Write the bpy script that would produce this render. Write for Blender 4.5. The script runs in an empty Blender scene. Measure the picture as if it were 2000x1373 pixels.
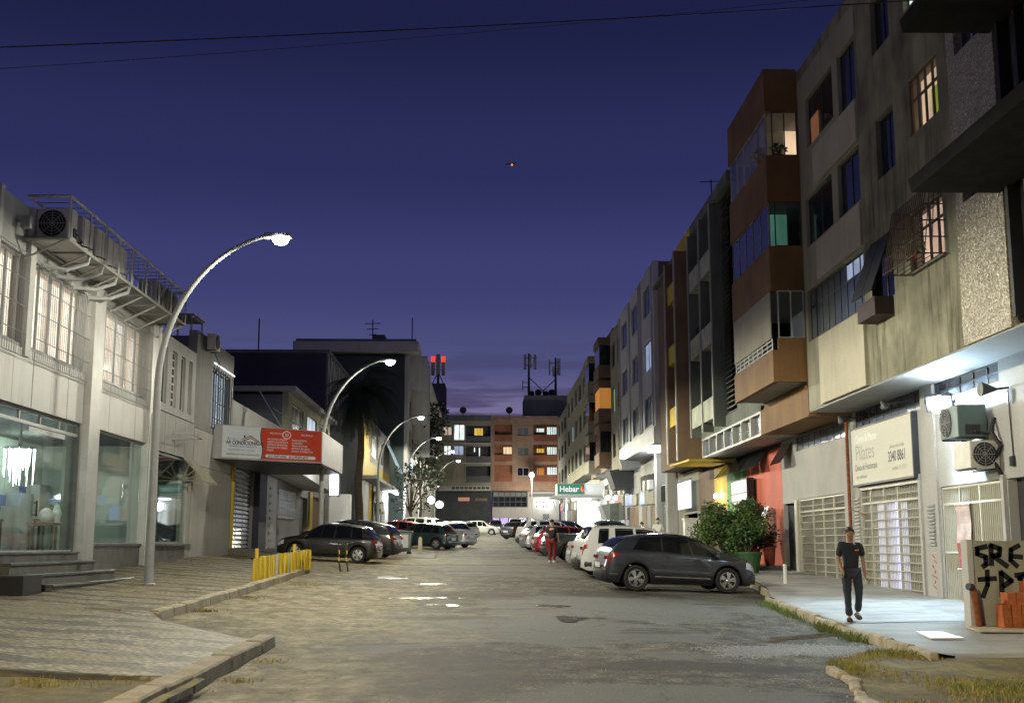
import bpy, math, random
import numpy as np
from mathutils import Vector, Matrix
random.seed(7)
R = math.radians
scene = bpy.context.scene
COL = scene.collection

# ------------------------------------------------------------------ camera, sky, exposure
cam_data = bpy.data.cameras.new('camera')
cam_data.sensor_width = 36.0
cam_data.lens = 42.19
cam_data.clip_start = 0.1
cam_data.clip_end = 6000.0
cam = bpy.data.objects.new('camera', cam_data)
cam.location = (0.0, 0.0, 1.55)
cam.rotation_euler = (R(90 + 9.2), 0.0, R(-1.34))
COL.objects.link(cam)
scene.camera = cam

scene.render.engine = 'CYCLES'
scene.cycles.use_denoising = True
scene.cycles.max_bounces = 6
scene.cycles.diffuse_bounces = 3
scene.cycles.glossy_bounces = 3
scene.cycles.transparent_max_bounces = 12
scene.cycles.sample_clamp_indirect = 4.0
scene.cycles.caustics_reflective = False
scene.cycles.caustics_refractive = False
scene.view_settings.view_transform = 'Standard'
scene.view_settings.look = 'None'
scene.view_settings.exposure = 0.0
scene.view_settings.gamma = 1.0

world = bpy.data.worlds.new('World')
scene.world = world
world.use_nodes = True
wn, wl = world.node_tree.nodes, world.node_tree.links
wn.clear()
w_out = wn.new('ShaderNodeOutputWorld')
w_bg = wn.new('ShaderNodeBackground')
w_tc = wn.new('ShaderNodeTexCoord')
w_sep = wn.new('ShaderNodeSeparateXYZ')
wl.new(w_tc.outputs['Generated'], w_sep.inputs[0])
w_ramp = wn.new('ShaderNodeValToRGB')          # dusk sky: violet at the horizon, navy above
w_ramp.color_ramp.interpolation = 'EASE'
els = w_ramp.color_ramp.elements
els[0].position, els[0].color = 0.0, (0.20, 0.165, 0.30, 1)
els[1].position, els[1].color = 1.0, (0.004, 0.004, 0.022, 1)
for pos, c in ((0.105, (0.165, 0.142, 0.275)), (0.15, (0.068, 0.073, 0.185)), (0.22, (0.041, 0.045, 0.146)),
               (0.31, (0.0225, 0.0255, 0.093)), (0.42, (0.0112, 0.0135, 0.054))):
    e = els.new(pos); e.color = (*c, 1)
wl.new(w_sep.outputs['Z'], w_ramp.inputs['Fac'])
w_map = wn.new('ShaderNodeMapping'); w_map.inputs['Scale'].default_value = (2.6, 2.6, 30.0)
w_map.inputs['Location'].default_value = (0.55, 0.2, 0.35)
wl.new(w_tc.outputs['Generated'], w_map.inputs[0])
w_noise = wn.new('ShaderNodeTexNoise'); w_noise.inputs['Scale'].default_value = 2.6
w_noise.inputs['Detail'].default_value = 6.0
wl.new(w_map.outputs[0], w_noise.inputs['Vector'])
w_cr = wn.new('ShaderNodeValToRGB')
w_cr.color_ramp.elements[0].position = 0.50; w_cr.color_ramp.elements[1].position = 0.58
wl.new(w_noise.outputs['Fac'], w_cr.inputs['Fac'])
w_band = wn.new('ShaderNodeValToRGB')           # thin cloud banks low over the horizon only
be = w_band.color_ramp.elements
be[0].position, be[0].color = 0.09, (1, 1, 1, 1)
be[1].position, be[1].color = 0.175, (0, 0, 0, 1)
wl.new(w_sep.outputs['Z'], w_band.inputs['Fac'])
w_mul = wn.new('ShaderNodeMath'); w_mul.operation = 'MULTIPLY'
wl.new(w_cr.outputs['Color'], w_mul.inputs[0]); wl.new(w_band.outputs['Color'], w_mul.inputs[1])
w_mix = wn.new('ShaderNodeMix'); w_mix.data_type = 'RGBA'
w_mix.inputs[7].default_value = (0.045, 0.034, 0.088, 1)
wl.new(w_mul.outputs[0], w_mix.inputs[0]); wl.new(w_ramp.outputs['Color'], w_mix.inputs[6])
wl.new(w_mix.outputs[2], w_bg.inputs['Color'])
w_bg.inputs['Strength'].default_value = 1.1
wl.new(w_bg.outputs[0], w_out.inputs['Surface'])

# ------------------------------------------------------------------ mesh helpers
WL = {}          # world position that a thing's parts are measured from


def tag(o, label=None, cat=None, group=None, kind=None):
    if label: o['label'] = label
    if cat: o['category'] = cat
    if group: o['group'] = group
    if kind: o['kind'] = kind
    return o


def thing(name, label, cat, loc=(0, 0, 0), group=None, rotz=0.0, rot=None):
    o = bpy.data.objects.new(name, None)
    COL.objects.link(o)
    o.location = loc
    o.rotation_euler = rot if rot else (0, 0, rotz)
    o.empty_display_size = 0.2
    tag(o, label, cat, group)
    WL[o.name] = Vector(loc)
    return o


# parts that are drawn together but stand apart: every piece becomes an object of its own
SPLIT_NAMES = {'pilaster', 'tray', 'fin', 'pier', 'red_band', 'display_shelf', 'display_light', 'trim', 'stair_side', 'stoop', 'duct', 'roof_rod',
               'plinth_cap', 'stay_rod', 'building_core', 'roof_top', 'interior_wall', 'mullion', 'foot', 'post', 'rod', 'plinth', 'lit_room',
               'spandrel', 'tilted_sash', 'chandelier_drop', 'printed_band', 'roof_house'}


class MB:
    def __init__(self):
        self.v = []; self.f = []; self.mi = []; self.cur = 0

    def add(self, vs, fs):
        n = len(self.v)
        self.v.extend(tuple(p) for p in vs)
        self.f.extend(tuple(i + n for i in f) for f in fs)
        self.mi.extend([self.cur] * len(fs))
        return self

    def box(self, x0, x1, y0, y1, z0, z1):
        if x0 > x1: x0, x1 = x1, x0
        if y0 > y1: y0, y1 = y1, y0
        if z0 > z1: z0, z1 = z1, z0
        vs = [(x0, y0, z0), (x1, y0, z0), (x1, y1, z0), (x0, y1, z0), (x0, y0, z1), (x1, y0, z1), (x1, y1, z1), (x0, y1, z1)]
        return self.add(vs, [(0, 3, 2, 1), (4, 5, 6, 7), (0, 1, 5, 4), (1, 2, 6, 5), (2, 3, 7, 6), (3, 0, 4, 7)])

    def hexa(self, b, t):
        """solid from 4 bottom and 4 top points"""
        return self.add(list(b) + list(t), [(0, 3, 2, 1), (4, 5, 6, 7), (0, 1, 5, 4), (1, 2, 6, 5), (2, 3, 7, 6), (3, 0, 4, 7)])

    def prism(self, poly, z0, z1):
        n = len(poly)
        vs = [(p[0], p[1], z0) for p in poly] + [(p[0], p[1], z1) for p in poly]
        fs = [tuple(range(n - 1, -1, -1)), tuple(range(n, 2 * n))]
        fs += [(i, (i + 1) % n, (i + 1) % n + n, i + n) for i in range(n)]
        return self.add(vs, fs)

    def quad(self, a, b, c, d):
        return self.add([a, b, c, d], [(0, 1, 2, 3)])

    def tube(self, pts, r, n=8, cap=True):
        pts = [Vector(p) for p in pts]
        rs = r if isinstance(r, (list, tuple)) else [r] * len(pts)
        base = len(self.v); prev = None
        for i, p in enumerate(pts):
            d = (pts[min(i + 1, len(pts) - 1)] - pts[max(i - 1, 0)])
            d = d.normalized() if d.length > 1e-9 else Vector((0, 0, 1))
            if prev is None:
                up = Vector((0, 0, 1)) if abs(d.z) < 0.9 else Vector((1, 0, 0))
                a = d.cross(up).normalized()
            else:
                a = (prev - d * prev.dot(d)).normalized()
            prev = a
            b = d.cross(a)
            for k in range(n):
                t = 2 * math.pi * k / n
                self.v.append(tuple(p + (a * math.cos(t) + b * math.sin(t)) * rs[i]))
        for i in range(len(pts) - 1):
            for k in range(n):
                q = base + i * n
                self.f.append((q + k, q + (k + 1) % n, q + n + (k + 1) % n, q + n + k)); self.mi.append(self.cur)
        if cap:
            self.f.append(tuple(base + k for k in range(n - 1, -1, -1))); self.mi.append(self.cur)
            q = base + (len(pts) - 1) * n
            self.f.append(tuple(q + k for k in range(n))); self.mi.append(self.cur)
        return self

    def bar(self, a, b, w, h=None):
        """square bar between two points"""
        return self.tube([a, b], w * 0.7071, 4)

    def lathe(self, prof, n=24, axis='z', c=(0, 0, 0), caps=True):
        base = len(self.v)
        for (r, h) in prof:
            for k in range(n):
                t = 2 * math.pi * k / n
                a, b = r * math.cos(t), r * math.sin(t)
                p = (a, b, h) if axis == 'z' else ((a, h, b) if axis == 'y' else (h, a, b))
                self.v.append((p[0] + c[0], p[1] + c[1], p[2] + c[2]))
        for i in range(len(prof) - 1):
            for k in range(n):
                q = base + i * n
                self.f.append((q + k, q + (k + 1) % n, q + n + (k + 1) % n, q + n + k)); self.mi.append(self.cur)
        if not caps: return self
        self.f.append(tuple(base + k for k in range(n - 1, -1, -1))); self.mi.append(self.cur)
        q = base + (len(prof) - 1) * n
        self.f.append(tuple(q + k for k in range(n))); self.mi.append(self.cur)
        return self

    def sphere(self, c, r, nu=12, nv=8, sc=(1, 1, 1)):
        base = len(self.v)
        for j in range(nv + 1):
            ph = math.pi * j / nv
            for k in range(nu):
                t = 2 * math.pi * k / nu
                self.v.append((c[0] + r * sc[0] * math.sin(ph) * math.cos(t), c[1] + r * sc[1] * math.sin(ph) * math.sin(t), c[2] + r * sc[2] * math.cos(ph)))
        for j in range(nv):
            for k in range(nu):
                q = base + j * nu
                self.f.append((q + k, q + nu + k, q + nu + (k + 1) % nu, q + (k + 1) % nu)); self.mi.append(self.cur)
        return self

    def mesh(self, name, off=(0, 0, 0), smooth=False, autosmooth=None):
        me = bpy.data.meshes.new(name)
        vs = self.v if not any(off) else [(x - off[0], y - off[1], z - off[2]) for x, y, z in self.v]
        me.from_pydata(vs, [], self.f)
        me.update()
        if smooth:
            me.polygons.foreach_set('use_smooth', [True] * len(me.polygons))
            if autosmooth:
                me.set_sharp_from_angle(angle=R(autosmooth))
        return me

    def islands(self):
        par = list(range(len(self.v)))

        def find(a):
            while par[a] != a: par[a] = par[par[a]]; a = par[a]
            return a
        for f in self.f:
            r0 = find(f[0])
            for i in f[1:]: par[find(i)] = r0
        out = {}
        for f, m in zip(self.f, self.mi):
            out.setdefault(find(f[0]), []).append((f, m))
        res = []
        for fs in out.values():
            mb = MB(); ix = {}
            for f, m in fs:
                for i in f:
                    if i not in ix: ix[i] = len(mb.v); mb.v.append(self.v[i])
                mb.f.append(tuple(ix[i] for i in f)); mb.mi.append(m)
            res.append(mb)
        return res

    def build(self, name, mat, parent=None, **kw):
        if name in SPLIT_NAMES and parent is not None:
            obs = [mb.build_one(name, mat, parent, **kw) for mb in self.islands()]
            return obs[0]
        return self.build_one(name, mat, parent, **kw)

    def build_one(self, name, mat, parent=None, label=None, cat=None, group=None, kind=None, smooth=False, auto=40, local=False, bevel=0.0, origin=None):
        off = (0, 0, 0)
        if parent is not None and not local:
            off = tuple(WL[parent.name])
        elif parent is None and origin is not None:
            off = origin
        me = self.mesh(name, off, smooth, auto)
        mats = mat if isinstance(mat, (list, tuple)) else [mat]
        for m in mats: me.materials.append(m)
        if len(mats) > 1: me.polygons.foreach_set('material_index', self.mi)
        o = bpy.data.objects.new(name, me)
        COL.objects.link(o)
        if parent is not None:
            o.parent = parent
            WL[o.name] = WL[parent.name].copy()
        else:
            if origin is not None: o.location = origin
            WL[o.name] = Vector(origin if origin is not None else (0, 0, 0))
        tag(o, label, cat, group, kind)
        if bevel:
            b = o.modifiers.new('bevel', 'BEVEL'); b.width = bevel; b.segments = 1; b.limit_method = 'ANGLE'
        return o


def link_mesh(name, me, parent, mat=None, loc=(0, 0, 0), rot=(0, 0, 0), label=None):
    o = bpy.data.objects.new(name, me)
    COL.objects.link(o)
    o.parent = parent
    o.location = loc; o.rotation_euler = rot
    if mat is not None:
        if not me.materials: me.materials.append(mat)
        else:
            o.material_slots[0].link = 'OBJECT'; o.material_slots[0].material = mat
    if label: o['label'] = label
    WL[o.name] = WL.get(parent.name, Vector()).copy()
    return o


def copy_tree(o, parent=None, loc=None, rotz=None):
    c = o.copy(); COL.objects.link(c); c.parent = parent
    if loc is not None: c.location = loc
    if rotz is not None: c.rotation_euler[2] = rotz
    WL[c.name] = Vector(c.location) if parent is None else WL[parent.name].copy()
    for ch in o.children: copy_tree(ch, c)
    return c


class FC:
    """a facade plane: u runs along it, z up, d goes into the building"""
    def __init__(self, side, pos): self.s, self.p = side, pos

    def pt(self, u, z, d=0.0):
        if self.s == 'R': return (self.p + d, u, z)
        if self.s == 'L': return (self.p - d, u, z)
        return (u, self.p + d, z)

    def box(self, mb, u0, u1, z0, z1, d0, d1):
        a, b = self.pt(u0, z0, d0), self.pt(u1, z1, d1)
        return mb.box(a[0], b[0], a[1], b[1], a[2], b[2])

    def wall(self, mb, u0, u1, z0, z1, holes=(), t=0.3, d0=0.0):
        us = sorted({u0, u1, *[h[0] for h in holes], *[h[1] for h in holes]})
        zs = sorted({z0, z1, *[h[2] for h in holes], *[h[3] for h in holes]})
        us = [u for u in us if u0 - 1e-6 <= u <= u1 + 1e-6]; zs = [z for z in zs if z0 - 1e-6 <= z <= z1 + 1e-6]
        for j in range(len(zs) - 1):
            zc = (zs[j] + zs[j + 1]) / 2; run = None
            for i in range(len(us)):
                solid = False
                if i < len(us) - 1:
                    uc = (us[i] + us[i + 1]) / 2
                    solid = not any(h[0] < uc < h[1] and h[2] < zc < h[3] for h in holes)
                if solid and run is None: run = us[i]
                if not solid and run is not None:
                    self.box(mb, run, us[i], zs[j], zs[j + 1], d0, d0 + t); run = None
        return mb


def ground_z(x, y):
    s = float(np.interp(y, GY, GZ))
    if x < -2.5: s += (min(-x, 14.0) - 2.5) * 0.055
    elif x > 2.5: s -= (min(x, 7.0) - 2.5) * 0.035
    return s


_ky = [-40, 0, 15, 22, 34, 50, 170, 400]; _kz = [0, 0, 0.03, 0.13, 0.40, 0.88, 3.80, 9.0]
GY = np.arange(-40, 400, 1.0)
GZ = np.convolve(np.pad(np.interp(GY, _ky, _kz), 6, mode='edge'), np.ones(13) / 13, mode='valid')

# ------------------------------------------------------------------ materials
def new_mat(name):
    m = bpy.data.materials.new(name); m.use_nodes = True
    nt = m.node_tree
    return m, nt, nt.nodes['Principled BSDF']


def pos_noise(nt, scale, detail=4.0, stretch=(1, 1, 1), rough=0.55):
    g = nt.nodes.new('ShaderNodeNewGeometry')
    mp = nt.nodes.new('ShaderNodeMapping'); mp.inputs['Scale'].default_value = stretch
    nt.links.new(g.outputs['Position'], mp.inputs[0])
    n = nt.nodes.new('ShaderNodeTexNoise')
    n.inputs['Scale'].default_value = scale; n.inputs['Detail'].default_value = detail; n.inputs['Roughness'].default_value = rough
    nt.links.new(mp.outputs[0], n.inputs['Vector'])
    return n


def ramp(nt, src, stops):
    r = nt.nodes.new('ShaderNodeValToRGB')
    e = r.color_ramp.elements
    e[0].position, e[0].color = stops[0][0], (*stops[0][1], 1)
    e[1].position, e[1].color = stops[-1][0], (*stops[-1][1], 1)
    for p, c in stops[1:-1]:
        k = e.new(p); k.color = (*c, 1)
    nt.links.new(src, r.inputs['Fac'])
    return r


def mix_col(nt, fac, a, b, mode='MIX'):
    m = nt.nodes.new('ShaderNodeMix'); m.data_type = 'RGBA'; m.blend_type = mode
    for sock, v in ((m.inputs[0], fac), (m.inputs[6], a), (m.inputs[7], b)):
        if hasattr(v, 'is_linked') or hasattr(v, 'links'): nt.links.new(v, sock)
        elif isinstance(v, (int, float)): sock.default_value = v
        else: sock.default_value = (*v, 1)
    return m.outputs[2]


def wall_mat(name, col, rough=0.8, var=0.18, scale=1.2, streak=0.0, streak_col=(0.05, 0.045, 0.035), bump=0.0, bscale=60, spec=0.3, metal=0.0, dirt=None):
    m, nt, b = new_mat(name)
    n = pos_noise(nt, scale, 6)
    lo = tuple(c * (1 - var) for c in col); hi = tuple(min(1, c * (1 + var)) for c in col)
    c = ramp(nt, n.outputs['Fac'], [(0.3, lo), (0.7, hi)]).outputs['Color']
    fine = pos_noise(nt, 38, 3)
    c = mix_col(nt, 0.16, c, ramp(nt, fine.outputs['Fac'], [(0.3, (0.25,) * 3), (0.7, (0.8,) * 3)]).outputs['Color'], 'OVERLAY')
    if streak:
        s = pos_noise(nt, 1.0, 8, (3.4, 3.4, 0.30), 0.72)
        bl = pos_noise(nt, 0.45, 6, (1, 1, 0.8), 0.6)
        f = ramp(nt, s.outputs['Fac'], [(0.48, (0, 0, 0)), (0.66, (streak,) * 3)]).outputs['Color']
        g = ramp(nt, bl.outputs['Fac'], [(0.38, (0.12,) * 3), (0.62, (1, 1, 1))]).outputs['Color']
        c = mix_col(nt, mix_col(nt, 1.0, f, g, 'MULTIPLY'), c, streak_col)
    nt.links.new(c, b.inputs['Base Color'])
    b.inputs['Roughness'].default_value = rough
    b.inputs['Specular IOR Level'].default_value = spec
    b.inputs['Metallic'].default_value = metal
    if bump:
        bn = pos_noise(nt, bscale, 3)
        bp = nt.nodes.new('ShaderNodeBump'); bp.inputs['Strength'].default_value = bump; bp.inputs['Distance'].default_value = 0.02
        nt.links.new(bn.outputs['Fac'], bp.inputs['Height']); nt.links.new(bp.outputs[0], b.inputs['Normal'])
    return m


def plain(name, col, rough=0.5, metal=0.0, spec=0.5, var=0.1, coat=0.0):
    m, nt, b = new_mat(name)
    n = pos_noise(nt, 7, 4)
    nt.links.new(ramp(nt, n.outputs['Fac'], [(0.3, tuple(c * (1 - var) for c in col)), (0.7, tuple(min(1, c * (1 + var)) for c in col))]).outputs['Color'], b.inputs['Base Color'])
    rn = ramp(nt, n.outputs['Fac'], [(0.3, (max(0, rough - 0.06),) * 3), (0.7, (min(1, rough + 0.08),) * 3)])
    nt.links.new(rn.outputs['Color'], b.inputs['Roughness'])
    b.inputs['Metallic'].default_value = metal; b.inputs['Specular IOR Level'].default_value = spec
    b.inputs['Coat Weight'].default_value = coat; b.inputs['Coat Roughness'].default_value = 0.05
    return m


def emit(name, col, strength, tex=None):
    m, nt, b = new_mat(name)
    b.inputs['Base Color'].default_value = (*[min(1, c * 0.8) for c in col], 1)
    b.inputs['Roughness'].default_value = 0.6
    b.inputs['Emission Strength'].default_value = strength
    b.inputs['Emission Color'].default_value = (*col, 1)
    if tex:
        n = pos_noise(nt, tex, 4, (1, 1, 0.35))
        nt.links.new(ramp(nt, n.outputs['Fac'], [(0.3, tuple(c * 0.45 for c in col)), (0.65, col)]).outputs['Color'], b.inputs['Emission Color'])
    return m


def glass(name, tint=(0.8, 0.9, 0.88), refl=0.12, rough=0.03):
    m, nt, b = new_mat(name)
    nt.nodes.remove(b)
    out = nt.nodes['Material Output']
    t = nt.nodes.new('ShaderNodeBsdfTransparent'); t.inputs[0].default_value = (*tint, 1)
    g = nt.nodes.new('ShaderNodeBsdfGlossy'); g.inputs['Roughness'].default_value = rough
    lw = nt.nodes.new('ShaderNodeLayerWeight'); lw.inputs[0].default_value = 0.5
    pw = nt.nodes.new('ShaderNodeMath'); pw.operation = 'POWER'; pw.inputs[1].default_value = 5.0
    nt.links.new(lw.outputs['Facing'], pw.inputs[0])
    ma = nt.nodes.new('ShaderNodeMath'); ma.operation = 'MULTIPLY_ADD'
    ma.inputs[1].default_value = 0.9; ma.inputs[2].default_value = refl
    nt.links.new(pw.outputs[0], ma.inputs[0])
    mx = nt.nodes.new('ShaderNodeMixShader')
    nt.links.new(ma.outputs[0], mx.inputs[0]); nt.links.new(t.outputs[0], mx.inputs[1]); nt.links.new(g.outputs[0], mx.inputs[2])
    nt.links.new(mx.outputs[0], out.inputs['Surface'])
    return m


K = {}
K['white_panel'] = wall_mat('white_panel', (0.50, 0.50, 0.475), 0.55, 0.10, 0.5, 0.45, (0.25, 0.23, 0.19))
K['white_frame'] = wall_mat('white_frame', (0.44, 0.44, 0.42), 0.5, 0.12, 2.0, 0.5, (0.2, 0.18, 0.14))
K['pale_plaster'] = wall_mat('pale_plaster', (0.42, 0.415, 0.39), 0.85, 0.1, 0.7, 0.3, bump=0.15)
K['grey_plaster'] = wall_mat('grey_plaster', (0.25, 0.25, 0.24), 0.85, 0.14, 0.6, 0.4, bump=0.2)
K['grey_panel'] = wall_mat('grey_panel', (0.33, 0.33, 0.315), 0.7, 0.12, 0.9, 0.35)
K['dark_plaster'] = wall_mat('dark_plaster', (0.13, 0.14, 0.15), 0.85, 0.2, 0.5, 0.3)
K['navy_wall'] = wall_mat('navy_wall', (0.05, 0.05, 0.075), 0.8, 0.15, 0.5)
K['concrete'] = wall_mat('concrete', (0.235, 0.222, 0.155), 0.9, 0.45, 0.9, 1.0, (0.045, 0.036, 0.024), 0.35, 25)
K['beige_stipple'] = wall_mat('beige_stipple', (0.46, 0.42, 0.32), 0.8, 0.12, 0.9, 0.3, (0.2, 0.17, 0.12), 0.8, 28)
K['soffit'] = wall_mat('soffit', (0.30, 0.30, 0.29), 0.85, 0.08, 0.6, 0.1)
K['white_wall'] = wall_mat('white_wall', (0.39, 0.38, 0.355), 0.85, 0.10, 0.7, 0.45, (0.3, 0.28, 0.24), 0.15)
K['orange_tile'] = wall_mat('orange_tile', (0.185, 0.100, 0.036), 0.75, 0.22, 0.9, 0.75, (0.12, 0.045, 0.015), 0.1)
K['brown_panel'] = wall_mat('brown_panel', (0.20, 0.135, 0.085), 0.8, 0.2, 0.7, 0.3)
K['green_grey'] = wall_mat('green_grey', (0.15, 0.17, 0.14), 0.85, 0.2, 0.8, 0.4)
K['moss_panel'] = wall_mat('moss_panel', (0.40, 0.42, 0.33), 0.85, 0.25, 1.2, 0.5)
K['yellow_paint'] = wall_mat('yellow_paint', (0.60, 0.43, 0.04), 0.7, 0.1, 1.0, 0.2)
K['green_paint'] = wall_mat('green_paint', (0.13, 0.36, 0.10), 0.7, 0.1, 1.0, 0.2)
K['red_paint'] = wall_mat('red_paint', (0.50, 0.12, 0.075), 0.7, 0.1, 1.0, 0.2)
K['red_brick_wall'] = wall_mat('red_brick_wall', (0.24, 0.10, 0.06), 0.85, 0.2, 0.8, 0.3)
K['pink_wall'] = wall_mat('pink_wall', (0.30, 0.205, 0.15), 0.85, 0.15, 0.8, 0.3)
K['beige_wall'] = wall_mat('beige_wall', (0.30, 0.285, 0.21), 0.85, 0.15, 0.6, 0.4, bump=0.15)
K['granite'] = wall_mat('granite', (0.10, 0.105, 0.095), 0.35, 0.5, 2.2, 0.3, (0.02, 0.02, 0.02), spec=0.5)
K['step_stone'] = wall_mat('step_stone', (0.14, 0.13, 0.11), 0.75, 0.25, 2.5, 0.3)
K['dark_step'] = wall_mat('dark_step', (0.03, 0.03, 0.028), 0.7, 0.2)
K['steel'] = plain('steel', (0.36, 0.37, 0.37), 0.5, 0.15, var=0.1)
K['white_paint'] = plain('white_paint', (0.72, 0.72, 0.70), 0.45)
K['grey_metal'] = plain('grey_metal', (0.30, 0.31, 0.31), 0.5, 0.3)
K['dark_metal'] = plain('dark_metal', (0.035, 0.036, 0.038), 0.5, 0.2)
K['black'] = plain('black', (0.008, 0.008, 0.009), 0.6)
K['gate_paint'] = plain('gate_paint', (0.46, 0.44, 0.36), 0.5)
K['gate_dark'] = plain('gate_dark', (0.10, 0.10, 0.095), 0.6)
K['shutter'] = plain('shutter', (0.52, 0.52, 0.50), 0.35, 0.7)
K['ac_case'] = plain('ac_case', (0.58, 0.56, 0.50), 0.55)
K['rust'] = wall_mat('rust', (0.22, 0.07, 0.03), 0.85, 0.4, 9)
K['brick'] = wall_mat('brick', (0.42, 0.13, 0.045), 0.9, 0.22, 9, bump=0.3)
K['board'] = wall_mat('board', (0.45, 0.40, 0.30), 0.85, 0.2, 4)
K['kerb'] = wall_mat('kerb', (0.36, 0.31, 0.22), 0.9, 0.28, 3.0, bump=0.5, bscale=18)
K['concrete_slab'] = wall_mat('concrete_slab', (0.36, 0.36, 0.34), 0.8, 0.2, 1.0, bump=0.25, bscale=30)
K['rubber'] = plain('rubber', (0.012, 0.012, 0.013), 0.75)
K['rim'] = plain('rim', (0.55, 0.55, 0.55), 0.3, 0.9)
K['rim_gold'] = plain('rim_gold', (0.45, 0.33, 0.12), 0.35, 0.9)
K['car_glass'] = plain('car_glass', (0.006, 0.007, 0.008), 0.06, 0, 0.6)
K['car_trim'] = plain('car_trim', (0.012, 0.012, 0.013), 0.5)
K['tail_red'] = plain('tail_red', (0.24, 0.008, 0.006), 0.12, 0, 0.6)
K['headlight'] = plain('headlight', (0.65, 0.68, 0.70), 0.08, 0.3, 0.7)
K['plate'] = plain('plate', (0.6, 0.6, 0.58), 0.4)
K['pane_dark'] = plain('pane_dark', (0.010, 0.012, 0.016), 0.07, 0, 0.6)
K['pane_grey'] = plain('pane_grey', (0.14, 0.16, 0.16), 0.15, 0, 0.6)
K['pane_blue'] = plain('pane_blue', (0.12, 0.15, 0.20), 0.15, 0, 0.6)
K['pane_dusk'] = plain('pane_dusk', (0.02, 0.022, 0.028), 0.05, 0, 0.9)
K['clear_glass'] = glass('clear_glass', (0.97, 0.975, 0.97), 0.005)
K['shop_glass'] = glass('shop_glass', (0.86, 0.93, 0.90), 0.05)
K['blind'] = wall_mat('blind', (0.42, 0.40, 0.33), 0.8, 0.12, 1.5, 0.2)
K['net_screen'] = wall_mat('net_screen', (0.34, 0.32, 0.26), 0.85, 0.12, 0.8, 0.25)
K['curtain_warm'] = emit('curtain_warm', (1.0, 0.90, 0.79), 1.15, 3)
K['curtain_dim'] = emit('curtain_dim', (0.90, 0.74, 0.60), 0.55, 4)
K['curtain_blue'] = emit('curtain_blue', (0.55, 0.72, 0.95), 0.5, 5)
K['room_warm'] = emit('room_warm', (1.0, 0.72, 0.47), 0.95, 2)
K['room_pink'] = emit('room_pink', (1.0, 0.70, 0.52), 0.85, 2)
K['room_green'] = emit('room_green', (0.18, 0.52, 0.38), 0.30, 2)
K['room_orange'] = emit('room_orange', (1.0, 0.42, 0.08), 0.42, 5)
K['room_white'] = emit('room_white', (0.86, 1.0, 0.93), 1.3, 4)
K['room_yellow'] = emit('room_yellow', (1.0, 0.66, 0.10), 0.8, 3)
K['room_blue'] = emit('room_blue', (0.55, 0.68, 0.95), 0.55, 4)
K['room_purple'] = emit('room_purple', (0.55, 0.42, 1.0), 1.2, 3)
K['curtain_green'] = emit('curtain_green', (0.42, 0.50, 0.05), 0.5)
K['tube_white'] = emit('tube_white', (0.85, 0.92, 1.0), 8.0)
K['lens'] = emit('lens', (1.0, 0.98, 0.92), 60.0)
K['lens_cool'] = emit('lens_cool', (0.88, 0.95, 1.0), 60.0)
K['light_box'] = emit('light_box', (0.86, 0.88, 1.0), 4.5)
K['red_lamp'] = emit('red_lamp', (1.0, 0.04, 0.02), 1.6)
K['skin'] = plain('skin', (0.30, 0.15, 0.09), 0.55)
K['skin_light'] = plain('skin_light', (0.45, 0.26, 0.18), 0.55)
K['hair'] = plain('hair', (0.010, 0.008, 0.007), 0.6)
K['navy_cloth'] = plain('navy_cloth', (0.012, 0.015, 0.022), 0.9, var=0.2)
K['denim'] = plain('denim', (0.020, 0.025, 0.036), 0.9, var=0.25)
K['black_cloth'] = plain('black_cloth', (0.012, 0.011, 0.012), 0.9)
K['red_cloth'] = plain('red_cloth', (0.15, 0.014, 0.02), 0.9, var=0.2)
K['shoe'] = plain('shoe', (0.025, 0.022, 0.022), 0.6)
K['shoe_white'] = plain('shoe_white', (0.6, 0.6, 0.6), 0.6)
K['cloth_white'] = plain('cloth_white', (0.6, 0.62, 0.62), 0.9)
K['cloth_grey'] = plain('cloth_grey', (0.25, 0.27, 0.28), 0.9)
K['leaf'] = plain('leaf', (0.048, 0.10, 0.032), 0.45, var=0.4)
K['leaf_light'] = plain('leaf_light', (0.10, 0.165, 0.035), 0.5, var=0.4)
K['leaf_red'] = plain('leaf_red', (0.10, 0.035, 0.022), 0.5, var=0.4)
K['palm_leaf'] = plain('palm_leaf', (0.020, 0.030, 0.014), 0.6, var=0.4)
K['bark'] = wall_mat('bark', (0.07, 0.05, 0.035), 0.95, 0.3, 8, bump=0.5)
K['dry_grass'] = plain('dry_grass', (0.30, 0.25, 0.07), 0.9, var=0.5)
K['green_grass'] = plain('green_grass', (0.12, 0.16, 0.035), 0.9, var=0.5)
K['pot_green'] = plain('pot_green', (0.03, 0.10, 0.035), 0.6)
K['pot_red'] = plain('pot_red', (0.30, 0.06, 0.035), 0.7)
K['sign_white'] = plain('sign_white', (0.60, 0.64, 0.68), 0.4, var=0.05)
K['sign_red'] = wall_mat('sign_red', (0.48, 0.055, 0.03), 0.45, 0.15, 0.5)
K['sign_green'] = plain('sign_green', (0.02, 0.13, 0.10), 0.5)
K['sign_navy'] = plain('sign_navy', (0.015, 0.02, 0.06), 0.5)
K['sign_blue'] = plain('sign_blue', (0.05, 0.13, 0.42), 0.5)
K['ink_grey'] = plain('ink_grey', (0.16, 0.16, 0.16), 0.6)
K['ink_pale'] = plain('ink_pale', (0.30, 0.29, 0.27), 0.6)
K['ink_dark'] = plain('ink_dark', (0.05, 0.05, 0.06), 0.6)
K['graffiti'] = wall_mat('graffiti', (0.012, 0.012, 0.013), 0.8, 0.3, 12)
K['pilates_board'] = wall_mat('pilates_board', (0.52, 0.50, 0.42), 0.6, 0.06, 0.6, 0.12, (0.4, 0.36, 0.26))
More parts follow.
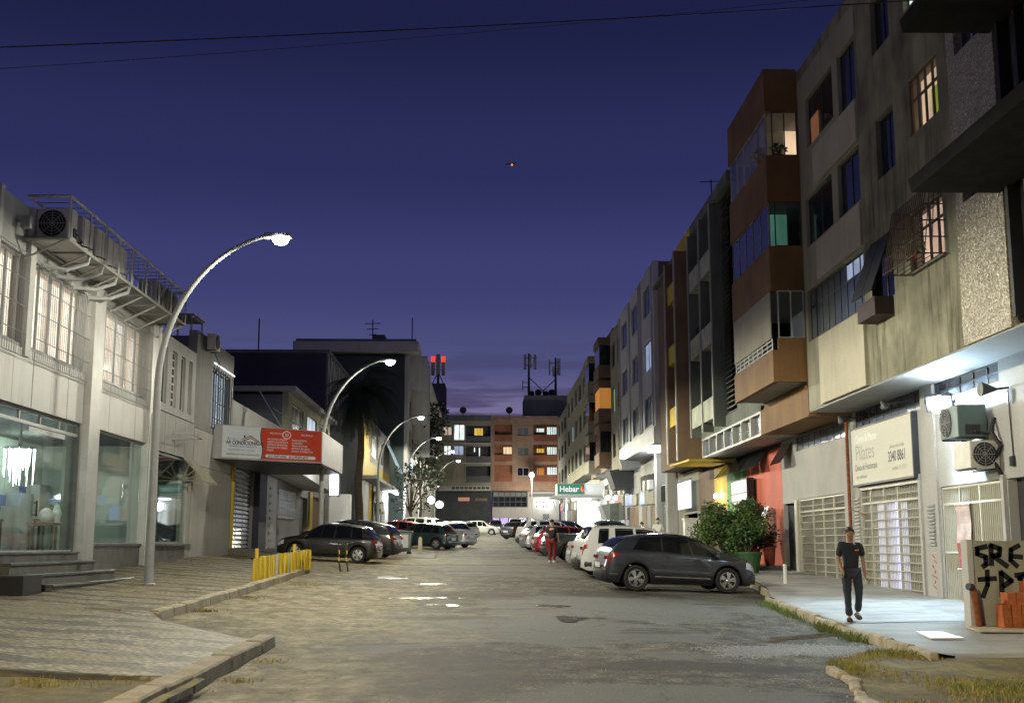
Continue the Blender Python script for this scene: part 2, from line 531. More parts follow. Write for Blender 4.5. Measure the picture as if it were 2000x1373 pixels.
K['banner'] = wall_mat('banner', (0.48, 0.36, 0.32), 0.7, 0.25, 3)
K['banner_red'] = wall_mat('banner_red', (0.40, 0.10, 0.10), 0.7, 0.4, 6)
K['door_blue'] = plain('door_blue', (0.02, 0.09, 0.35), 0.5)
K['dumpster_green'] = wall_mat('dumpster_green', (0.13, 0.16, 0.13), 0.7, 0.25, 3, 0.4)
K['orange_plastic'] = plain('orange_plastic', (0.6, 0.12, 0.02), 0.5)
K['interior'] = wall_mat('interior', (0.50, 0.53, 0.48), 0.8, 0.12, 0.7)
K['interior_dark'] = wall_mat('interior_dark', (0.05, 0.055, 0.06), 0.9, 0.2)


def car_paint(name, col, metal=0.35):
    m, nt, b = new_mat(name)
    fl = pos_noise(nt, 900, 1)
    nt.links.new(ramp(nt, fl.outputs['Fac'], [(0.35, tuple(c * 0.85 for c in col)), (0.65, tuple(min(1, c * 1.15) for c in col))]).outputs['Color'], b.inputs['Base Color'])
    b.inputs['Metallic'].default_value = metal; b.inputs['Roughness'].default_value = 0.36
    b.inputs['Coat Weight'].default_value = 1.0; b.inputs['Coat Roughness'].default_value = 0.04
    return m


K['p_graphite'] = car_paint('p_graphite', (0.026, 0.028, 0.036))
K['p_white'] = car_paint('p_white', (0.60, 0.60, 0.58), 0.0)
K['p_olive'] = car_paint('p_olive', (0.013, 0.012, 0.009))
K['p_black'] = car_paint('p_black', (0.010, 0.010, 0.013))
K['p_teal'] = car_paint('p_teal', (0.015, 0.035, 0.038))
K['p_silver'] = car_paint('p_silver', (0.42, 0.44, 0.45), 0.5)
K['p_red'] = car_paint('p_red', (0.30, 0.015, 0.025))
K['p_greydark'] = car_paint('p_greydark', (0.05, 0.06, 0.058))
K['p_blue'] = car_paint('p_blue', (0.02, 0.08, 0.14))


def road_mat():
    """worn asphalt: exposed aggregate, square repairs, tan dust, damp dark runs"""
    m, nt, b = new_mat('asphalt')
    g = nt.nodes.new('ShaderNodeNewGeometry')
    mid = pos_noise(nt, 0.5, 7, (1.0, 0.75, 1), 0.62)
    fine = pos_noise(nt, 26, 5, rough=0.7)
    grit = nt.nodes.new('ShaderNodeTexVoronoi'); grit.inputs['Scale'].default_value = 55
    nt.links.new(g.outputs['Position'], grit.inputs['Vector'])
    gs = nt.nodes.new('ShaderNodeSeparateColor'); nt.links.new(grit.outputs['Color'], gs.inputs[0])
    asp = ramp(nt, fine.outputs['Fac'], [(0.30, (0.026, 0.024, 0.018)), (0.50, (0.076, 0.070, 0.053)), (0.70, (0.180, 0.165, 0.125))]).outputs['Color']
    asp = mix_col(nt, ramp(nt, gs.outputs[0], [(0.80, (0, 0, 0)), (0.9, (0.5,) * 3)]).outputs['Color'], asp, (0.36, 0.33, 0.27))
    mf = pos_noise(nt, 2.6, 7, (1.0, 0.55, 1), 0.75)
    asp = mix_col(nt, 0.85, asp, ramp(nt, mf.outputs['Fac'], [(0.36, (0.35, 0.33, 0.31)), (0.5, (1.0, 0.98, 0.94)), (0.64, (2.1, 2.0, 1.85))]).outputs['Color'], 'MULTIPLY')
    # smoother, paler asphalt repairs with crisp wandering outlines
    wob = nt.nodes.new('ShaderNodeVectorMath'); wob.operation = 'MULTIPLY_ADD'
    wob.inputs[1].default_value = (2.2, 2.2, 0); nt.links.new(mid.outputs['Color'], wob.inputs[0]); nt.links.new(g.outputs['Position'], wob.inputs[2])
    vo = nt.nodes.new('ShaderNodeTexVoronoi'); vo.inputs['Scale'].default_value = 0.26
    nt.links.new(wob.outputs[0], vo.inputs['Vector'])
    sp = nt.nodes.new('ShaderNodeSeparateColor'); nt.links.new(vo.outputs['Color'], sp.inputs[0])
    patch = ramp(nt, sp.outputs[0], [(0.50, (0, 0, 0)), (0.52, (0.8,) * 3)])
    pale = ramp(nt, fine.outputs['Fac'], [(0.3, (0.10, 0.098, 0.088)), (0.7, (0.20, 0.195, 0.175))]).outputs['Color']
    asp = mix_col(nt, patch.outputs['Color'], asp, pale)
    # tan dust gathers toward the left kerb and in drifts
    sx = nt.nodes.new('ShaderNodeSeparateXYZ'); nt.links.new(g.outputs['Position'], sx.inputs[0])
    mr = nt.nodes.new('ShaderNodeMapRange'); mr.inputs[1].default_value = 0.5; mr.inputs[2].default_value = -4.5
    mr.inputs[3].default_value = 0.0; mr.inputs[4].default_value = 0.42
    nt.links.new(sx.outputs['X'], mr.inputs[0])
    drift = pos_noise(nt, 0.32, 8, (0.8, 1.0, 1), 0.68)
    ad = nt.nodes.new('ShaderNodeMath'); ad.operation = 'ADD'
    nt.links.new(drift.outputs['Fac'], ad.inputs[0]); nt.links.new(mr.outputs[0], ad.inputs[1])
    df = ramp(nt, ad.outputs[0], [(0.54, (0, 0, 0)), (0.78, (0.85,) * 3)])
    dust = ramp(nt, mf.outputs['Fac'], [(0.36, (0.10, 0.080, 0.042)), (0.5, (0.235, 0.195, 0.110)), (0.64, (0.42, 0.355, 0.22))]).outputs['Color']
    c = mix_col(nt, df.outputs['Color'], asp, dust)
    dk = pos_noise(nt, 0.55, 7, (0.40, 1.2, 1), 0.7)
    c = mix_col(nt, ramp(nt, dk.outputs['Fac'], [(0.53, (0, 0, 0)), (0.66, (0.85,) * 3)]).outputs['Color'], c, (0.033, 0.027, 0.019))
    # repairs, oily and dusty patches, each with an outline of its own
    edge = pos_noise(nt, 1.5, 8, (1, 1, 0), 0.72)
    for (cx, cy, rx, ry, soft, amt, pc) in [
            (3.4, 26.5, 2.2, 4.2, 0.06, 0.9, pale), (1.4, 21.5, 1.2, 3.6, 0.06, 0.9, pale), (1.9, 12.4, 2.0, 1.6, 0.06, 0.9, pale),
            (-0.5, 15.0, 1.5, 3.2, 0.25, 0.75, (0.050, 0.043, 0.032)), (2.7, 15.6, 1.9, 0.7, 0.15, 0.8, (0.040, 0.034, 0.026)), (3.3, 31.6, 1.9, 1.6, 0.3, 0.8, (0.035, 0.028, 0.020)),
            (-0.4, 30.6, 1.7, 2.2, 0.3, 0.7, (0.045, 0.036, 0.026)), (-3.4, 24.5, 1.9, 5.5, 0.5, 0.8, dust), (-2.2, 14.2, 1.2, 3.2, 0.4, 0.8, dust), (-3.0, 33.0, 1.8, 3.0, 0.5, 0.6, dust)]:
        mp = nt.nodes.new('ShaderNodeMapping'); mp.inputs['Location'].default_value = (-cx / rx, -cy / ry, 0); mp.inputs['Scale'].default_value = (1 / rx, 1 / ry, 0)
        nt.links.new(g.outputs['Position'], mp.inputs[0])
        ln = nt.nodes.new('ShaderNodeVectorMath'); ln.operation = 'LENGTH'; nt.links.new(mp.outputs[0], ln.inputs[0])
        ew = nt.nodes.new('ShaderNodeMath'); ew.operation = 'MULTIPLY_ADD'; ew.inputs[1].default_value = 1.3
        nt.links.new(edge.outputs['Fac'], ew.inputs[0]); nt.links.new(ln.outputs['Value'], ew.inputs[2])
        msk = ramp(nt, ew.outputs[0], [(0.0, (amt,) * 3), (1.0, (0, 0, 0))])
        # keep the ramp inside 0..1: shift so that the outline lies where the wobbled distance reaches 1.5
        sh = nt.nodes.new('ShaderNodeMapRange'); sh.inputs[1].default_value = 1.5 - soft; sh.inputs[2].default_value = 1.5 + soft
        nt.links.new(ew.outputs[0], sh.inputs[0]); nt.links.new(sh.outputs[0], msk.inputs['Fac'])
        c = mix_col(nt, msk.outputs['Color'], c, pc)
    # cracks
    cv = nt.nodes.new('ShaderNodeTexVoronoi'); cv.feature = 'DISTANCE_TO_EDGE'; cv.inputs['Scale'].default_value = 0.3
    nt.links.new(wob.outputs[0], cv.inputs['Vector'])
    c = mix_col(nt, ramp(nt, cv.outputs['Distance'], [(0.002, (0.45,) * 3), (0.008, (0, 0, 0))]).outputs['Color'], c, (0.02, 0.017, 0.012))
    nt.links.new(c, b.inputs['Base Color'])
    b.inputs['Roughness'].default_value = 0.8
    b.inputs['Specular IOR Level'].default_value = 0.3
    bp = nt.nodes.new('ShaderNodeBump'); bp.inputs['Strength'].default_value = 0.9; bp.inputs['Distance'].default_value = 0.03
    nt.links.new(fine.outputs['Fac'], bp.inputs['Height']); nt.links.new(bp.outputs[0], b.inputs['Normal'])
    return m


def mosaic_mat():
    """Portuguese pavement: bands of pale limestone and dark basalt setts, moss and dirt between"""
    m, nt, b = new_mat('mosaic_pavement')
    g = nt.nodes.new('ShaderNodeNewGeometry')
    sx = nt.nodes.new('ShaderNodeSeparateXYZ'); nt.links.new(g.outputs['Position'], sx.inputs[0])
    wn_ = pos_noise(nt, 1.3, 3)
    a = nt.nodes.new('ShaderNodeMath'); a.operation = 'MULTIPLY_ADD'; a.inputs[1].default_value = 0.16
    nt.links.new(sx.outputs['X'], a.inputs[0]); nt.links.new(sx.outputs['Y'], a.inputs[2])
    w = nt.nodes.new('ShaderNodeMath'); w.operation = 'MULTIPLY_ADD'; w.inputs[1].default_value = 1.6
    nt.links.new(wn_.outputs['Fac'], w.inputs[0]); nt.links.new(a.outputs[0], w.inputs[2])
    s = nt.nodes.new('ShaderNodeMath'); s.operation = 'MULTIPLY'; s.inputs[1].default_value = 5.6
    nt.links.new(w.outputs[0], s.inputs[0])
    si = nt.nodes.new('ShaderNodeMath'); si.operation = 'SINE'; nt.links.new(s.outputs[0], si.inputs[0])
    br = pos_noise(nt, 0.9, 5)
    ad = nt.nodes.new('ShaderNodeMath'); ad.operation = 'MULTIPLY_ADD'; ad.inputs[1].default_value = 4.5; ad.inputs[2].default_value = -2.4
    nt.links.new(br.outputs['Fac'], ad.inputs[0])
    su = nt.nodes.new('ShaderNodeMath'); su.operation = 'ADD'; nt.links.new(si.outputs[0], su.inputs[0]); nt.links.new(ad.outputs[0], su.inputs[1])
    band = ramp(nt, su.outputs[0], [(0.0, (0, 0, 0)), (0.25, (0.95, 0.95, 0.95))])
    vo = nt.nodes.new('ShaderNodeTexVoronoi'); vo.inputs['Scale'].default_value = 11
    nt.links.new(g.outputs['Position'], vo.inputs['Vector'])
    sp = nt.nodes.new('ShaderNodeSeparateColor'); nt.links.new(vo.outputs['Color'], sp.inputs[0])
    pale = ramp(nt, sp.outputs[0], [(0, (0.20, 0.16, 0.09)), (1, (0.42, 0.36, 0.25))]).outputs['Color']
    dark = ramp(nt, sp.outputs[1], [(0, (0.020, 0.018, 0.016)), (1, (0.07, 0.06, 0.05))]).outputs['Color']
    c = mix_col(nt, band.outputs['Color'], pale, dark)
    joint = ramp(nt, vo.outputs['Distance'], [(0.35, (0, 0, 0)), (0.6, (0.7,) * 3)])
    c = mix_col(nt, joint.outputs['Color'], c, (0.07, 0.06, 0.03))
    mo = pos_noise(nt, 1.1, 6)
    c = mix_col(nt, ramp(nt, mo.outputs['Fac'], [(0.47, (0, 0, 0)), (0.66, (0.8,) * 3)]).outputs['Color'], c, (0.19, 0.145, 0.06))
    nt.links.new(c, b.inputs['Base Color']); b.inputs['Roughness'].default_value = 0.7
    bp = nt.nodes.new('ShaderNodeBump'); bp.inputs['Strength'].default_value = 0.8; bp.inputs['Distance'].default_value = 0.015; bp.invert = True
    nt.links.new(vo.outputs['Distance'], bp.inputs['Height']); nt.links.new(bp.outputs[0], b.inputs['Normal'])
    return m


def dirt_mat():
    m, nt, b = new_mat('verge_dirt')
    n = pos_noise(nt, 0.9, 6); f = pos_noise(nt, 4.5, 8, (1, 0.6, 1), 0.8)
    a = ramp(nt, f.outputs['Fac'], [(0.3, (0.06, 0.05, 0.032)), (0.7, (0.20, 0.165, 0.105))]).outputs['Color']
    d = ramp(nt, f.outputs['Fac'], [(0.3, (0.12, 0.10, 0.03)), (0.7, (0.34, 0.28, 0.11))]).outputs['Color']
    nt.links.new(mix_col(nt, ramp(nt, n.outputs['Fac'], [(0.4, (0, 0, 0)), (0.6, (1, 1, 1))]).outputs['Color'], a, d), b.inputs['Base Color'])
    b.inputs['Roughness'].default_value = 0.95
    bp = nt.nodes.new('ShaderNodeBump'); bp.inputs['Strength'].default_value = 0.9; bp.inputs['Distance'].default_value = 0.03
    nt.links.new(f.outputs['Fac'], bp.inputs['Height']); nt.links.new(bp.outputs[0], b.inputs['Normal'])
    return m


def wet_mat(name, col, rough, bump, bs):
    m, nt, b = new_mat(name)
    n = pos_noise(nt, bs, 4)
    nt.links.new(ramp(nt, n.outputs['Fac'], [(0.3, tuple(c * 0.5 for c in col)), (0.7, col)]).outputs['Color'], b.inputs['Base Color'])
    b.inputs['Roughness'].default_value = rough; b.inputs['Specular IOR Level'].default_value = 0.6
    if bump:
        bp = nt.nodes.new('ShaderNodeBump'); bp.inputs['Strength'].default_value = bump; bp.inputs['Distance'].default_value = 0.02
        nt.links.new(n.outputs['Fac'], bp.inputs['Height']); nt.links.new(bp.outputs[0], b.inputs['Normal'])
    return m


def puddle_mat():
    """water standing in hollows, with damp asphalt showing through between"""
    m, nt, b = new_mat('puddle')
    n = pos_noise(nt, 3.2, 6, (1.0, 0.6, 1), 0.7)
    nt.links.new(ramp(nt, n.outputs['Fac'], [(0.44, (0.045, 0.038, 0.028)), (0.56, (0.016, 0.014, 0.011))]).outputs['Color'], b.inputs['Base Color'])
    nt.links.new(ramp(nt, n.outputs['Fac'], [(0.48, (0.85,) * 3), (0.56, (0.22,) * 3)]).outputs['Color'], b.inputs['Roughness'])
    nt.links.new(ramp(nt, n.outputs['Fac'], [(0.48, (0.15,) * 3), (0.56, (0.5,) * 3)]).outputs['Color'], b.inputs['Specular IOR Level'])
    return m


def glitter_mat():
    """panel finished with pebble-dash whose facets catch the street light"""
    m, nt, b = new_mat('pebble_dash')
    g = nt.nodes.new('ShaderNodeNewGeometry')
    vo = nt.nodes.new('ShaderNodeTexVoronoi'); vo.inputs['Scale'].default_value = 38
    nt.links.new(g.outputs['Position'], vo.inputs['Vector'])
    sp = nt.nodes.new('ShaderNodeSeparateColor'); nt.links.new(vo.outputs['Color'], sp.inputs[0])
    c = ramp(nt, sp.outputs[0], [(0, (0.16, 0.135, 0.08)), (0.6, (0.36, 0.31, 0.21)), (1, (0.75, 0.68, 0.52))]).outputs['Color']
    n = pos_noise(nt, 0.7, 5)
    c = mix_col(nt, 0.5, c, ramp(nt, n.outputs['Fac'], [(0.3, (0.45,) * 3), (0.7, (1,) * 3)]).outputs['Color'], 'MULTIPLY')
    nt.links.new(c, b.inputs['Base Color']); b.inputs['Roughness'].default_value = 0.38; b.inputs['Specular IOR Level'].default_value = 0.8
    # every pebble is a facet with a tilt of its own
    nm = nt.nodes.new('ShaderNodeVectorMath'); nm.operation = 'SUBTRACT'; nm.inputs[1].default_value = (0.5, 0.5, 0.5)
    nt.links.new(vo.outputs['Color'], nm.inputs[0])
    sc = nt.nodes.new('ShaderNodeVectorMath'); sc.operation = 'SCALE'; sc.inputs['Scale'].default_value = 0.9
    nt.links.new(nm.outputs[0], sc.inputs[0])
    ad = nt.nodes.new('ShaderNodeVectorMath'); ad.operation = 'ADD'
    nt.links.new(g.outputs['Normal'], ad.inputs[0]); nt.links.new(sc.outputs[0], ad.inputs[1])
    no = nt.nodes.new('ShaderNodeVectorMath'); no.operation = 'NORMALIZE'; nt.links.new(ad.outputs[0], no.inputs[0])
    nt.links.new(no.outputs[0], b.inputs['Normal'])
    return m


K['asphalt'] = road_mat()
K['mosaic'] = mosaic_mat()
K['dirt'] = dirt_mat()
K['puddle'] = puddle_mat()
K['cage_brown'] = plain('cage_brown', (0.085, 0.060, 0.045), 0.8)
K['chrome'] = plain('chrome', (0.6, 0.6, 0.6), 0.2, 1.0)
K['blue_lit_gravel'] = wet_mat('blue_lit_gravel', (0.46, 0.49, 0.54), 0.5, 1.0, 22)  # the floodlight's blue cast is put into the gravel colour
K['repair'] = wall_mat('repair', (0.165, 0.16, 0.145), 0.8, 0.25, 2.2, bump=0.4, bscale=30)
K['dark_patch'] = wall_mat('dark_patch', (0.052, 0.045, 0.034), 0.8, 0.4, 2.5, bump=0.6, bscale=24)
K['dust_drift'] = wall_mat('dust_drift', (0.27, 0.22, 0.135), 0.95, 0.3, 2.2, bump=0.4, bscale=24)
K['pebble'] = glitter_mat()

# ------------------------------------------------------------------ ground
def grid_sheet(name, xs, ys, zf, mat, **kw):
    mb = MB(); nx = len(xs)
    mb.v = [(x, y, zf(x, y)) for y in ys for x in xs]
    mb.f = [(j * nx + i, j * nx + i + 1, (j + 1) * nx + i + 1, (j + 1) * nx + i) for j in range(len(ys) - 1) for i in range(nx - 1)]
    mb.mi = [0] * len(mb.f)
    return mb.build(name, mat, smooth=True, auto=None, **kw)


def bumpy(x, y):
    return 0.012 * math.sin(x * 1.9 + 0.6 * y) * math.sin(y * 1.3 - 0.4 * x) + 0.008 * math.sin(x * 4.1 + 1.7) * math.sin(y * 3.3)


gx = [-900, -300, -90, -40, -20, -15] + [x * 0.5 for x in range(-24, 25)] + [13, 15, 20, 40, 90, 300, 900]
gy = [-60, -30, -10, 0] + [y * 0.5 for y in range(6, 120)] + list(range(60, 200, 2)) + [220, 260, 320, 399, 600, 1200]
grid_sheet('road', gx, gy, lambda x, y: ground_z(x, min(y, 395)) + (bumpy(x, y) if abs(x) < 11 and y < 130 else 0), K['asphalt'], kind='structure')


def outer_edge(y):
    if y < 17.9: return -3.0
    if y < 21.0: return -3.0 - (y - 17.9) / 3.1 * 2.5
    if y < 39.0: return -5.5
    return -5.5 - min(3.2, (y - 39.0) * 1.0)


def walk_z(x, y):
    lift = 0.14
    if 17.4 < y < 21.0 and x > outer_edge(y) - 1.0:
        lift = 0.03 + 0.11 * min(1, max(0, (outer_edge(y) - x) / 1.0))
    return ground_z(x, y) + lift


mb = MB(); rows = [12.59] + [12.6 + 0.35 * i for i in range(int((42.5 - 12.6) / 0.35))]
NC = 16
for y in rows:
    e = outer_edge(y)
    for i in range(NC):
        x = e - 0.14 - (e - 0.14 + 10.4) * i / (NC - 1)
        yy = y + (0.25 * math.sin(x * 1.7) + 0.1 * math.sin(x * 5.1) if y < 12.61 else 0)
        mb.v.append((x, yy, walk_z(x, yy) - (0.3 if y == 12.59 else 0)))
for j in range(len(rows) - 1):
    for i in range(NC - 1):
        mb.f.append((j * NC + i, (j + 1) * NC + i, (j + 1) * NC + i + 1, j * NC + i + 1)); mb.mi.append(0)
mb.build('mosaic_sidewalk', K['mosaic'], smooth=True, auto=None, kind='structure')
# bare gravelly ground where the mosaic breaks off
grid_sheet('gravel_verge', [-10.4 + 0.5 * i for i in range(16)], [4 + 0.5 * i for i in range(19)],
           lambda x, y: ground_z(x, y) + 0.115 + bumpy(x * 2, y * 2), K['dirt'], kind='structure')

kerb = thing('kerb_left', None, None); kerb['kind'] = 'structure'


def kerb_run(parent, pts, w=0.15, top=0.17, n_len=0.95, jitter=0.012, side=1):
    """one stone after another along a polyline"""
    pts = [Vector(p) for p in pts]
    for a, b in zip(pts[:-1], pts[1:]):
        L = (b - a).length; n = max(1, round(L / n_len)); d = (b - a).normalized(); nrm = Vector((d.y, -d.x)) * side
        for k in range(n):
            p = a + d * (L * k / n + 0.008); q = a + d * (L * (k + 1) / n - 0.008)
            o = Vector((random.uniform(-jitter, jitter), random.uniform(-jitter, jitter)))
            dz = random.uniform(-jitter, jitter)
            c = [p + o, q + o, q + o - nrm * w, p + o - nrm * w]
            ch = 0.02
            t = [p + o - nrm * ch, q + o - nrm * ch, q + o - nrm * w, p + o - nrm * w]
            MB().hexa([(v.x, v.y, ground_z(v.x, v.y) - 0.1) for v in c],
                      [(v.x + random.uniform(-jitter, jitter), v.y, ground_z(v.x, v.y) + top + dz + random.uniform(-jitter, jitter)) for v in t]).build('kerbstone', K['kerb'], parent, bevel=0.022)


kerb_run(kerb, [(-3.0, 7.0), (-3.0, 17.9)], 0.28, 0.17)
kerb_run(kerb, [(-5.5, 21.1), (-5.5, 39.0)], 0.20, 0.18)
kerb_run(kerb, [(-5.5, 21.15), (-6.8, 21.2)], 0.18, 0.16, 0.6)
kerb_run(kerb, [(-5.5, 39.05), (-8.7, 42.25)], 0.18, 0.17)
kerb_run(kerb, [(-8.7, 42.3), (-10.3, 42.6)], 0.18, 0.17)

# right pavement and kerb
def edge_r(y):
    return float(np.interp(y, [4, 17, 22, 30, 33, 36, 200], [9.0, 6.2, 6.35, 6.95, 7.6, 8.0, 8.0]))


def rwalk_z(x, y):
    return float(np.interp(y, GY, GZ)) - 0.157 + 0.17 + max(0, x - 7) * 0.015


mb = MB(); rows = [16.59] + [16.6 + 0.5 * i for i in range(int((168 - 16.6) / 0.5))]; NC = 10
for y in rows:
    e = edge_r(y)
    for i in range(NC):
        x = e + 0.12 + (11.2 - e - 0.12) * i / (NC - 1)
        mb.v.append((x, y, rwalk_z(x, y) - (0.4 if y == 16.59 else 0)))
for j in range(len(rows) - 1):
    for i in range(NC - 1):
        mb.f.append((j * NC + i, j * NC + i + 1, (j + 1) * NC + i + 1, (j + 1) * NC + i)); mb.mi.append(0)
mb.build('concrete_sidewalk', K['concrete_slab'], smooth=True, auto=None, kind='structure')
kerb2 = thing('kerb_right', None, None); kerb2['kind'] = 'structure'
kerb_run(kerb2, [(edge_r(y), y) for y in (17, 22, 30, 33, 36, 60)], 0.14, 0.165, 0.95, 0.015, side=-1)
# pale patch of new concrete before the gates
mb = MB(); poly = [(6.55, 22.2), (9.0, 22.4), (9.3, 24.6), (9.4, 28.0), (8.9, 28.7), (6.9, 27.0)]
mb.v = [(x, y, rwalk_z(x, y) + 0.006) for x, y in poly]; mb.f = [tuple(range(len(poly)))]; mb.mi = [0]
mb.build('sidewalk_patch', wall_mat('new_concrete', (0.40, 0.40, 0.385), 0.75, 0.22, 1.6, 0.0, bump=0.25), kind='structure')
# dirt verge in the right foreground
def verge_left(y):
    return float(np.interp(y, [3, 10, 12.5, 15, 17, 18.2], [3.1, 3.5, 3.9, 4.3, 4.9, 6.0])) + 0.12 * math.sin(y * 2.3)


mb = MB(); rows = [3 + 0.4 * i for i in range(39)]; NC = 22
for y in rows:
    e = verge_left(y)
    for i in range(NC):
        x = e + (16 - e) * (i / (NC - 1)) ** 1.5
        h = 0.012 + 0.03 * min(1, (x - e) / 0.7) + bumpy(2 * x, 2 * y) * 1.2 + 0.012 * math.sin(7 * x + 2 * y) * math.sin(5 * y - x)
        if x > 6.3: h += 0.10 * min(1, max(0, (y - 15.2) / 1.3))
        if y > 17.0: h = min(h, 0.15)
        mb.v.append((x, y, ground_z(x, y) + h))
for j in range(len(rows) - 1):
    for i in range(NC - 1):
        mb.f.append((j * NC + i, j * NC + i + 1, (j + 1) * NC + i + 1, (j + 1) * NC + i)); mb.mi.append(0)
mb.build('dirt_verge', K['dirt'], smooth=True, auto=None, kind='structure')


old_kerb = thing('old_kerb', None, None); old_kerb['kind'] = 'structure'
kerb_run(old_kerb, [(verge_left(y) - 0.06, y) for y in (9.0, 11.0, 12.6, 14.0, 15.2, 16.2)], 0.16, 0.055, 0.7, 0.025, side=-1)


def blob_sheet(name, cx, cy, rx, ry, lift, mat, seed, label, cat, group=None, n=36, rot=0.0, sharp=0.3):
    rnd = random.Random(seed); ph = [rnd.uniform(0, 6.28) for _ in range(5)]
    mb = MB(); rings = 4
    mb.v.append((cx, cy, ground_z(cx, cy) + lift + bumpy(cx, cy)))
    for r in range(1, rings + 1):
        for k in range(n):
            t = 2 * math.pi * k / n
            q = (1 + sharp * math.sin(2 * t + ph[0]) + sharp * 0.8 * math.sin(3 * t + ph[1]) + sharp * 0.5 * math.sin(7 * t + ph[2]) + sharp * 0.3 * math.sin(13 * t + ph[3]) + sharp * 0.25 * math.sin(23 * t + ph[4])) * r / rings
            x, y = rx * q * math.cos(t), ry * q * math.sin(t)
            x, y = x * math.cos(rot) - y * math.sin(rot) + cx, x * math.sin(rot) + y * math.cos(rot) + cy
            mb.v.append((x, y, ground_z(x, y) + lift + bumpy(x, y)))
    for k in range(n): mb.f.append((0, 1 + k, 1 + (k + 1) % n))
    for r in range(rings - 1):
        for k in range(n):
            a = 1 + r * n
            mb.f.append((a + k, a + n + k, a + n + (k + 1) % n, a + (k + 1) % n))
    mb.mi = [0] * len(mb.f)
    return mb.build(name, mat, label=label, cat=cat, group=group, smooth=True, auto=None)


PG = 'puddles on the worn asphalt'
for i, (cx, cy, rx, ry, lab) in enumerate([
        (-3.2, 38.5, 0.8, 0.6, 'long bright puddle on the asphalt beyond the yellow pickets'),
        (-1.9, 35.6, 0.7, 0.22, 'thin puddle streak in the middle of the road, farthest of the wet streaks'),
        (0.3, 33.4, 0.5, 0.16, 'thin wet streak on the asphalt right of the long puddle'),
        (-1.6, 29.5, 0.8, 0.22, 'dark edged puddle in mid road nearer than the long puddle'),
        (-0.9, 27.4, 0.35, 0.12, 'small thin puddle below the dark edged puddle'),
        (1.6, 27.0, 0.28, 0.35, 'small glinting puddle right of the road centre'),
        (1.7, 23.5, 0.35, 0.5, 'dark damp spot on the pale asphalt repair')]):
    blob_sheet('puddle', cx, cy, rx, ry, 0.008, K['puddle'], 20 + i, lab, 'puddle', PG, sharp=0.45)
def gravel_patch():
    """pale loose gravel washed against the right kerb"""
    rnd = random.Random(9); mb = MB(); n = 0
    while n < 9000:
        u, v = rnd.gauss(0, 0.45), rnd.gauss(0, 0.40)
        x = 4.75 + 1.55 * u + 0.35 * v; y = 18.3 + 1.15 * v + 0.55 * u
        if x > edge_r(y) - 0.02 or x < 2.5 or (u * u + v * v) > 1.1 + 0.5 * math.sin(5 * math.atan2(v, u)): continue
        s_ = rnd.uniform(0.008, 0.018); z = ground_z(x, y) + bumpy(x, y) + s_ * 0.4
        t = rnd.uniform(0, 3.1); c, d = math.cos(t) * s_, math.sin(t) * s_
        k = rnd.uniform(0.4, 0.8)
        mb.hexa([(x + c, y + d, z - s_), (x - d, y + c, z - s_), (x - c, y - d, z - s_), (x + d, y - c, z - s_)],
                [(x + c * k, y + d * k, z + s_ * .8), (x - d * k, y + c * k, z + s_), (x - c * k, y - d * k, z + s_ * .6), (x + d * k, y - c * k, z + s_ * .9)])
        n += 1
    return mb.build('gravel', K['blue_lit_gravel'], label='pale loose gravel beside the right kerb, bluish lamplight painted into its colour', cat='gravel', kind='stuff')


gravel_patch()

# ------------------------------------------------------------------ facade parts shared by the buildings
def grid_window(F, root, u0, u1, z0, z1, nu, nz, frame, pane, d=0.10, fw=0.05, t=0.05, splits=None, back=None, back_d=0.28, pane_fn=None):
    """a window of root: its frame, with every pane a sub-part"""
    us = [u0 + (u1 - u0) * i / nu for i in range(nu + 1)]
    zs = splits if splits else [z0 + (z1 - z0) * j / nz for j in range(nz + 1)]
    mb = MB()
    for i, u in enumerate(us):
        a = u if i == 0 else (u - fw if i == nu else u - fw / 2)
        F.box(mb, a, a + fw, z0, z1, d, d + t)
    for j, z in enumerate(zs):
        a = z if j == 0 else (z - fw if j == len(zs) - 1 else z - fw / 2)
        F.box(mb, u0 + fw, u1 - fw, a, a + fw, d + 0.004, d + t - 0.004)
    w = mb.build('window', frame, root)
    for i in range(nu):
        for j in range(len(zs) - 1):
            p = pane_fn(i, j) if pane_fn else pane
            m2 = MB(); F.box(m2, us[i] + fw * 0.3, us[i + 1] - fw * 0.3, zs[j] + fw * 0.3, zs[j + 1] - fw * 0.3, d + 0.018, d + 0.026)
            m2.build('pane', p, w)
    if back is not None:
        m3 = MB(); F.box(m3, u0, u1, z0, z1, back_d, back_d + 0.01); m3.build('curtain', back, w)
    return w


def bars(F, root, u0, u1, z0, z1, mat, sp=0.11, hz=(), d=-0.03, r=0.011, name='security_grille', hr=None):
    mb = MB(); n = max(2, round((u1 - u0) / sp))
    for i in range(n + 1):
        u = u0 + (u1 - u0) * i / n
        mb.bar(F.pt(u, z0, d), F.pt(u, z1, d), r * 2)
    for z in hz: mb.bar(F.pt(u0, z, d - 0.012), F.pt(u1, z, d - 0.012), (hr or r) * 2)
    return mb.build(name, mat, root)


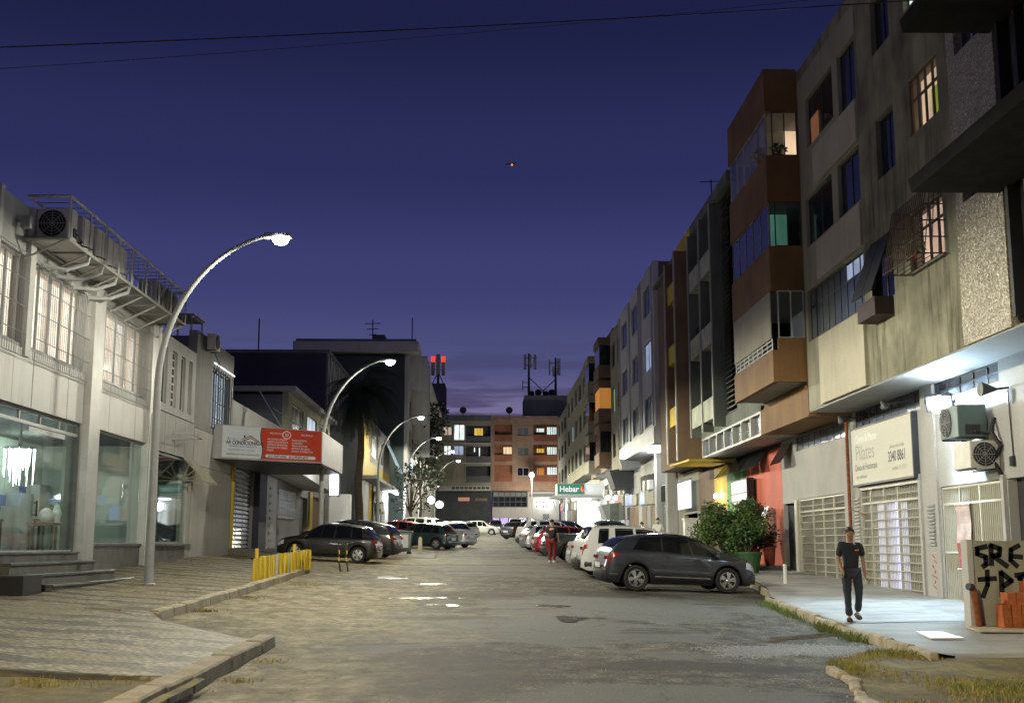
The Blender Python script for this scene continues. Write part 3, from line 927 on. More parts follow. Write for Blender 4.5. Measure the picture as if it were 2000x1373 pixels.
def text_mesh(name, body, size, parent, mat, origin, right, up, align='LEFT', ext=0.003, bold=0.0, sx=1.0):
    cu = bpy.data.curves.new(name, 'FONT'); cu.body = body; cu.size = size; cu.align_x = align; cu.extrude = ext; cu.offset = bold
    tmp = bpy.data.objects.new(name, cu)
    me = bpy.data.meshes.new_from_object(tmp)
    bpy.data.objects.remove(tmp); bpy.data.curves.remove(cu)
    r, u = Vector(right).normalized(), Vector(up).normalized(); n = r.cross(u)
    M = Matrix((r, u, n)).transposed().to_4x4()
    for v in me.vertices:
        v.co = M @ Vector((v.co.x * sx, v.co.y, v.co.z)) + Vector(origin) - WL[parent.name]
    me.materials.clear(); me.materials.append(mat)
    o = bpy.data.objects.new(name, me); COL.objects.link(o); o.parent = parent; WL[o.name] = WL[parent.name].copy()
    return o


def make_ac(name, label, loc, rotz, w=0.80, h=0.56, dp=0.30, group=None, mat=None):
    """split air-conditioner condenser; local front is -Y"""
    t = thing(name, label, 'air conditioner', loc, group, rotz)
    mb = MB(); mb.box(-w / 2, w / 2, -dp / 2, dp / 2, 0.03, h)
    mb.build('casing', mat or K['ac_case'], t, local=True, bevel=0.015)
    r = h * 0.42; cx = -w / 2 + r + 0.05; cz = h / 2 + 0.015
    mb = MB(); mb.lathe([(r, -dp / 2 - 0.004), (r, -dp / 2 - 0.014)], 24, 'y', (cx, 0, cz)); mb.build('fan_opening', K['black'], t, local=True)
    mb = MB()
    for k in range(1, 6):
        rr = r * k / 5
        mb.tube([(cx + rr * math.cos(a), -dp / 2 - 0.03, cz + rr * math.sin(a)) for a in [2 * math.pi * i / 20 for i in range(21)]], 0.006, 4, False)
    for k in range(4):
        a = math.pi * k / 4
        mb.bar((cx - r * math.cos(a), -dp / 2 - 0.03, cz - r * math.sin(a)), (cx + r * math.cos(a), -dp / 2 - 0.03, cz + r * math.sin(a)), 0.01)
    mb.build('fan_grille', K['grey_metal'], t, local=True)
    mb = MB(); mb.box(w / 2 + 0.002, w / 2 + 0.03, -dp / 4, dp / 4, h * 0.12, h * 0.4); mb.build('valve_cover', K['dark_metal'], t, local=True)
    mb = MB(); mb.tube([(w / 2 + 0.03, 0.0, h * 0.25), (w / 2 + 0.10, 0.02, h * 0.18), (w / 2 + 0.10, dp * 0.8, h * 0.08), (w / 2 - 0.05, dp * 0.95, h * 0.05)], 0.016, 6)
    mb.build('pipe', K['black'], t, local=True)
    mb = MB()
    for s in (-1, 1): mb.box(s * w * 0.36 - 0.02, s * w * 0.36 + 0.02, -dp / 2 - 0.02, dp / 2 + 0.02, 0, 0.03)
    mb.build('foot', K['dark_metal'], t, local=True)
    return t


FL = FC('L', -10.0)

# ================================================================== white shop building with glass front
b1 = thing('shop_building', 'white two storey shop building with glass front, steps and barred lit windows', 'building', (-10, 28, 0.7))
mb = MB(); mb.box(-20, -13.3, 18, 36.4, 0.4, 8.6); mb.build('building_core', K['grey_plaster'], b1)
mb = MB(); mb.box(-13.3, -10.32, 18, 36.4, 4.6, 8.6); mb.build('upper_floor', K['grey_plaster'], b1)
mb = MB()
FL.wall(mb, 18, 36.4, 5.78, 8.88, [(22.0, 25.75, 5.86, 7.80), (26.1, 29.85, 5.86, 7.80), (30.75, 35.55, 5.80, 7.80)], 0.3)
mb.build('wall', K['grey_panel'], b1)
mb = MB()
for y0, y1 in ((18.4, 19.2), (24.0, 24.15), (25.76, 26.1)): FL.box(mb, y0, y1, 5.6, 8.9, -0.10, -0.002)
mb.build('pilaster', K['white_frame'], b1)
for y0, y1, d in ((29.9, 30.72, -0.22), (35.58, 36.38, -0.12)):
    mb = MB(); FL.box(mb, y0, y1, 0.6, 8.05 if d < -0.2 else 8.4, d, 0.3); mb.build('column', K['white_frame'], b1)
# fascia: one panel next to the other, with open joints
for (a, b, n) in ((18.5, 29.86, 10), (30.76, 35.54, 4)):
    for k in range(n):
        u0 = a + (b - a) * k / n + 0.012; u1 = a + (b - a) * (k + 1) / n - 0.012
        mb = MB(); FL.box(mb, u0, u1, 4.53, 5.77, -0.05 - 0.006 * (k % 2), 0.1); mb.build('fascia_panel', K['white_panel'], b1, bevel=0.006)
mb = MB(); FL.box(mb, 18.4, 35.6, 4.5, 5.78, 0.1, 0.32); mb.build('fascia_back', K['dark_plaster'], b1)
# upper windows: curtain strips lit from inside, behind bars
for (a, b, strips) in ((22.05, 25.7, [(22.2, 23.1), (23.25, 24.2), (24.4, 25.6)]),
                       (26.15, 29.8, [(26.2, 26.8), (26.92, 27.74), (27.88, 28.76), (28.88, 29.7)]),
                       (30.8, 35.5, [(30.9, 31.5), (31.68, 32.45), (32.6, 33.7), (34.4, 35.15)])):
    mb = MB(); n = 1
    for i in range(6):
        u = a + (b - a) * i / 5; FL.box(mb, max(a, u - 0.035), min(b, u + 0.035), 5.86, 7.8, 0.10, 0.15)
    for z in (5.86, 7.74): FL.box(mb, a, b, z, z + 0.06, 0.095, 0.155)
    w = mb.build('window', K['grey_metal'], b1)
    for i in range(5):
        m2 = MB(); FL.box(m2, a + (b - a) * i / 5 + 0.02, a + (b - a) * (i + 1) / 5 - 0.02, 5.9, 7.76, 0.118, 0.124); m2.build('pane', K['clear_glass'], w)
    m2 = MB(); FL.box(m2, a, b, 5.86, 7.8, 0.285, 0.298); m2.build('blind', K['curtain_dim'], w)
    for (s0, s1) in strips:
        m2 = MB(); nf = 9; zt = 7.5 if s0 > 34 else 7.66
        pts = [FL.pt(s0 + (s1 - s0) * k / nf, 0, 0.235 + 0.018 * (k % 2)) for k in range(nf + 1)]
        for k in range(nf):
            p, q = pts[k], pts[k + 1]
            m2.quad((p[0], p[1], 5.88), (q[0], q[1], 5.88), (q[0], q[1], zt), (p[0], p[1], zt))
        m2.build('curtain', K['curtain_warm'], w, label='pale curtain lit warm from inside')
    bars(FL, b1, a, b, 5.55, 7.80, K['grey_metal'], 0.125, (5.56, 6.05, 6.62, 7.2, 7.78), -0.13, 0.0045, hr=0.008)
# shop front, bay with the glass doors
mb = MB(); FL.wall(mb, 18.4, 29.88, 0.4, 4.52, [(18.6, 29.86, 1.43, 4.5)], 0.3); FL.wall(mb, 30.72, 35.58, 0.4, 1.6, (), 0.3)
mb.build('base_wall', K['granite'], b1)
for (a, b, n, z0, z1, zt) in ((18.6, 29.86, 8, 1.46, 4.20, True), (30.74, 35.56, 3, 1.63, 4.48, False)):
    mb = MB()
    if zt:
        FL.box(mb, a, b, 4.20, 4.27, 0.05, 0.13); FL.box(mb, a, b, 4.46, 4.5, 0.05, 0.13)
        for k in range(9): FL.box(mb, a + (b - a) * k / 9, a + (b - a) * k / 9 + 0.05, 4.27, 4.46, 0.06, 0.12)
        FL.box(mb, 26.6, 28.9, 4.06, 4.16, 0.02, 0.06)
    else:
        FL.box(mb, a, b, 4.48, 4.52, 0.05, 0.13)
    FL.box(mb, a, b, z0 - 0.04, z0, 0.05, 0.13)
    fr = mb.build('shop_front', K['white_frame'], b1)
    for k in range(n):
        u0, u1 = a + (b - a) * k / n + 0.006, a + (b - a) * (k + 1) / n - 0.006
        m2 = MB(); FL.box(m2, u0, u1, z0, z1, 0.085, 0.097); m2.build('glass_panel', K['shop_glass'], fr)
    if zt:
        for k in range(9):
            m2 = MB(); FL.box(m2, a + (b - a) * k / 9 + 0.05, a + (b - a) * (k + 1) / 9, 4.27, 4.46, 0.085, 0.092); m2.build('transom_pane', K['shop_glass'], fr)
        m2 = MB(); m2.tube([FL.pt(27.38, 2.2, 0.03), FL.pt(27.38, 2.55, 0.03)], 0.018, 8)
        for z in (2.24, 2.51): m2.tube([FL.pt(27.38, z, 0.03), FL.pt(27.38, z, 0.09)], 0.012, 6)
        m2.build('door_handle', K['black'], fr)
# shop interior behind the glass
mb = MB()
mb.box(-13.2, -10.32, 18.4, 36.3, 1.30, 1.40); mb.build('shop_floor', K['step_stone'], b1)
mb = MB(); mb.box(-13.29, -13.2, 18.4, 36.3, 1.4, 4.5); mb.box(-13.2, -10.35, 36.3, 36.38, 1.4, 4.5)
mb.build('interior_wall', K['interior'], b1)
mb = MB()
for (y, w_, h_) in ((32.0, 1.1, 1.2), (33.6, 0.9, 1.6), (26.2, 0.8, 1.1), (28.9, 0.7, 1.4), (30.6, 0.9, 2.1), (35.0, 0.8, 1.9)): mb.box(-13.15, -12.75, y, y + w_, 1.4, 1.4 + h_)
mb.build('display_shelf', K['white_frame'], b1)
rq = random.Random(3)
for (y, z) in [(27.2, 2.6), (29.9, 2.5), (31.8, 2.7), (33.0, 2.5), (34.6, 2.6), (35.6, 2.7)]:
    mb = MB(); w_ = rq.uniform(0.5, 0.9); mb.box(-13.19, -13.16, y, y + w_, z, z + w_ * rq.uniform(0.6, 1.1)); mb.build('wall_picture', K[rq.choice(['ink_pale', 'dark_plaster', 'brown_panel', 'sign_blue', 'beige_wall'])], b1)
for (x, y, h_) in [(-12.0, 29.3, 0.8), (-11.6, 32.4, 0.75), (-12.2, 34.4, 0.9), (-11.8, 26.0, 0.8)]:
    mb = MB(); mb.box(x - 0.35, x + 0.35, y - 0.4, y + 0.4, 1.4 + h_ - 0.06, 1.4 + h_)
    for dx in (-0.3, 0.3):
        for dy in (-0.35, 0.35): mb.bar((x + dx, y + dy, 1.4), (x + dx, y + dy, 1.4 + h_ - 0.03), 0.05)
    mb.build('show_table', K['brown_panel'], b1)
    mb = MB(); mb.sphere((x, y, 1.4 + h_ + 0.2), 0.2, 10, 8); mb.lathe([(0.08, 0), (0.14, 0.25), (0.06, 0.5)], 10, 'z', (x + 0.2, y + 0.2, 1.4 + h_)); mb.build('show_piece', K[rq.choice(['granite', 'white_paint', 'leaf'])], b1)
CHX, CHY = -11.6, 30.3
mb = MB()
for k in range(30):
    a = 2 * math.pi * k / 30; rr = (0.36, 0.24, 0.12)[k % 3]
    mb.tube([(CHX + rr * math.cos(a), CHY + rr * math.sin(a), 3.95), (CHX + rr * math.cos(a), CHY + rr * math.sin(a), 3.95 - random.uniform(0.3, 0.95))], [0.028, 0.008], 6)
ch = mb.build('chandelier', emit('crystal', (0.86, 0.92, 1.0), 7.0), label='bright crystal chandelier glowing behind the glass doors', cat='chandelier')
mb = MB(); mb.lathe([(0.38, 3.93), (0.38, 3.99), (0.05, 4.03), (0.02, 4.6)], 20, 'z', (CHX, CHY, 0)); mb.build('ceiling_plate', K['grey_metal'], ch)

# entrance steps
for i, (x1, y0, y1, zt, zb) in enumerate([(-9.55, 22.2, 28.9, 1.43, 1.22), (-9.2, 23.9, 29.0, 1.22, 1.0), (-8.85, 24.0, 29.5, 1.0, 0.80), (-8.5, 24.3, 29.8, 0.80, 0.5)]):
    mb = MB(); mb.box(-9.995, x1, y0, y1, zb - 0.25, zt - 0.05); s = mb.build('step', K['step_stone'], b1)
    mb = MB(); mb.box(-9.99, x1 + 0.03, y0 - 0.02, y1 + 0.03, zt - 0.05, zt); mb.build('nosing', K['granite'], s, bevel=0.008)
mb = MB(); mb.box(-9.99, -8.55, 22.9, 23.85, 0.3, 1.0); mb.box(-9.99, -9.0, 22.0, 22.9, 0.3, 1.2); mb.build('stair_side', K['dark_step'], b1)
mb = MB(); FL.box(mb, 30.72, 35.6, 1.56, 1.62, -0.06, 0.05); FL.box(mb, 30.75, 35.55, 0.5, 0.82, -0.25, 0); mb.build('plinth_cap', K['granite'], b1)
mb = MB(); mb.tube([FL.pt(36.0, 8.2, -0.2), FL.pt(35.75, 8.0, -0.28), FL.pt(35.75, 5.5, -0.28), FL.pt(35.6, 5.4, -0.2), FL.pt(35.6, 0.8, -0.17)], 0.045, 8); mb.build('downpipe', K['white_paint'], b1)
mb = MB()
for y in (24.2, 24.6): mb.tube([(-10.6, y, 8.6), (-10.6, y, 10.3)], 0.015, 5)
mb.build('roof_rod', K['dark_metal'], b1)
mb = MB(); FL.box(mb, 25.05, 25.2, 8.25, 8.5, -0.3, -0.1); mb.bar(FL.pt(25.1, 8.4, 0), FL.pt(25.1, 8.4, -0.2), 0.05); mb.build('security_camera', K['grey_metal'], b1)

# rooftop cage with air conditioners
cg = thing('equipment_cage', 'long open metal cage shelf holding air conditioners above the lit windows', 'shelf', (-9.5, 30, 8.1))
mb = MB()
for z in (8.15, 9.1):
    for x in (-9.97, -9.05): mb.bar((x, 25.6, z), (x, 35.9, z), 0.05)
    for y in (25.6, 35.9): mb.bar((-9.97, y, z), (-9.05, y, z), 0.05)
ys = [25.6, 27.0, 28.1, 29.2, 30.3, 31.6, 32.9, 34.2, 35.9]
for y in ys:
    mb.bar((-9.05, y, 8.15), (-9.05, y, 9.1), 0.04); mb.bar((-9.97, y, 8.15), (-9.05, y, 8.15), 0.05)
    mb.bar((-9.97, y, 7.7), (-9.12, y, 8.12), 0.04)
mb.build('frame', K['white_frame'], cg)
mb = MB()
for k in range(40):
    y = 30.4 + k * 0.135; mb.bar((-9.95, y, 8.15), (-9.08, y, 8.15), 0.02)
for k in range(24):
    y = 25.7 + k * 0.43; mb.bar((-9.95, y, 9.1), (-9.08, y, 9.1), 0.015)
    mb.bar((-9.05, y, 8.15), (-9.05, y, 9.1), 0.012)
mb.build('grating', K['grey_metal'], cg)
mb = MB()
for (y0, y1) in ((25.7, 26.9), (27.1, 28.1), (28.3, 29.2), (29.4, 30.3), (33.0, 35.8)): mb.box(-9.9, -9.1, y0, y1, 8.17, 8.195)
mb.build('tray', K['white_frame'], cg)
mb = MB()
for k, y in enumerate((26.9, 27.9, 29.0, 30.1)):
    mb.tube([(-9.9, y - 0.5, 7.75 - 0.03 * k), (-9.5, y - 0.1, 7.72), (-9.15, y + 0.25, 7.95), (-9.1, y + 0.3, 8.2)], 0.05, 7)
mb.build('duct', K['steel'], cg)
ACG = 'air conditioners in the rooftop cage'
make_ac('air_conditioner', 'large pale air conditioner with dark fan opening at the near end of the cage', (-9.5, 26.1, 8.2), 0.0, 0.78, 0.72, 0.34, ACG)
for k, (y, lab) in enumerate([(27.35, 'first of the four slim air conditioners behind the large one in the cage'), (28.3, 'second slim air conditioner in the cage over the barred windows'),
                              (29.25, 'third slim air conditioner in the cage over the barred windows'), (30.0, 'last slim air conditioner before the empty stretch of the cage')]):
    make_ac('air_conditioner', lab, (-9.48, y, 8.2), R(-90), 0.78, 0.84, 0.52, ACG)
for k, (y, lab) in enumerate([(33.6, 'dark air conditioner after the empty stretch of the cage'), (34.4, 'middle dark air conditioner at the far end of the cage'), (35.2, 'farthest air conditioner in the cage, next to the lamp arm')]):
    make_ac('air_conditioner', lab, (-9.46, y, 8.2), R(90), 0.74, 0.74, 0.5, ACG, K['grey_metal'])

# ================================================================== grey panel shop with slit windows
b2 = thing('panel_shop', 'grey panelled shop with tall slit windows and a dark display window', 'building', (-10, 39, 0.8))
mb = MB(); mb.box(-20, -12.6, 36.42, 41.5, 0.4, 7.9); mb.box(-12.6, -10.32, 36.42, 41.5, 4.6, 7.9); mb.build('building_core', K['grey_plaster'], b2)
slits = [(37.05, 37.75), (38.3, 38.95), (39.45, 40.05), (40.5, 41.0)]
mb = MB(); FL.wall(mb, 36.42, 41.5, 5.72, 8.15, [(a, b, 5.95, 7.75) for a, b in slits], 0.3); mb.build('wall', K['grey_panel'], b2)
for k, (a, b) in enumerate(slits):
    w = grid_window(FL, b2, a, b, 5.95, 7.75, 1, 7 if k == 1 else 1, K['white_frame'], K['pane_dark'] if k < 3 else K['pane_grey'], 0.08, 0.05)
for k in range(4):
    u0 = 36.45 + 5.05 * k / 4 + 0.012; u1 = 36.45 + 5.05 * (k + 1) / 4 - 0.012
    mb = MB(); FL.box(mb, u0, u1, 4.45, 5.68, -0.02, 0.1); mb.build('fascia_panel', K['grey_panel'], b2)
mb = MB(); FL.box(mb, 36.42, 41.5, 4.42, 5.72, 0.1, 0.3); FL.box(mb, 36.42, 36.6, 0.5, 4.42, 0, 0.3); FL.box(mb, 40.9, 41.5, 0.5, 4.42, 0, 0.3); mb.build('pier', K['pale_plaster'], b2)
mb = MB(); FL.box(mb, 36.6, 40.9, 0.5, 1.6, 0, 0.3); FL.box(mb, 36.5, 41.3, 1.56, 1.62, -0.12, -0.001); mb.build('plinth', K['granite'], b2)
mb = MB(); FL.box(mb, 36.6, 40.9, 4.36, 4.42, 0.05, 0.13); FL.box(mb, 36.6, 40.9, 1.62, 1.68, 0.05, 0.13); FL.box(mb, 36.6, 36.65, 1.68, 4.36, 0.05, 0.13); FL.box(mb, 40.85, 40.9, 1.68, 4.36, 0.05, 0.13)
fr = mb.build('shop_front', K['grey_metal'], b2)
for k in range(3):
    m2 = MB(); FL.box(m2, 36.6 + 4.3 * k / 3 + 0.01, 36.6 + 4.3 * (k + 1) / 3 - 0.01, 1.68, 4.36, 0.085, 0.095); m2.build('glass_panel', K['shop_glass'], fr)
mb = MB(); mb.box(-12.6, -12.5, 36.5, 41.4, 1.6, 4.4); mb.box(-12.5, -10.35, 36.5, 41.4, 1.5, 1.58); mb.build('interior_wall', K['interior_dark'], b2)
mb = MB(); mb.box(-12.3, -12.0, 37.4, 38.2, 3.1, 3.2); mb.box(-12.3, -12.0, 39.2, 40.0, 3.1, 3.2); mb.build('display_light', emit('display_tube', (0.8, 0.85, 1.0), 5.0), b2)
mb = MB(); mb.box(-12.4, -12.0, 37.2, 40.4, 1.6, 2.5); mb.build('display_shelf', K['white_frame'], b2)
mb = MB()
mb.bar(FL.pt(38.6, 4.9, -0.03), FL.pt(40.4, 5.1, -0.55), 0.03); mb.bar(FL.pt(38.6, 5.1, -0.02), FL.pt(38.6, 5.1, -0.6), 0.03); mb.bar(FL.pt(38.6, 5.1, -0.6), FL.pt(40.4, 5.1, -0.55), 0.03); mb.bar(FL.pt(40.4, 5.1, -0.02), FL.pt(40.4, 5.1, -0.55), 0.03)
mb.build('empty_bracket', K['white_frame'], b2)
aw = MB(); aw.hexa([(-9.98, 40.2, 4.40), (-9.98, 41.9, 4.40), (-9.2, 41.9, 3.60), (-9.2, 40.2, 3.60)], [(-9.98, 40.2, 4.46), (-9.98, 41.9, 4.46), (-9.2, 41.9, 3.66), (-9.2, 40.2, 3.66)])
for k in range(4): aw.bar((-9.98, 40.2 + 0.02, 3.7 + 0.02 * k), (-9.25 - 0.18 * k, 40.22, 3.66 + 0.19 * k), 0.03)
aw.build('small_awning', K['beige_wall'], label='small sloping awning over the doorway past the dark display window', cat='awning')

# ================================================================== plain grey building with the blue lit window
b3 = thing('plain_building', 'plain grey building with one bluish lit barred window upstairs', 'building', (-10, 44.6, 1))
mb = MB(); mb.box(-20, -10.31, 41.52, 47.7, 0.4, 8.8); mb.build('building_core', K['dark_plaster'], b3)
mb = MB(); FL.wall(mb, 41.52, 47.7, 5.6, 9.0, [(44.0, 47.2, 5.85, 8.05)], 0.3); mb.build('wall', K['grey_plaster'], b3)
mb = MB(); FL.wall(mb, 41.52, 47.7, 0.5, 4.3, (), 0.3, -0.06); mb.build('lower_wall', K['pale_plaster'], b3)
for k in range(3):
    mb = MB(); FL.box(mb, 41.55 + 2.05 * k, 41.55 + 2.05 * (k + 1) - 0.03, 4.33, 5.58, -0.03, 0.28); mb.build('fascia_panel', K['pale_plaster'], b3)
w = grid_window(FL, b3, 44.0, 47.2, 5.85, 8.05, 4, 1, K['grey_metal'], K['clear_glass'], 0.08, 0.05)
m2 = MB(); nf = 18
for k in range(nf):
    p = FL.pt(44.05 + 3.1 * k / nf, 0, 0.22 + 0.03 * (k % 2)); q = FL.pt(44.05 + 3.1 * (k + 1) / nf, 0, 0.22 + 0.03 * ((k + 1) % 2))
    m2.quad((p[0], p[1], 5.87), (q[0], q[1], 5.87), (q[0], q[1], 8.0), (p[0], p[1], 8.0))
m2.build('curtain', K['curtain_blue'], w)
bars(FL, b3, 44.0, 47.2, 5.8, 8.1, K['dark_metal'], 0.4, (6.2, 6.8, 7.4), -0.05, 0.012)
mb = MB(); mb.tube([FL.pt(43.9, 8.2, -0.08), FL.pt(47.5, 8.2, -0.08)], 0.03, 6); mb.build('light_tube', emit('outside_tube', (0.9, 0.95, 1), 1.2), b3)
mb = MB(); mb.box(-9.99, -9.6, 41.9, 43.6, 0.5, 1.15); mb.box(-9.6, -9.2, 41.9, 43.2, 0.5, 1.0); mb.build('stoop', K['step_stone'], b3)
mb = MB(); mb.tube([(-9.9, 43.0, 8.8), (-9.6, 43.4, 8.0), (-9.9, 43.9, 7.8), (-9.8, 44.2, 8.3)], 0.015, 5); mb.build('loose_cable', K['black'], b3)
make_ac('air_conditioner', 'lone air conditioner bracketed above the bluish lit window', (-9.75, 42.9, 8.45), R(90), 0.8, 0.6, 0.3)
mb = MB()
for x, y in ((-11.5, 43), (-10.6, 43), (-11.5, 44.6), (-10.6, 44.6)): mb.bar((x, y, 8.8), (x, y, 9.8), 0.05)
for y in (43, 44.6): mb.bar((-11.5, y, 9.8), (-10.6, y, 9.8), 0.05)
for x in (-11.5, -10.6): mb.bar((x, 43, 9.8), (x, 44.6, 9.8), 0.05)
mb.box(-11.6, -10.5, 42.9, 44.7, 9.82, 9.86)
mb.build('roof_rack', K['white_frame'], label='thin metal rack with flat top on the plain grey roof', cat='rack')

# ================================================================== shop with the canopy sign
b4 = thing('sign_shop', 'grey shop with roller shutter, barred white window and low upper storey', 'building', (-10, 60, 1.2))
mb = MB(); mb.box(-20, -10.31, 47.75, 78, 0.4, 7.2); mb.build('building_core', K['dark_plaster'], b4)
mb = MB(); FL.wall(mb, 47.75, 78, 0.5, 7.3, [(48.2, 52.6, 0.9, 4.85), (58.9, 63.9, 2.92, 4.28), (66.0, 68.8, 1.4, 4.2), (70.5, 77, 1.2, 4.4)], 0.3); mb.build('wall', K['grey_plaster'], b4)
mb = MB(); FL.box(mb, 52.8, 54.6, 0.8, 4.9, -0.25, -0.002); mb.build('dark_column', K['navy_wall'], b4)
mb = MB(); FL.box(mb, 54.7, 58.0, 1.2, 4.7, -0.12, -0.002); mb.build('pale_pilaster', K['pale_plaster'], b4)
for k in range(9):
    z = 1.4 + 0.34 * k
    mb = MB(); FL.box(mb, 56.0, 56.5, z, z + 0.12, -0.16, -0.121); mb.build('plaque', K['ink_pale'], b4)
mb = MB(); FL.box(mb, 48.05, 48.2, 0.7, 4.85, -0.10, 0.2); mb.build('door_post', K['yellow_paint'], b4)
sh = MB(); FL.box(sh, 48.2, 52.6, 0.9, 4.85, 0.24, 0.27); sh = sh.build('roller_shutter', K['grey_metal'], b4)
for c in range(3):
    for k in range(22):
        z = 0.95 + 0.176 * k
        m2 = MB(); u0 = 48.3 + 1.42 * c; u1 = u0 + 1.3
        m2.hexa([FL.pt(u0, z, 0.10), FL.pt(u1, z, 0.10), FL.pt(u1, z, 0.2), FL.pt(u0, z, 0.2)], [FL.pt(u0, z + 0.12, 0.15), FL.pt(u1, z + 0.12, 0.15), FL.pt(u1, z + 0.12, 0.2), FL.pt(u0, z + 0.12, 0.2)])
        m2.build('slat', K['shutter'], sh)
w = grid_window(FL, b4, 58.9, 63.9, 2.92, 4.28, 5, 3, K['white_paint'], K['pane_dark'], 0.06, 0.10, splits=[2.92, 3.12, 4.02, 4.28], pane_fn=lambda i, j: emit('pale_blind', (0.62, 0.72, 0.9), 0.30, 5) if j == 1 else K['pane_dark'])
g = bars(FL, b4, 58.95, 63.85, 2.9, 4.3, K['white_paint'], 0.5, (2.95, 3.4, 3.8, 4.25), -0.05, 0.03)
mb = MB(); FL.box(mb, 66.0, 68.8, 1.4, 4.2, 0.2, 0.25); mb.build('door', K['dark_metal'], b4)
mb = MB(); FL.box(mb, 69.2, 70.3, 1.0, 4.6, -0.1, -0.002); mb.build('beige_pier', K['yellow_paint'], b4)
mb = MB(); FL.box(mb, 70.5, 77, 1.2, 4.4, 0.2, 0.25); mb.build('garage_door', K['brown_panel'], b4)
mb = MB(); mb.hexa([(-9.99, 47.6, 0.4), (-7.9, 47.6, 0.4), (-7.9, 54.5, 0.5), (-9.99, 54.5, 0.5)], [(-9.99, 47.6, 1.44), (-7.9, 47.6, 1.24), (-7.9, 54.5, 1.34), (-9.99, 54.5, 1.44)]); mb.build('entrance_ramp', K['step_stone'], b4)
# upper storey set along the street
mb = MB(); FL.wall(mb, 61.2, 78, 7.32, 9.35, [(62.5, 66.5, 7.6, 8.9), (68, 72, 7.6, 8.9), (73, 77, 7.6, 8.9)], 0.3); mb.build('upper_wall', K['beige_wall'], b4)
mb = MB(); mb.box(-16, -10.31, 61.2, 78, 7.3, 9.2); mb.build('upper_core', K['dark_plaster'], b4)
mb = MB(); mb.box(-16, -9.6, 60.9, 78.3, 9.35, 9.6); mb.build('roof', K['grey_panel'], b4)
for a in (62.5, 68, 73): grid_window(FL, b4, a, a + 4, 7.6, 8.9, 3, 1, K['white_frame'], K['pane_grey'] if a != 68 else K['room_blue'], 0.1, 0.06)
mb = MB(); mb.tube([(-8.0, 47.9, 6.1), (-10.0, 52.5, 8.5)], 0.03, 5); mb.tube([(-7.0, 53.5, 6.0), (-10.0, 57, 8.0)], 0.03, 5); mb.build('stay_rod', K['grey_metal'], b4)
mb = MB(); mb.hexa([(-9.99, 52.7, 4.95), (-8.2, 52.7, 4.80), (-8.2, 67, 4.35), (-9.99, 67, 4.6)], [(-9.99, 52.7, 5.1), (-8.2, 52.7, 5.5), (-8.2, 67, 5.6), (-9.99, 67, 5.1)])
mb.build('white_awning', K['white_panel'], label='long white boxed awning past the red sign canopy', cat='awning')
mb = MB(); mb.tube([(-8.3, 66.0, ground_z(-8.3, 66)), (-8.3, 66.0, 4.5)], 0.06, 8); mb.build('awning_post', K['white_paint'], label='thin white post holding the long white awning', cat='post')

# canopy with the printed sign
cn = thing('sign_canopy', 'boxed canopy with a white and red printed air conditioning sign', 'canopy', (-8, 50, 4.7))
A, Bp, Cp, Dp = (-9.98, 44.45), (-6.35, 47.3), (-6.35, 54.2), (-9.98, 54.2)
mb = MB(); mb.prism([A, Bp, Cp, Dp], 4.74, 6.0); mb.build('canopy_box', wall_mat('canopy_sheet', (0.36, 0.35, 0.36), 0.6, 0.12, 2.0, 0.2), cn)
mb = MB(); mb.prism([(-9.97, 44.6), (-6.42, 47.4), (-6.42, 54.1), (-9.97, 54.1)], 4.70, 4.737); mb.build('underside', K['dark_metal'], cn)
rt = Vector((Bp[0] - A[0], Bp[1] - A[1], 0)); LS = rt.length; rt.normalize(); nr = Vector((rt.y, -rt.x, 0))


def sg(s, z, o=0.0):      # point on the sign face: s metres along, z height
    return Vector((A[0], A[1], 0)) + rt * s + nr * o + Vector((0, 0, z))


def sign_poly(name, pts, mat, o0, o1):
    mb = MB(); n = len(pts)
    mb.v = [tuple(sg(s, z, o1)) for s, z in pts] + [tuple(sg(s, z, o0)) for s, z in pts]
    mb.f = [tuple(range(n)), tuple(range(2 * n - 1, n - 1, -1))] + [((i + 1) % n, i, i + n, (i + 1) % n + n) for i in range(n)]
    mb.mi = [0] * len(mb.f)
    return mb.build(name, mat, face)


mb = MB(); mb.hexa([sg(0.35, 4.80, 0.02), sg(LS - 0.04, 4.80, 0.02), sg(LS - 0.04, 4.80, 0.004), sg(0.35, 4.80, 0.004)], [sg(0.35, 5.98, 0.02), sg(LS - 0.04, 5.98, 0.02), sg(LS - 0.04, 5.98, 0.004), sg(0.35, 5.98, 0.004)])
face = mb.build('sign_face', K['sign_white'], cn)
curve = [(1.98 + 0.05 * math.sin(t * 6.28), 4.80 + 1.18 * t) for t in [i / 12 for i in range(13)]]
sign_poly('red_field', [(LS - 0.05, 4.80)] + [(LS - 0.05, 5.98)] + curve[::-1], K['sign_red'], 0.0205, 0.024)
sign_poly('wave_edge', [(s - 0.035, z) for s, z in curve] + [(s, z) for s, z in curve[::-1]], K['sign_navy'], 0.0205, 0.026)
# roof emblem on the white field
sign_poly('house_emblem', [(1.05, 5.49), (1.22, 5.53), (1.50, 5.66), (1.88, 5.44), (1.83, 5.44), (1.50, 5.62), (1.22, 5.51)], K['sign_navy'], 0.0205, 0.024)
sign_poly('chimney_mark', [(1.22, 5.55), (1.28, 5.57), (1.28, 5.66), (1.22, 5.66)], K['sign_navy'], 0.0205, 0.024)
sign_poly('house_emblem', [(1.15, 5.45), (1.50, 5.58), (1.86, 5.41), (1.80, 5.41), (1.50, 5.54), (1.25, 5.44)], K['sign_red'], 0.0205, 0.023)


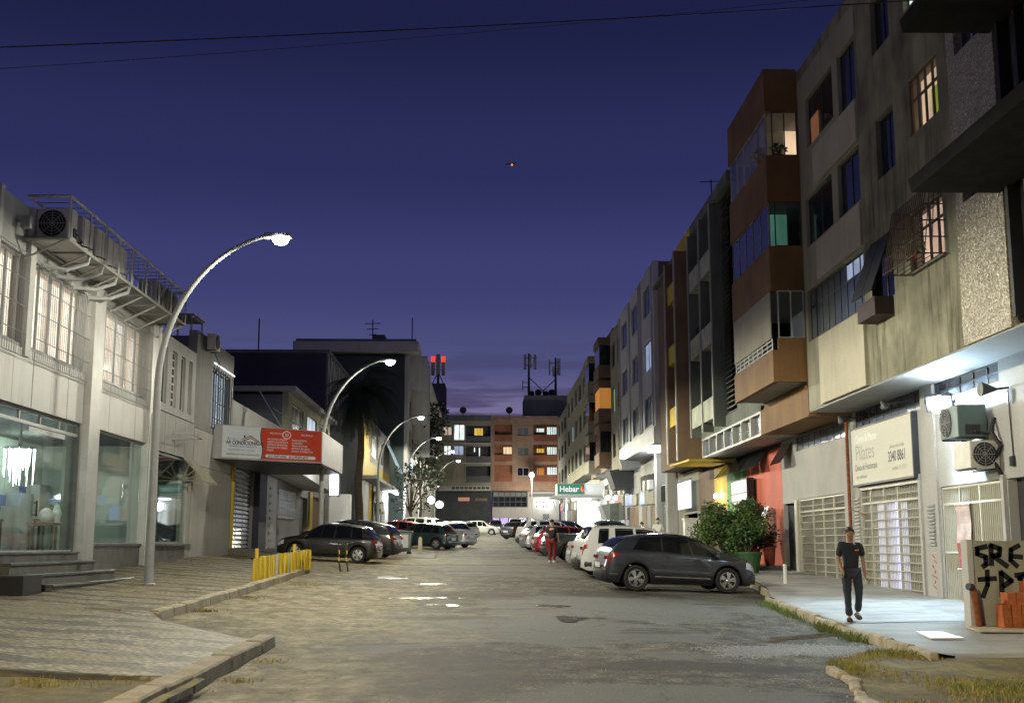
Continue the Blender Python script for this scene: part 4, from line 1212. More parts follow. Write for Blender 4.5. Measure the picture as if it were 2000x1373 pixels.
def sign_text(body, s, z, size, mat, sx=1.0, bold=0.0, align='LEFT'):
    return text_mesh('lettering', body, size, face, mat, sg(s, z, 0.027), rt, (0, 0, 1), align, 0.001, bold, sx)


sign_text('Rei do', 0.55, 5.46, 0.13, K['sign_blue'])
sign_text('AR CONDICIONADO', 0.50, 5.30, 0.19, K['sign_navy'], 0.84, 0.004)
sign_text('CENTRO AUTOMOTIVO', 0.60, 5.20, 0.085, K['sign_blue'], 1.25)
sign_text('climatização para sua casa', 0.60, 5.07, 0.085, K['sign_blue'], 1.2)
sign_text('REFRIGERAÇÃO E AR CONDICIONADO', 0.52, 4.90, 0.085, K['sign_navy'], 0.9)
sign_text('PREVENTIVA', 2.30, 5.76, 0.10, K['sign_white'], 1.0)
sign_text('MECÂNICA', 3.65, 5.76, 0.10, K['sign_white'], 1.0)
for k, tx in enumerate(('AR CONDICIONADO', 'INJEÇÃO ELETRÔNICA', 'SERVIÇOS EM MOTOR', 'SERVIÇOS DE CÂMBIO', 'FREIOS')): sign_text(tx, 2.20, 5.54 - 0.105 * k, 0.092, K['sign_white'], 0.95, 0.001)
for k, tx in enumerate(('PARTE ELÉTRICA', 'SUSPENSÃO', 'TROCA DE ÓLEO', 'ESTÉTICA EM GERAL', 'REPARO AUTOMOTIVO')): sign_text(tx, 3.25, 5.54 - 0.105 * k, 0.092, K['sign_white'], 0.95, 0.001)
cx_, cz_ = 3.02, 5.76
sign_poly('round_emblem', [(cx_ + 0.19 * math.cos(a), cz_ + 0.155 * math.sin(a)) for a in [2 * math.pi * i / 24 for i in range(24)]], K['sign_white'], 0.0245, 0.026)
sign_poly('round_emblem', [(cx_ + 0.15 * math.cos(a), cz_ + 0.12 * math.sin(a)) for a in [2 * math.pi * i / 24 for i in range(24)]], K['sign_red'], 0.0262, 0.0275)
sign_text('20', cx_, cz_ - 0.05, 0.15, K['sign_white'], 1.0, 0.002, 'CENTER').location.y -= 0.003
pill = [(2.2 + 0.06 * math.cos(a), 4.925 + 0.06 * math.sin(a)) for a in [math.pi / 2 + math.pi * i / 8 for i in range(9)]] + [(4.25 + 0.06 * math.cos(a), 4.925 + 0.06 * math.sin(a)) for a in [-math.pi / 2 + math.pi * i / 8 for i in range(9)]]
sign_poly('number_strip', pill, K['sign_white'], 0.0245, 0.026)
sign_text('(61) 3597-6766   (61) 99329-6075', 2.24, 4.885, 0.115, K['sign_navy'], 1.1, 0.002)

# upright light box beyond the canopy
lb = MB(); lb.box(-7.38, -6.98, 58.0, 58.25, 3.95, 5.25); lb = lb.build('light_box_sign', K['light_box'], label='upright glowing white light box sign past the red canopy', cat='sign', origin=(-7.2, 58.1, 3.95))
mb = MB()
for x in (-7.42, -6.975): mb.box(x, x + 0.04, 57.97, 58.28, 3.9, 5.3)
for z in (3.9, 5.26): mb.box(-7.42, -6.935, 57.97, 58.28, z, z + 0.04)
mb.bar((-7.2, 58.1, 5.28), (-10, 58.1, 5.4), 0.05); mb.build('frame', K['dark_metal'], lb)
mb = MB(); mb.box(-7.9, -6.6, 60.4, 60.7, ground_z(-7, 60) + 0.1, 4.1); mb.build('tiled_pier', K['white_panel'], label='white tiled pier below the glowing light box sign', cat='pier')

# ================================================================== far left: dark block, yellow shops, tall flats
b5 = thing('dark_block', 'dark windowless block rising behind the low shops', 'building', (-13, 75, 2))
mb = MB(); mb.box(-16.8, -10.4, 78.4, 92, 1, 14.1); mb.build('block_wall', K['navy_wall'], b5)
mb = MB(); mb.box(-17, -10.2, 78.2, 92.2, 14.1, 14.3); mb.build('roof_edge', K['dark_plaster'], b5)
mb = MB()
for k in range(8): mb.bar((-10.35, 79 + 1.5 * k, 14.2), (-10.35, 80.5 + 1.5 * k, 11.8 + 0.8 * (k % 2)), 0.08); mb.bar((-10.35, 79 + 1.5 * k, 5), (-10.35, 79 + 1.5 * k, 14.2), 0.08)
mb.build('scaffold', K['grey_metal'], b5)
mb = MB(); mb.box(-12.4, -11.4, 78.2, 78.35, 9.7, 10.5); mb.build('wall_board', K['pale_plaster'], b5)
b6 = thing('yellow_shops', 'row of small shops with yellow upper front and blue awning', 'building', (-8, 90, 2))
F6 = FC('L', -8.0)
mb = MB(); mb.box(-16, -8.31, 80, 102.5, 1, 10.2); mb.build('building_core', K['dark_plaster'], b6)
mb = MB(); F6.wall(mb, 80, 102.5, 6.2, 7.4, (), 0.3); F6.box(mb, 80, 84.5, 7.4, 10.2, 0, 0.3); mb.build('yellow_front', K['yellow_paint'], b6)
mb = MB(); F6.wall(mb, 84.5, 102.5, 7.4, 10.4, [(86, 91, 7.9, 9.6), (93.5, 96, 7.8, 9.6)], 0.3, 0.004); mb.build('upper_wall', K['white_wall'], b6)
grid_window(F6, b6, 86, 91, 7.9, 9.6, 3, 1, K['white_frame'], K['pane_blue'], 0.1, 0.08); grid_window(F6, b6, 93.5, 96, 7.8, 9.6, 2, 1, K['white_frame'], K['pane_blue'], 0.1, 0.08)
mb = MB(); mb.hexa([(-7.98, 96.5, 9.9), (-7.98, 102.4, 9.9), (-6.9, 102.4, 7.5), (-6.9, 96.5, 7.5)], [(-7.98, 96.5, 10.0), (-7.98, 102.4, 10.0), (-6.85, 102.4, 7.55), (-6.85, 96.5, 7.55)]); mb.build('blue_awning', plain('awning_blue', (0.10, 0.16, 0.24), 0.8), b6)
for y, m_ in ((81, 'shutter'), (84.6, 'yellow_paint'), (86.6, 'grey_metal'), (90.5, 'white_panel'), (95, 'grey_metal'), (98.6, 'white_panel')):
    mb = MB(); F6.box(mb, y, y + 3.2, 2.0, 5.9, 0.0, 0.3); mb.build('shop_door', K[m_], b6)
mb = MB(); F6.box(mb, 80, 102.5, 5.95, 6.19, -0.9, 0.28); mb.build('marquee', K['soffit'], b6)
for y in (97.5, 100.5):
    mb = MB(); F6.box(mb, y, y + 1.6, 5.80, 5.92, -0.8, -0.6); mb.build('tube_light', K['tube_white'], b6)
for k, (y, z) in enumerate(((88.3, 4.6), (89.9, 3.9))): make_ac('air_conditioner', ('upper' if k == 0 else 'lower') + ' air conditioner on the front of the yellow shops', (-7.7, y, z), R(-90), 1.2, 0.9, 0.5)
b7 = thing('tall_flats', 'four storey block of flats with overhanging white roof edge and dark end wall', 'building', (-10, 125, 3))
F7 = FC('L', -6.6)
mb = MB(); mb.box(-16, -6.92, 103.5, 160, 2, 17.9); mb.build('end_wall', wall_mat('teal_dark', (0.045, 0.06, 0.06), 0.85, 0.2, 0.4), b7)
holes = []
for fl in range(4):
    for y in (106, 112, 118, 126, 134, 142, 150): holes.append((y, y + 3.2, 7.6 + 2.7 * fl, 9.2 + 2.7 * fl))
mb = MB(); F7.wall(mb, 103.52, 160, 6.9, 17.9, holes, 0.3); mb.build('street_wall', K['pale_plaster'], b7)
for h in holes[:18]: grid_window(F7, b7, *h[:2], h[2], h[3], 2, 1, K['grey_metal'], K['pane_dark'], 0.12, 0.08)
mb = MB(); F7.box(mb, 103.52, 160, 2.2, 6.88, 0.0, 0.3); mb.build('shop_wall', K['white_wall'], b7)
mb = MB(); mb.box(-16.5, -5.7, 102.5, 160, 18.1, 19.0); mb.build('roof_edge', K['pale_plaster'], b7)
mb = MB(); mb.box(-16.3, -5.9, 102.7, 159.8, 19.0, 19.25); mb.box(-10.0, -8.9, 106, 108, 19.25, 20.2); mb.build('roof_top', K['dark_plaster'], b7)
mb = MB()
for k in range(3): mb.box(-6.55, -5.0, 104.5 + 3 * k, 104.6 + 3 * k, 15.0 - 2.7 * k, 18.05)
mb.build('fin', K['pale_plaster'], b7)
mb = MB(); mb.box(-6.56, -6.5, 108, 111, 8.0, 9.4); mb.build('lit_window', K['room_blue'], b7)


def yagi(name, label, x, y, z, h, arms):
    mb = MB(); mb.tube([(x, y, z), (x, y, z + h)], 0.05, 5)
    for (zz, w) in arms: mb.tube([(x - w, y, zz), (x + w, y, zz + 0.05)], 0.035, 4)
    return mb.build(name, K['dark_metal'], label=label, cat='antenna')


yagi('tv_antenna', 'television antenna with cross arms on the flats roof left of the tall mast', -9.9, 105, 19.25, 2.1, ((20.5, 0.5), (21.0, 0.7), (20.0, 0.3)))
yagi('roof_mast', 'plain thin mast at the corner of the flats roof', -6.4, 105, 19.25, 2.3, ())
yagi('roof_mast', 'thin mast on the roof of the dark windowless block', -15.0, 79, 14.3, 2.2, ())

# ================================================================== right: concrete flats over shops
FO = FC('R', 9.5); FG = FC('R', 10.75)
r1 = thing('concrete_flats', 'stained concrete and beige flats overhanging gated shops, several windows lit', 'building', (10.5, 26, 0.2))
mb = MB(); mb.box(11.06, 22, 10, 34.68, -0.2, 5.5); mb.build('shop_core', K['grey_plaster'], r1)
mb = MB(); mb.box(9.85, 22, 10, 34.68, 5.6, 15.6); mb.build('building_core', K['interior_dark'], r1)
mb = MB(); mb.box(9.51, 11.04, 10, 34.66, 5.395, 5.436); mb.build('soffit', K['soffit'], r1)
mb = MB(); FO.box(mb, 10, 34.68, 15.45, 15.8, 0.0, 0.5); mb.build('parapet', K['concrete'], r1)
# near end: dark recessed bay and projecting slabs
mb = MB(); FO.box(mb, 12, 20.72, 5.56, 15.45, 0.12, 0.34); mb.build('recessed_wall', K['dark_plaster'], r1)
mb = MB(); FO.box(mb, 20.6, 20.72, 5.56, 15.45, -0.12, 0.11); FO.box(mb, 20.0, 20.1, 5.6, 15.45, -0.06, 0.11); mb.build('mullion', K['black'], r1)
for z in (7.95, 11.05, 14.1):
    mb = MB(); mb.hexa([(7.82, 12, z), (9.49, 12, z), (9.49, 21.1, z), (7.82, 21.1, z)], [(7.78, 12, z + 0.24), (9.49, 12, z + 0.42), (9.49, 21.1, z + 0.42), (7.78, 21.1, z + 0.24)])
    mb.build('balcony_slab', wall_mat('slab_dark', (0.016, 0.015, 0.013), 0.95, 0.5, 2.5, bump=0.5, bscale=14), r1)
# pebble-dash pier with high narrow windows
ph = [(21.65, 22.75, 8.25, 9.2), (21.65, 22.75, 11.3, 12.3), (21.65, 22.75, 13.6, 14.4)]
mb = MB(); FO.wall(mb, 20.98, 23.14, 5.44, 15.45, ph, 0.35, -0.04); mb.build('pebble_pier', K['pebble'], r1)
for h in ph: grid_window(FO, r1, *h, 2, 1, K['grey_metal'], K['pane_dusk'], 0.1, 0.05)
# stained concrete bay
ch = [(23.8, 25.5, 10.55, 11.85), (23.9, 25.9, 7.55, 8.85), (26.5, 27.75, 10.25, 11.75), (27.0, 28.6, 7.3, 8.85), (23.8, 25.5, 13.5, 14.8), (26.5, 27.75, 13.4, 14.8)]
mb = MB(); FO.wall(mb, 23.16, 29.03, 5.44, 15.45, ch, 0.35); mb.build('concrete_wall', K['concrete'], r1)
w = grid_window(FO, r1, 23.8, 25.5, 10.55, 11.85, 4, 2, K['cage_brown'], K['clear_glass'], 0.06, 0.045, splits=[10.55, 11.35, 11.85])
mb = MB(); FO.box(mb, 23.8, 25.5, 10.55, 11.85, 0.31, 0.32); mb.build('lit_room', K['room_warm'], w)
mb = MB()
for k in range(5):
    u0 = 24.0 + 0.16 * k; mb.quad(FO.pt(u0, 10.57, 0.24 + 0.02 * (k % 2)), FO.pt(u0 + 0.16, 10.57, 0.26 - 0.02 * (k % 2)), FO.pt(u0 + 0.16, 11.4, 0.26 - 0.02 * (k % 2)), FO.pt(u0, 11.4, 0.24 + 0.02 * (k % 2)))
mb.build('curtain', K['curtain_green'], w, label='yellow green curtain in the lit window')
w = grid_window(FO, r1, 23.9, 25.9, 7.55, 8.85, 4, 2, K['cage_brown'], K['clear_glass'], 0.08, 0.05, splits=[7.55, 8.4, 8.85])
mb = MB(); FO.box(mb, 23.9, 25.9, 7.55, 8.85, 0.31, 0.32); mb.build('lit_room', K['room_pink'], w)
mb = MB()   # projecting window cage
for u in [23.85 + 0.13 * k for k in range(17)]: mb.bar(FO.pt(u, 7.5, -0.62), FO.pt(u, 8.9, -0.35), 0.018)
for z, d in ((7.5, -0.62), (7.85, -0.55), (8.2, -0.48), (8.55, -0.41), (8.9, -0.35)):
    mb.bar(FO.pt(23.85, z, d), FO.pt(25.93, z, d), 0.022)
    for u in (23.85, 25.93): mb.bar(FO.pt(u, z, d), FO.pt(u, z, 0), 0.022)
for u in (23.85, 25.93):
    for d in (-0.15, -0.3, -0.45): mb.bar(FO.pt(u, 7.5, d), FO.pt(u, 8.9, d * 0.6), 0.016)
for d in (-0.1, -0.25, -0.4, -0.55): mb.bar(FO.pt(23.85, 7.5, d), FO.pt(25.93, 7.5, d), 0.016)
mb.build('window_cage', K['cage_brown'], r1)
grid_window(FO, r1, 26.5, 27.75, 10.25, 11.75, 2, 1, K['dark_metal'], K['pane_dusk'], 0.12, 0.05)
grid_window(FO, r1, 23.8, 25.5, 13.5, 14.8, 3, 1, K['dark_metal'], K['room_white'], 0.12, 0.05); grid_window(FO, r1, 26.5, 27.75, 13.4, 14.8, 2, 1, K['dark_metal'], K['pane_dusk'], 0.12, 0.05)
w = grid_window(FO, r1, 27.0, 28.6, 7.3, 8.85, 2, 1, K['dark_metal'], K['pane_dark'], 0.12, 0.05)
mb = MB()
for a, b in ((27.02, 27.78), (27.82, 28.58)):
    mb.hexa([FO.pt(a, 7.4, -0.55), FO.pt(b, 7.4, -0.55), FO.pt(b, 7.4, -0.52), FO.pt(a, 7.4, -0.52)], [FO.pt(a, 8.8, -0.03), FO.pt(b, 8.8, -0.03), FO.pt(b, 8.8, 0.0), FO.pt(a, 8.8, 0.0)])
mb.build('tilted_sash', K['dark_metal'], w)
mb = MB(); FO.box(mb, 27.1, 28.4, 6.85, 7.28, -0.45, -0.002); mb.build('window_box', plain('dull_maroon', (0.035, 0.016, 0.016), 0.7), r1)
# beige bay with ribbon windows
rw = [(29.15, 34.45, 7.43, 8.92), (29.1, 30.95, 10.2, 11.65), (31.5, 34.2, 10.2, 11.65), (29.1, 30.6, 12.9, 14.6), (31.1, 33.8, 13.1, 14.6)]
mb = MB(); FO.wall(mb, 29.05, 34.66, 5.44, 15.45, rw, 0.35); mb.build('beige_wall', K['beige_wall'], r1)
mb = MB(); FO.box(mb, 29.1, 33.1, 5.46, 7.35, -0.10, -0.003); mb.build('spandrel', K['beige_stipple'], r1)
for z0, z1 in ((9.0, 10.1), (11.75, 12.85)):
    mb = MB(); FO.box(mb, 29.1, 33.1, z0, z1, -0.06, -0.003); mb.build('spandrel', K['beige_stipple'], r1)
w = grid_window(FO, r1, 29.15, 34.45, 7.43, 8.92, 9, 2, K['dark_metal'], K['pane_grey'], 0.1, 0.05, splits=[7.43, 8.45, 8.92],
                pane_fn=lambda i, j: (K['room_blue'] if (i < 3 and j == 1) else (K['pane_blue'] if i < 5 else K['pane_grey'])))
for h in rw[1:]:
    w = grid_window(FO, r1, *h, 2, 1, K['dark_metal'], K['pane_dusk'], 0.1, 0.06)
mb = MB(); FO.box(mb, 32.8, 33.6, 13.15, 13.95, 0.085, 0.09); mb.build('painted_reflection_pane', emit('painted_reflection', (0.8, 0.35, 0.15), 0.10), w)  # weak glow on the glass stands in for a reddish reflection

# ---- shop storey: plastered walls with gates, grilles and a signboard
gh = [(24.72, 28.15, 0.2, 2.92), (29.55, 34.3, 0.2, 3.18), (29.2, 34.6, 4.86, 5.40), (24.6, 28.4, 4.95, 5.40), (23.2, 24.5, 0.2, 2.92)]
mb = MB(); FG.wall(mb, 10, 34.66, -0.1, 5.43, gh, 0.3); mb.build('shop_wall', K['white_wall'], r1)


def gate(root, u0, u1, z0, z1, ztr, cols, style, mat, doors=()):
    """steel gate: frame with rails as one part, fine bars as another, sheet backing behind"""
    mb = MB()
    for u in (u0, u1 - 0.05): FG.box(mb, u, u + 0.05, z0, z1, 0.02, 0.08)
    for z in (z0, ztr, z1 - 0.05): FG.box(mb, u0 + 0.05, u1 - 0.05, z, z + 0.05, 0.022, 0.078)
    for c in cols: FG.box(mb, c - 0.025, c + 0.025, z0 + 0.05, z1 - 0.05, 0.018, 0.082)
    g = mb.build('gate', mat, root)
    mb = MB()
    if style == 'grid':
        n = int((u1 - u0) / 0.115)
        for i in range(1, n): u = u0 + (u1 - u0) * i / n; mb.bar(FG.pt(u, z0, 0.06), FG.pt(u, z1, 0.06), 0.012)
        z = z0 + 0.2
        while z < ztr - 0.05: mb.bar(FG.pt(u0, z, 0.04), FG.pt(u1, z, 0.04), 0.028); z += 0.225
        for z in (ztr + 0.2,): mb.bar(FG.pt(u0, z, 0.04), FG.pt(u1, z, 0.04), 0.028)
    else:
        n = int((u1 - u0) / 0.10)
        for i in range(1, n): u = u0 + (u1 - u0) * i / n; mb.bar(FG.pt(u, z0, 0.05), FG.pt(u, z1, 0.05), 0.03)
        mb.bar(FG.pt(u0, (z0 + ztr) / 2, 0.03), FG.pt(u1, (z0 + ztr) / 2, 0.03), 0.05)
    mb.build('bar_infill', mat, g)
    mb = MB(); FG.box(mb, u0, u1, z0, z1, 0.17, 0.2); mb.build('backing_sheet', wall_mat('gate_backing', (0.20, 0.20, 0.175), 0.6, 0.15, 1.5, 0.2), g)
    for (a, b, m_) in doors:
        mb = MB(); FG.box(mb, a, b, z0 + 0.08, ztr, 0.14, 0.165); mb.build('door_leaf', m_, g)
    return g


gate(r1, 24.75, 28.12, 0.30, 2.90, 2.48, (26.0, 27.1), 'vert', K['gate_paint'])
gate(r1, 29.58, 34.27, 0.25, 3.15, 2.70, (31.2, 32.3, 33.4), 'grid', K['gate_paint'], [(30.9, 33.2, emit('lit_door', (0.75, 0.76, 1.0), 0.32, 3)), (31.35, 31.75, emit('bright_gap', (0.85, 0.88, 1.0), 0.9))])
mb = MB(); FG.box(mb, 28.25, 28.35, 0.2, 5.0, -0.05, -0.002); FG.box(mb, 29.35, 29.5, 0.2, 3.3, -0.06, -0.002); FG.box(mb, 24.55, 24.7, 0.2, 3.0, -0.08, -0.002); mb.build('pilaster', K['white_wall'], r1)
for k in range(12):
    mb = MB(); z = 1.55 + 0.085 * k; mb.hexa([FG.pt(28.6, z, -0.05), FG.pt(29.0, z, -0.05), FG.pt(29.0, z, -0.003), FG.pt(28.6, z, -0.003)], [FG.pt(28.6, z + 0.05, -0.02), FG.pt(29.0, z + 0.05, -0.02), FG.pt(29.0, z + 0.05, -0.003), FG.pt(28.6, z + 0.05, -0.003)]); mb.build('vent_slat', K['grey_metal'], r1)
mb = MB()
for k in range(7): mb.tube([FG.pt(28.75 + 0.1 * math.sin(k * 2.1), 0.55 + 0.12 * k, -0.004), FG.pt(28.85 + 0.08 * math.cos(k * 3.3), 0.62 + 0.12 * k, -0.004)], 0.016, 4)
mb.build('red_scrawl', plain('red_spray', (0.5, 0.09, 0.03), 0.8), r1)
for h, n in ((gh[2], 9), (gh[3], 5)):
    grid_window(FG, r1, *h, n, 2, K['dark_metal'], K['pane_dusk'], 0.08, 0.05, splits=[h[2], h[2] + 0.22, h[3]], pane_fn=lambda i, j: K['pane_blue'] if j == 0 else K['pane_dusk'])
mb = MB(); FG.box(mb, 23.2, 24.5, 0.2, 2.92, 0.2, 0.26); mb.build('door', K['dark_metal'], r1)
mb = MB(); FG.box(mb, 29.6, 34.2, 3.10, 3.20, -0.02, 0.1); mb.build('gate_lintel', K['gate_paint'], r1)
mb = MB(); mb.tube([FG.pt(34.95, 5.4, -0.1), FG.pt(34.95, 0.3, -0.1)], 0.05, 8); mb.tube([FG.pt(34.95, 3.0, -0.1), FG.pt(34.3, 2.6, -0.3), FG.pt(33.5, 2.4, -0.1)], 0.012, 5); mb.build('downpipe', K['rust'], r1)
for k in range(26):
    mb = MB(); z = 0.35 + 0.1 * k; mb.hexa([FG.pt(34.36, z, -0.05), FG.pt(34.8, z, -0.05), FG.pt(34.8, z, -0.003), FG.pt(34.36, z, -0.003)], [FG.pt(34.36, z + 0.06, -0.02), FG.pt(34.8, z + 0.06, -0.02), FG.pt(34.8, z + 0.06, -0.003), FG.pt(34.36, z + 0.06, -0.003)]); mb.build('vent_slat', K['pale_plaster'], r1)
# signboard
sb = MB(); FG.box(sb, 29.45, 34.35, 3.27, 4.81, -0.16, -0.10); sb = sb.build('signboard', K['pilates_board'], label='large cream signboard reading Pilates with a telephone number', cat='sign', origin=(10.6, 31.9, 3.27))
mb = MB()
for (a, b, c, d) in ((29.4, 34.4, 3.22, 3.27), (29.4, 34.4, 4.81, 4.86), (29.4, 29.45, 3.27, 4.81), (34.35, 34.4, 3.27, 4.81)): FG.box(mb, a, b, c, d, -0.17, -0.005)
mb.build('sign_frame', K['dark_metal'], sb)


def rtext(par, body, u, z, size, mat, d=-0.163, sx=1.0, bold=0.0):
    return text_mesh('lettering', body, size, par, mat, FG.pt(u, z, d), (0, -1, 0), (0, 0, 1), 'LEFT', 0.001, bold, sx)


rtext(sb, 'Corpo & Mente', 33.95, 4.42, 0.30, K['sign_white'], sx=0.95)
rtext(sb, 'Pilates', 34.0, 3.93, 0.62, K['ink_pale'], sx=1.05)
rtext(sb, 'Clínica de Fisioterapia', 34.1, 3.64, 0.27, K['ink_grey'], sx=0.82)
rtext(sb, '3340 8861', 31.25, 3.72, 0.38, K['ink_dark'], sx=0.82, bold=0.006)
rtext(sb, 'pilates solo e bola', 31.1, 4.06, 0.15, K['ink_pale'])
rtext(sb, 'crefito 11.1717', 30.95, 3.48, 0.17, K['ink_pale'])
rtext(sb, 'rpg  reabilitação', 34.0, 3.42, 0.15, K['ink_pale'])
# hanging banner on the barred gate
bn = MB(); nb = 10
for k in range(nb):
    z0, z1 = 1.05 + 1.42 * k / nb, 1.05 + 1.42 * (k + 1) / nb
    d0, d1 = -0.03 + 0.012 * math.sin(k * 1.1), -0.03 + 0.012 * math.sin((k + 1) * 1.1)
    bn.cur = 1 if k < 4 else 0
    bn.hexa([FG.pt(26.45, z0, d0), FG.pt(27.25, z0, d0), FG.pt(27.25, z0, d0 + 0.006), FG.pt(26.45, z0, d0 + 0.006)], [FG.pt(26.45, z1, d1), FG.pt(27.25, z1, d1), FG.pt(27.25, z1, d1 + 0.006), FG.pt(26.45, z1, d1 + 0.006)])
bn = bn.build('hanging_banner', [K['banner'], K['banner_red']], label='pinkish printed banner hanging on the barred gate', cat='banner')
mb = MB()
for z in (1.04, 2.48): mb.tube([FG.pt(26.4, z, -0.03), FG.pt(27.3, z, -0.03)], 0.02, 6)
mb.build('rod', K['white_paint'], bn)

make_ac('air_conditioner', 'upper dark air conditioner beside the bright floodlight', (10.34, 25.6, 3.80), R(-90), 1.0, 0.72, 0.62, None, plain('case_teal', (0.10, 0.15, 0.15), 0.5))
make_ac('air_conditioner', 'lower pale air conditioner on brackets over the barred gate', (10.42, 25.2, 3.12), 0.0, 0.62, 0.6, 0.9)
mb = MB(); mb.tube([(10.72, 24.9, 4.2), (10.6, 24.8, 3.9), (10.7, 24.6, 3.6), (10.62, 24.8, 3.3), (10.72, 24.7, 3.0)], 0.05, 6); mb.build('pipe_bundle', K['black'], label='tangled dark pipes beside the two wall air conditioners', cat='pipes')
wlm = MB(); wlm.lathe([(0.16, 0), (0.05, 0.28), (0.03, 0.34)], 14, 'x', (10.15, 24.15, 4.72)); wlm = wlm.build('wall_lamp', K['dark_metal'], label='unlit dark cone lamp on the wall by the edge of the picture', cat='lamp')
mb = MB(); mb.tube([(10.48, 24.15, 4.72), (10.74, 24.15, 4.75)], 0.025, 6); mb.tube([(10.72, 24.15, 4.7), (10.73, 24.1, 3.2)], 0.015, 5); mb.box(10.68, 10.745, 24.05, 24.2, 3.15, 3.35); mb.build('bracket', K['dark_metal'], wlm)

# ================================================================== orange balcony block
r3 = thing('orange_block', 'orange balcony block with glazed upper balconies, top one lit', 'building', (9.5, 37.5, 0.4))
FB = FC('R', 8.5); FN = FC('E', 34.72)
mb = MB(); mb.box(10.9, 22, 34.72, 44.2, 0, 15.7); mb.build('building_core', K['interior_dark'], r3)
for (z0, z1) in ((14.6, 15.96), (11.78, 13.22), (9.05, 10.4), (6.31, 7.25)):
    mb = MB(); mb.box(8.5, 8.68, 34.72, 40.2, z0, z1); mb.build('balcony_front', K['orange_tile'], r3)
    zt = 7.62 if z0 < 7 else z1
    mb = MB(); mb.box(8.682, 9.49, 34.725, 34.88, z0 + 0.002, zt); mb.build('balcony_side', K['orange_tile'], r3)
    mb = MB(); mb.box(8.69, 10.89, 34.89, 40.18, z0 + 0.01, z0 + 0.16); mb.build('balcony_floor', K['soffit'], r3)
    mb = MB(); mb.box(8.68, 10.89, 40.05, 40.19, z0 + 0.17, z1); mb.build('balcony_side', K['orange_tile'], r3)
mb = MB(); mb.box(9.5, 10.89, 34.73, 34.88, 6.2, 15.9); mb.build('inner_wall', K['brown_panel'], r3)
mb = MB(); mb.box(8.7, 10.89, 34.9, 40.1, 15.5, 15.7); mb.build('roof', K['dark_plaster'], r3)
# glazing: near face and street face
for (z0, z1, m_near) in ((13.22, 14.6, 'clear_glass'), (10.4, 11.78, 'clear_glass'), (7.62, 9.05, 'clear_glass')):
    grid_window(FN, r3, 8.7, 9.48, z0, z1, 2, 1, K['dark_metal'] if z0 > 8 else K['white_frame'], K[m_near], 0.02, 0.03)
    if z0 > 9: grid_window(FB, r3, 34.92, 40.1, z0, z1, 5, 1, K['grey_metal'], K['pane_dusk'] if z0 < 12 else K['clear_glass'], 0.04, 0.03)
mb = MB(); mb.box(10.86, 10.885, 35.2, 39.8, 13.5, 14.5); mb.box(9.5, 10.85, 36.4, 36.43, 13.4, 14.58); mb.build('lit_room', K['room_warm'], r3)
mb = MB(); mb.box(8.9, 9.45, 36.1, 36.13, 10.62, 11.75); mb.build('green_curtain', K['room_green'], r3)
mb = MB(); mb.box(8.50, 8.53, 34.9, 40.1, 7.62, 9.04); mb.build('net_screen', K['net_screen'], r3)
mb = MB()
for z in (7.32, 7.45, 7.58): mb.bar((8.55, 34.9, z), (8.55, 40.1, z), 0.03)
for k in range(9): mb.bar((8.55, 34.95 + 0.64 * k, 7.25), (8.55, 34.95 + 0.64 * k, 7.62), 0.03)
mb.build('railing', K['white_paint'], r3)
mb = MB(); mb.box(10.2, 10.85, 35.5, 39.0, 7.6, 9.0); mb.build('lower_room', emit('dim_balcony', (0.5, 0.55, 0.6), 0.06), r3)
mb = MB()
for k in range(9): mb.tube([(8.62 + 0.02, 35.2 + 0.16 * k, 13.22), (8.62, 35.2 + 0.16 * k + random.uniform(-.1, .1), 13.22 + random.uniform(0.15, 0.5))], 0.008, 4)
mb.build('balcony_lattice', K['board'], r3)
mb = MB(); FO.box(mb, 34.75, 40.75, 5.3, 6.28, 0.0, 1.38); mb.build('orange_base', K['orange_tile'], r3)
mb = MB(); FO.box(mb, 40.77, 52.0, 5.28, 5.36, -0.02, 1.3); FO.box(mb, 40.77, 52.0, 6.04, 6.12, -0.02, 0.3)
for k in range(8): u = 40.77 + 11.1 * k / 7; FO.box(mb, u, u + 0.12, 5.36, 6.04, -0.018, 0.28)
mb.build('low_window_frame', K['white_frame'], r3)
for k in range(7):
    u = 40.77 + 11.1 * k / 7; mb = MB(); FO.box(mb, u + 0.12, u + 1.58, 5.36, 6.04, 0.15, 0.17); mb.build('pane', K['pane_grey'] if k % 3 else K['pane_blue'], r3)

# ================================================================== green grey block with louvres, recessed balconies and yellow accents
r4 = thing('louvre_block', 'dark green grey block with louvre strip, recessed balconies and yellow accents', 'building', (10, 50, 0.9))
mb = MB(); mb.box(10.95, 22, 44.25, 65.8, 0.3, 15.9); mb.build('building_core', K['interior_dark'], r4)
bal = [(47.0, 49.2, z, z + 1.75) for z in (7.3, 10.3, 13.3)] + [(49.45, 51.9, z, z + 1.75) for z in (7.3, 10.3, 13.3)]
mb = MB(); FO.wall(mb, 40.3, 52.2, 6.13, 15.71, bal + [(44.6, 46.75, 6.6, 15.4)], 0.3); mb.build('wall', K['green_grey'], r4)
for (a, b, z0, z1) in bal:
    mb = MB(); FO.box(mb, a + 0.12, b - 0.02, z0 - 0.75, z0 + 0.12, -0.44, -0.004); mb.build('balcony_front', K['moss_panel'], r4)
    grid_window(FO, r4, a, b, z0, z1, 2, 1, K['dark_metal'], K['pane_dusk'], 0.22, 0.06)
k = 0; z = 6.62
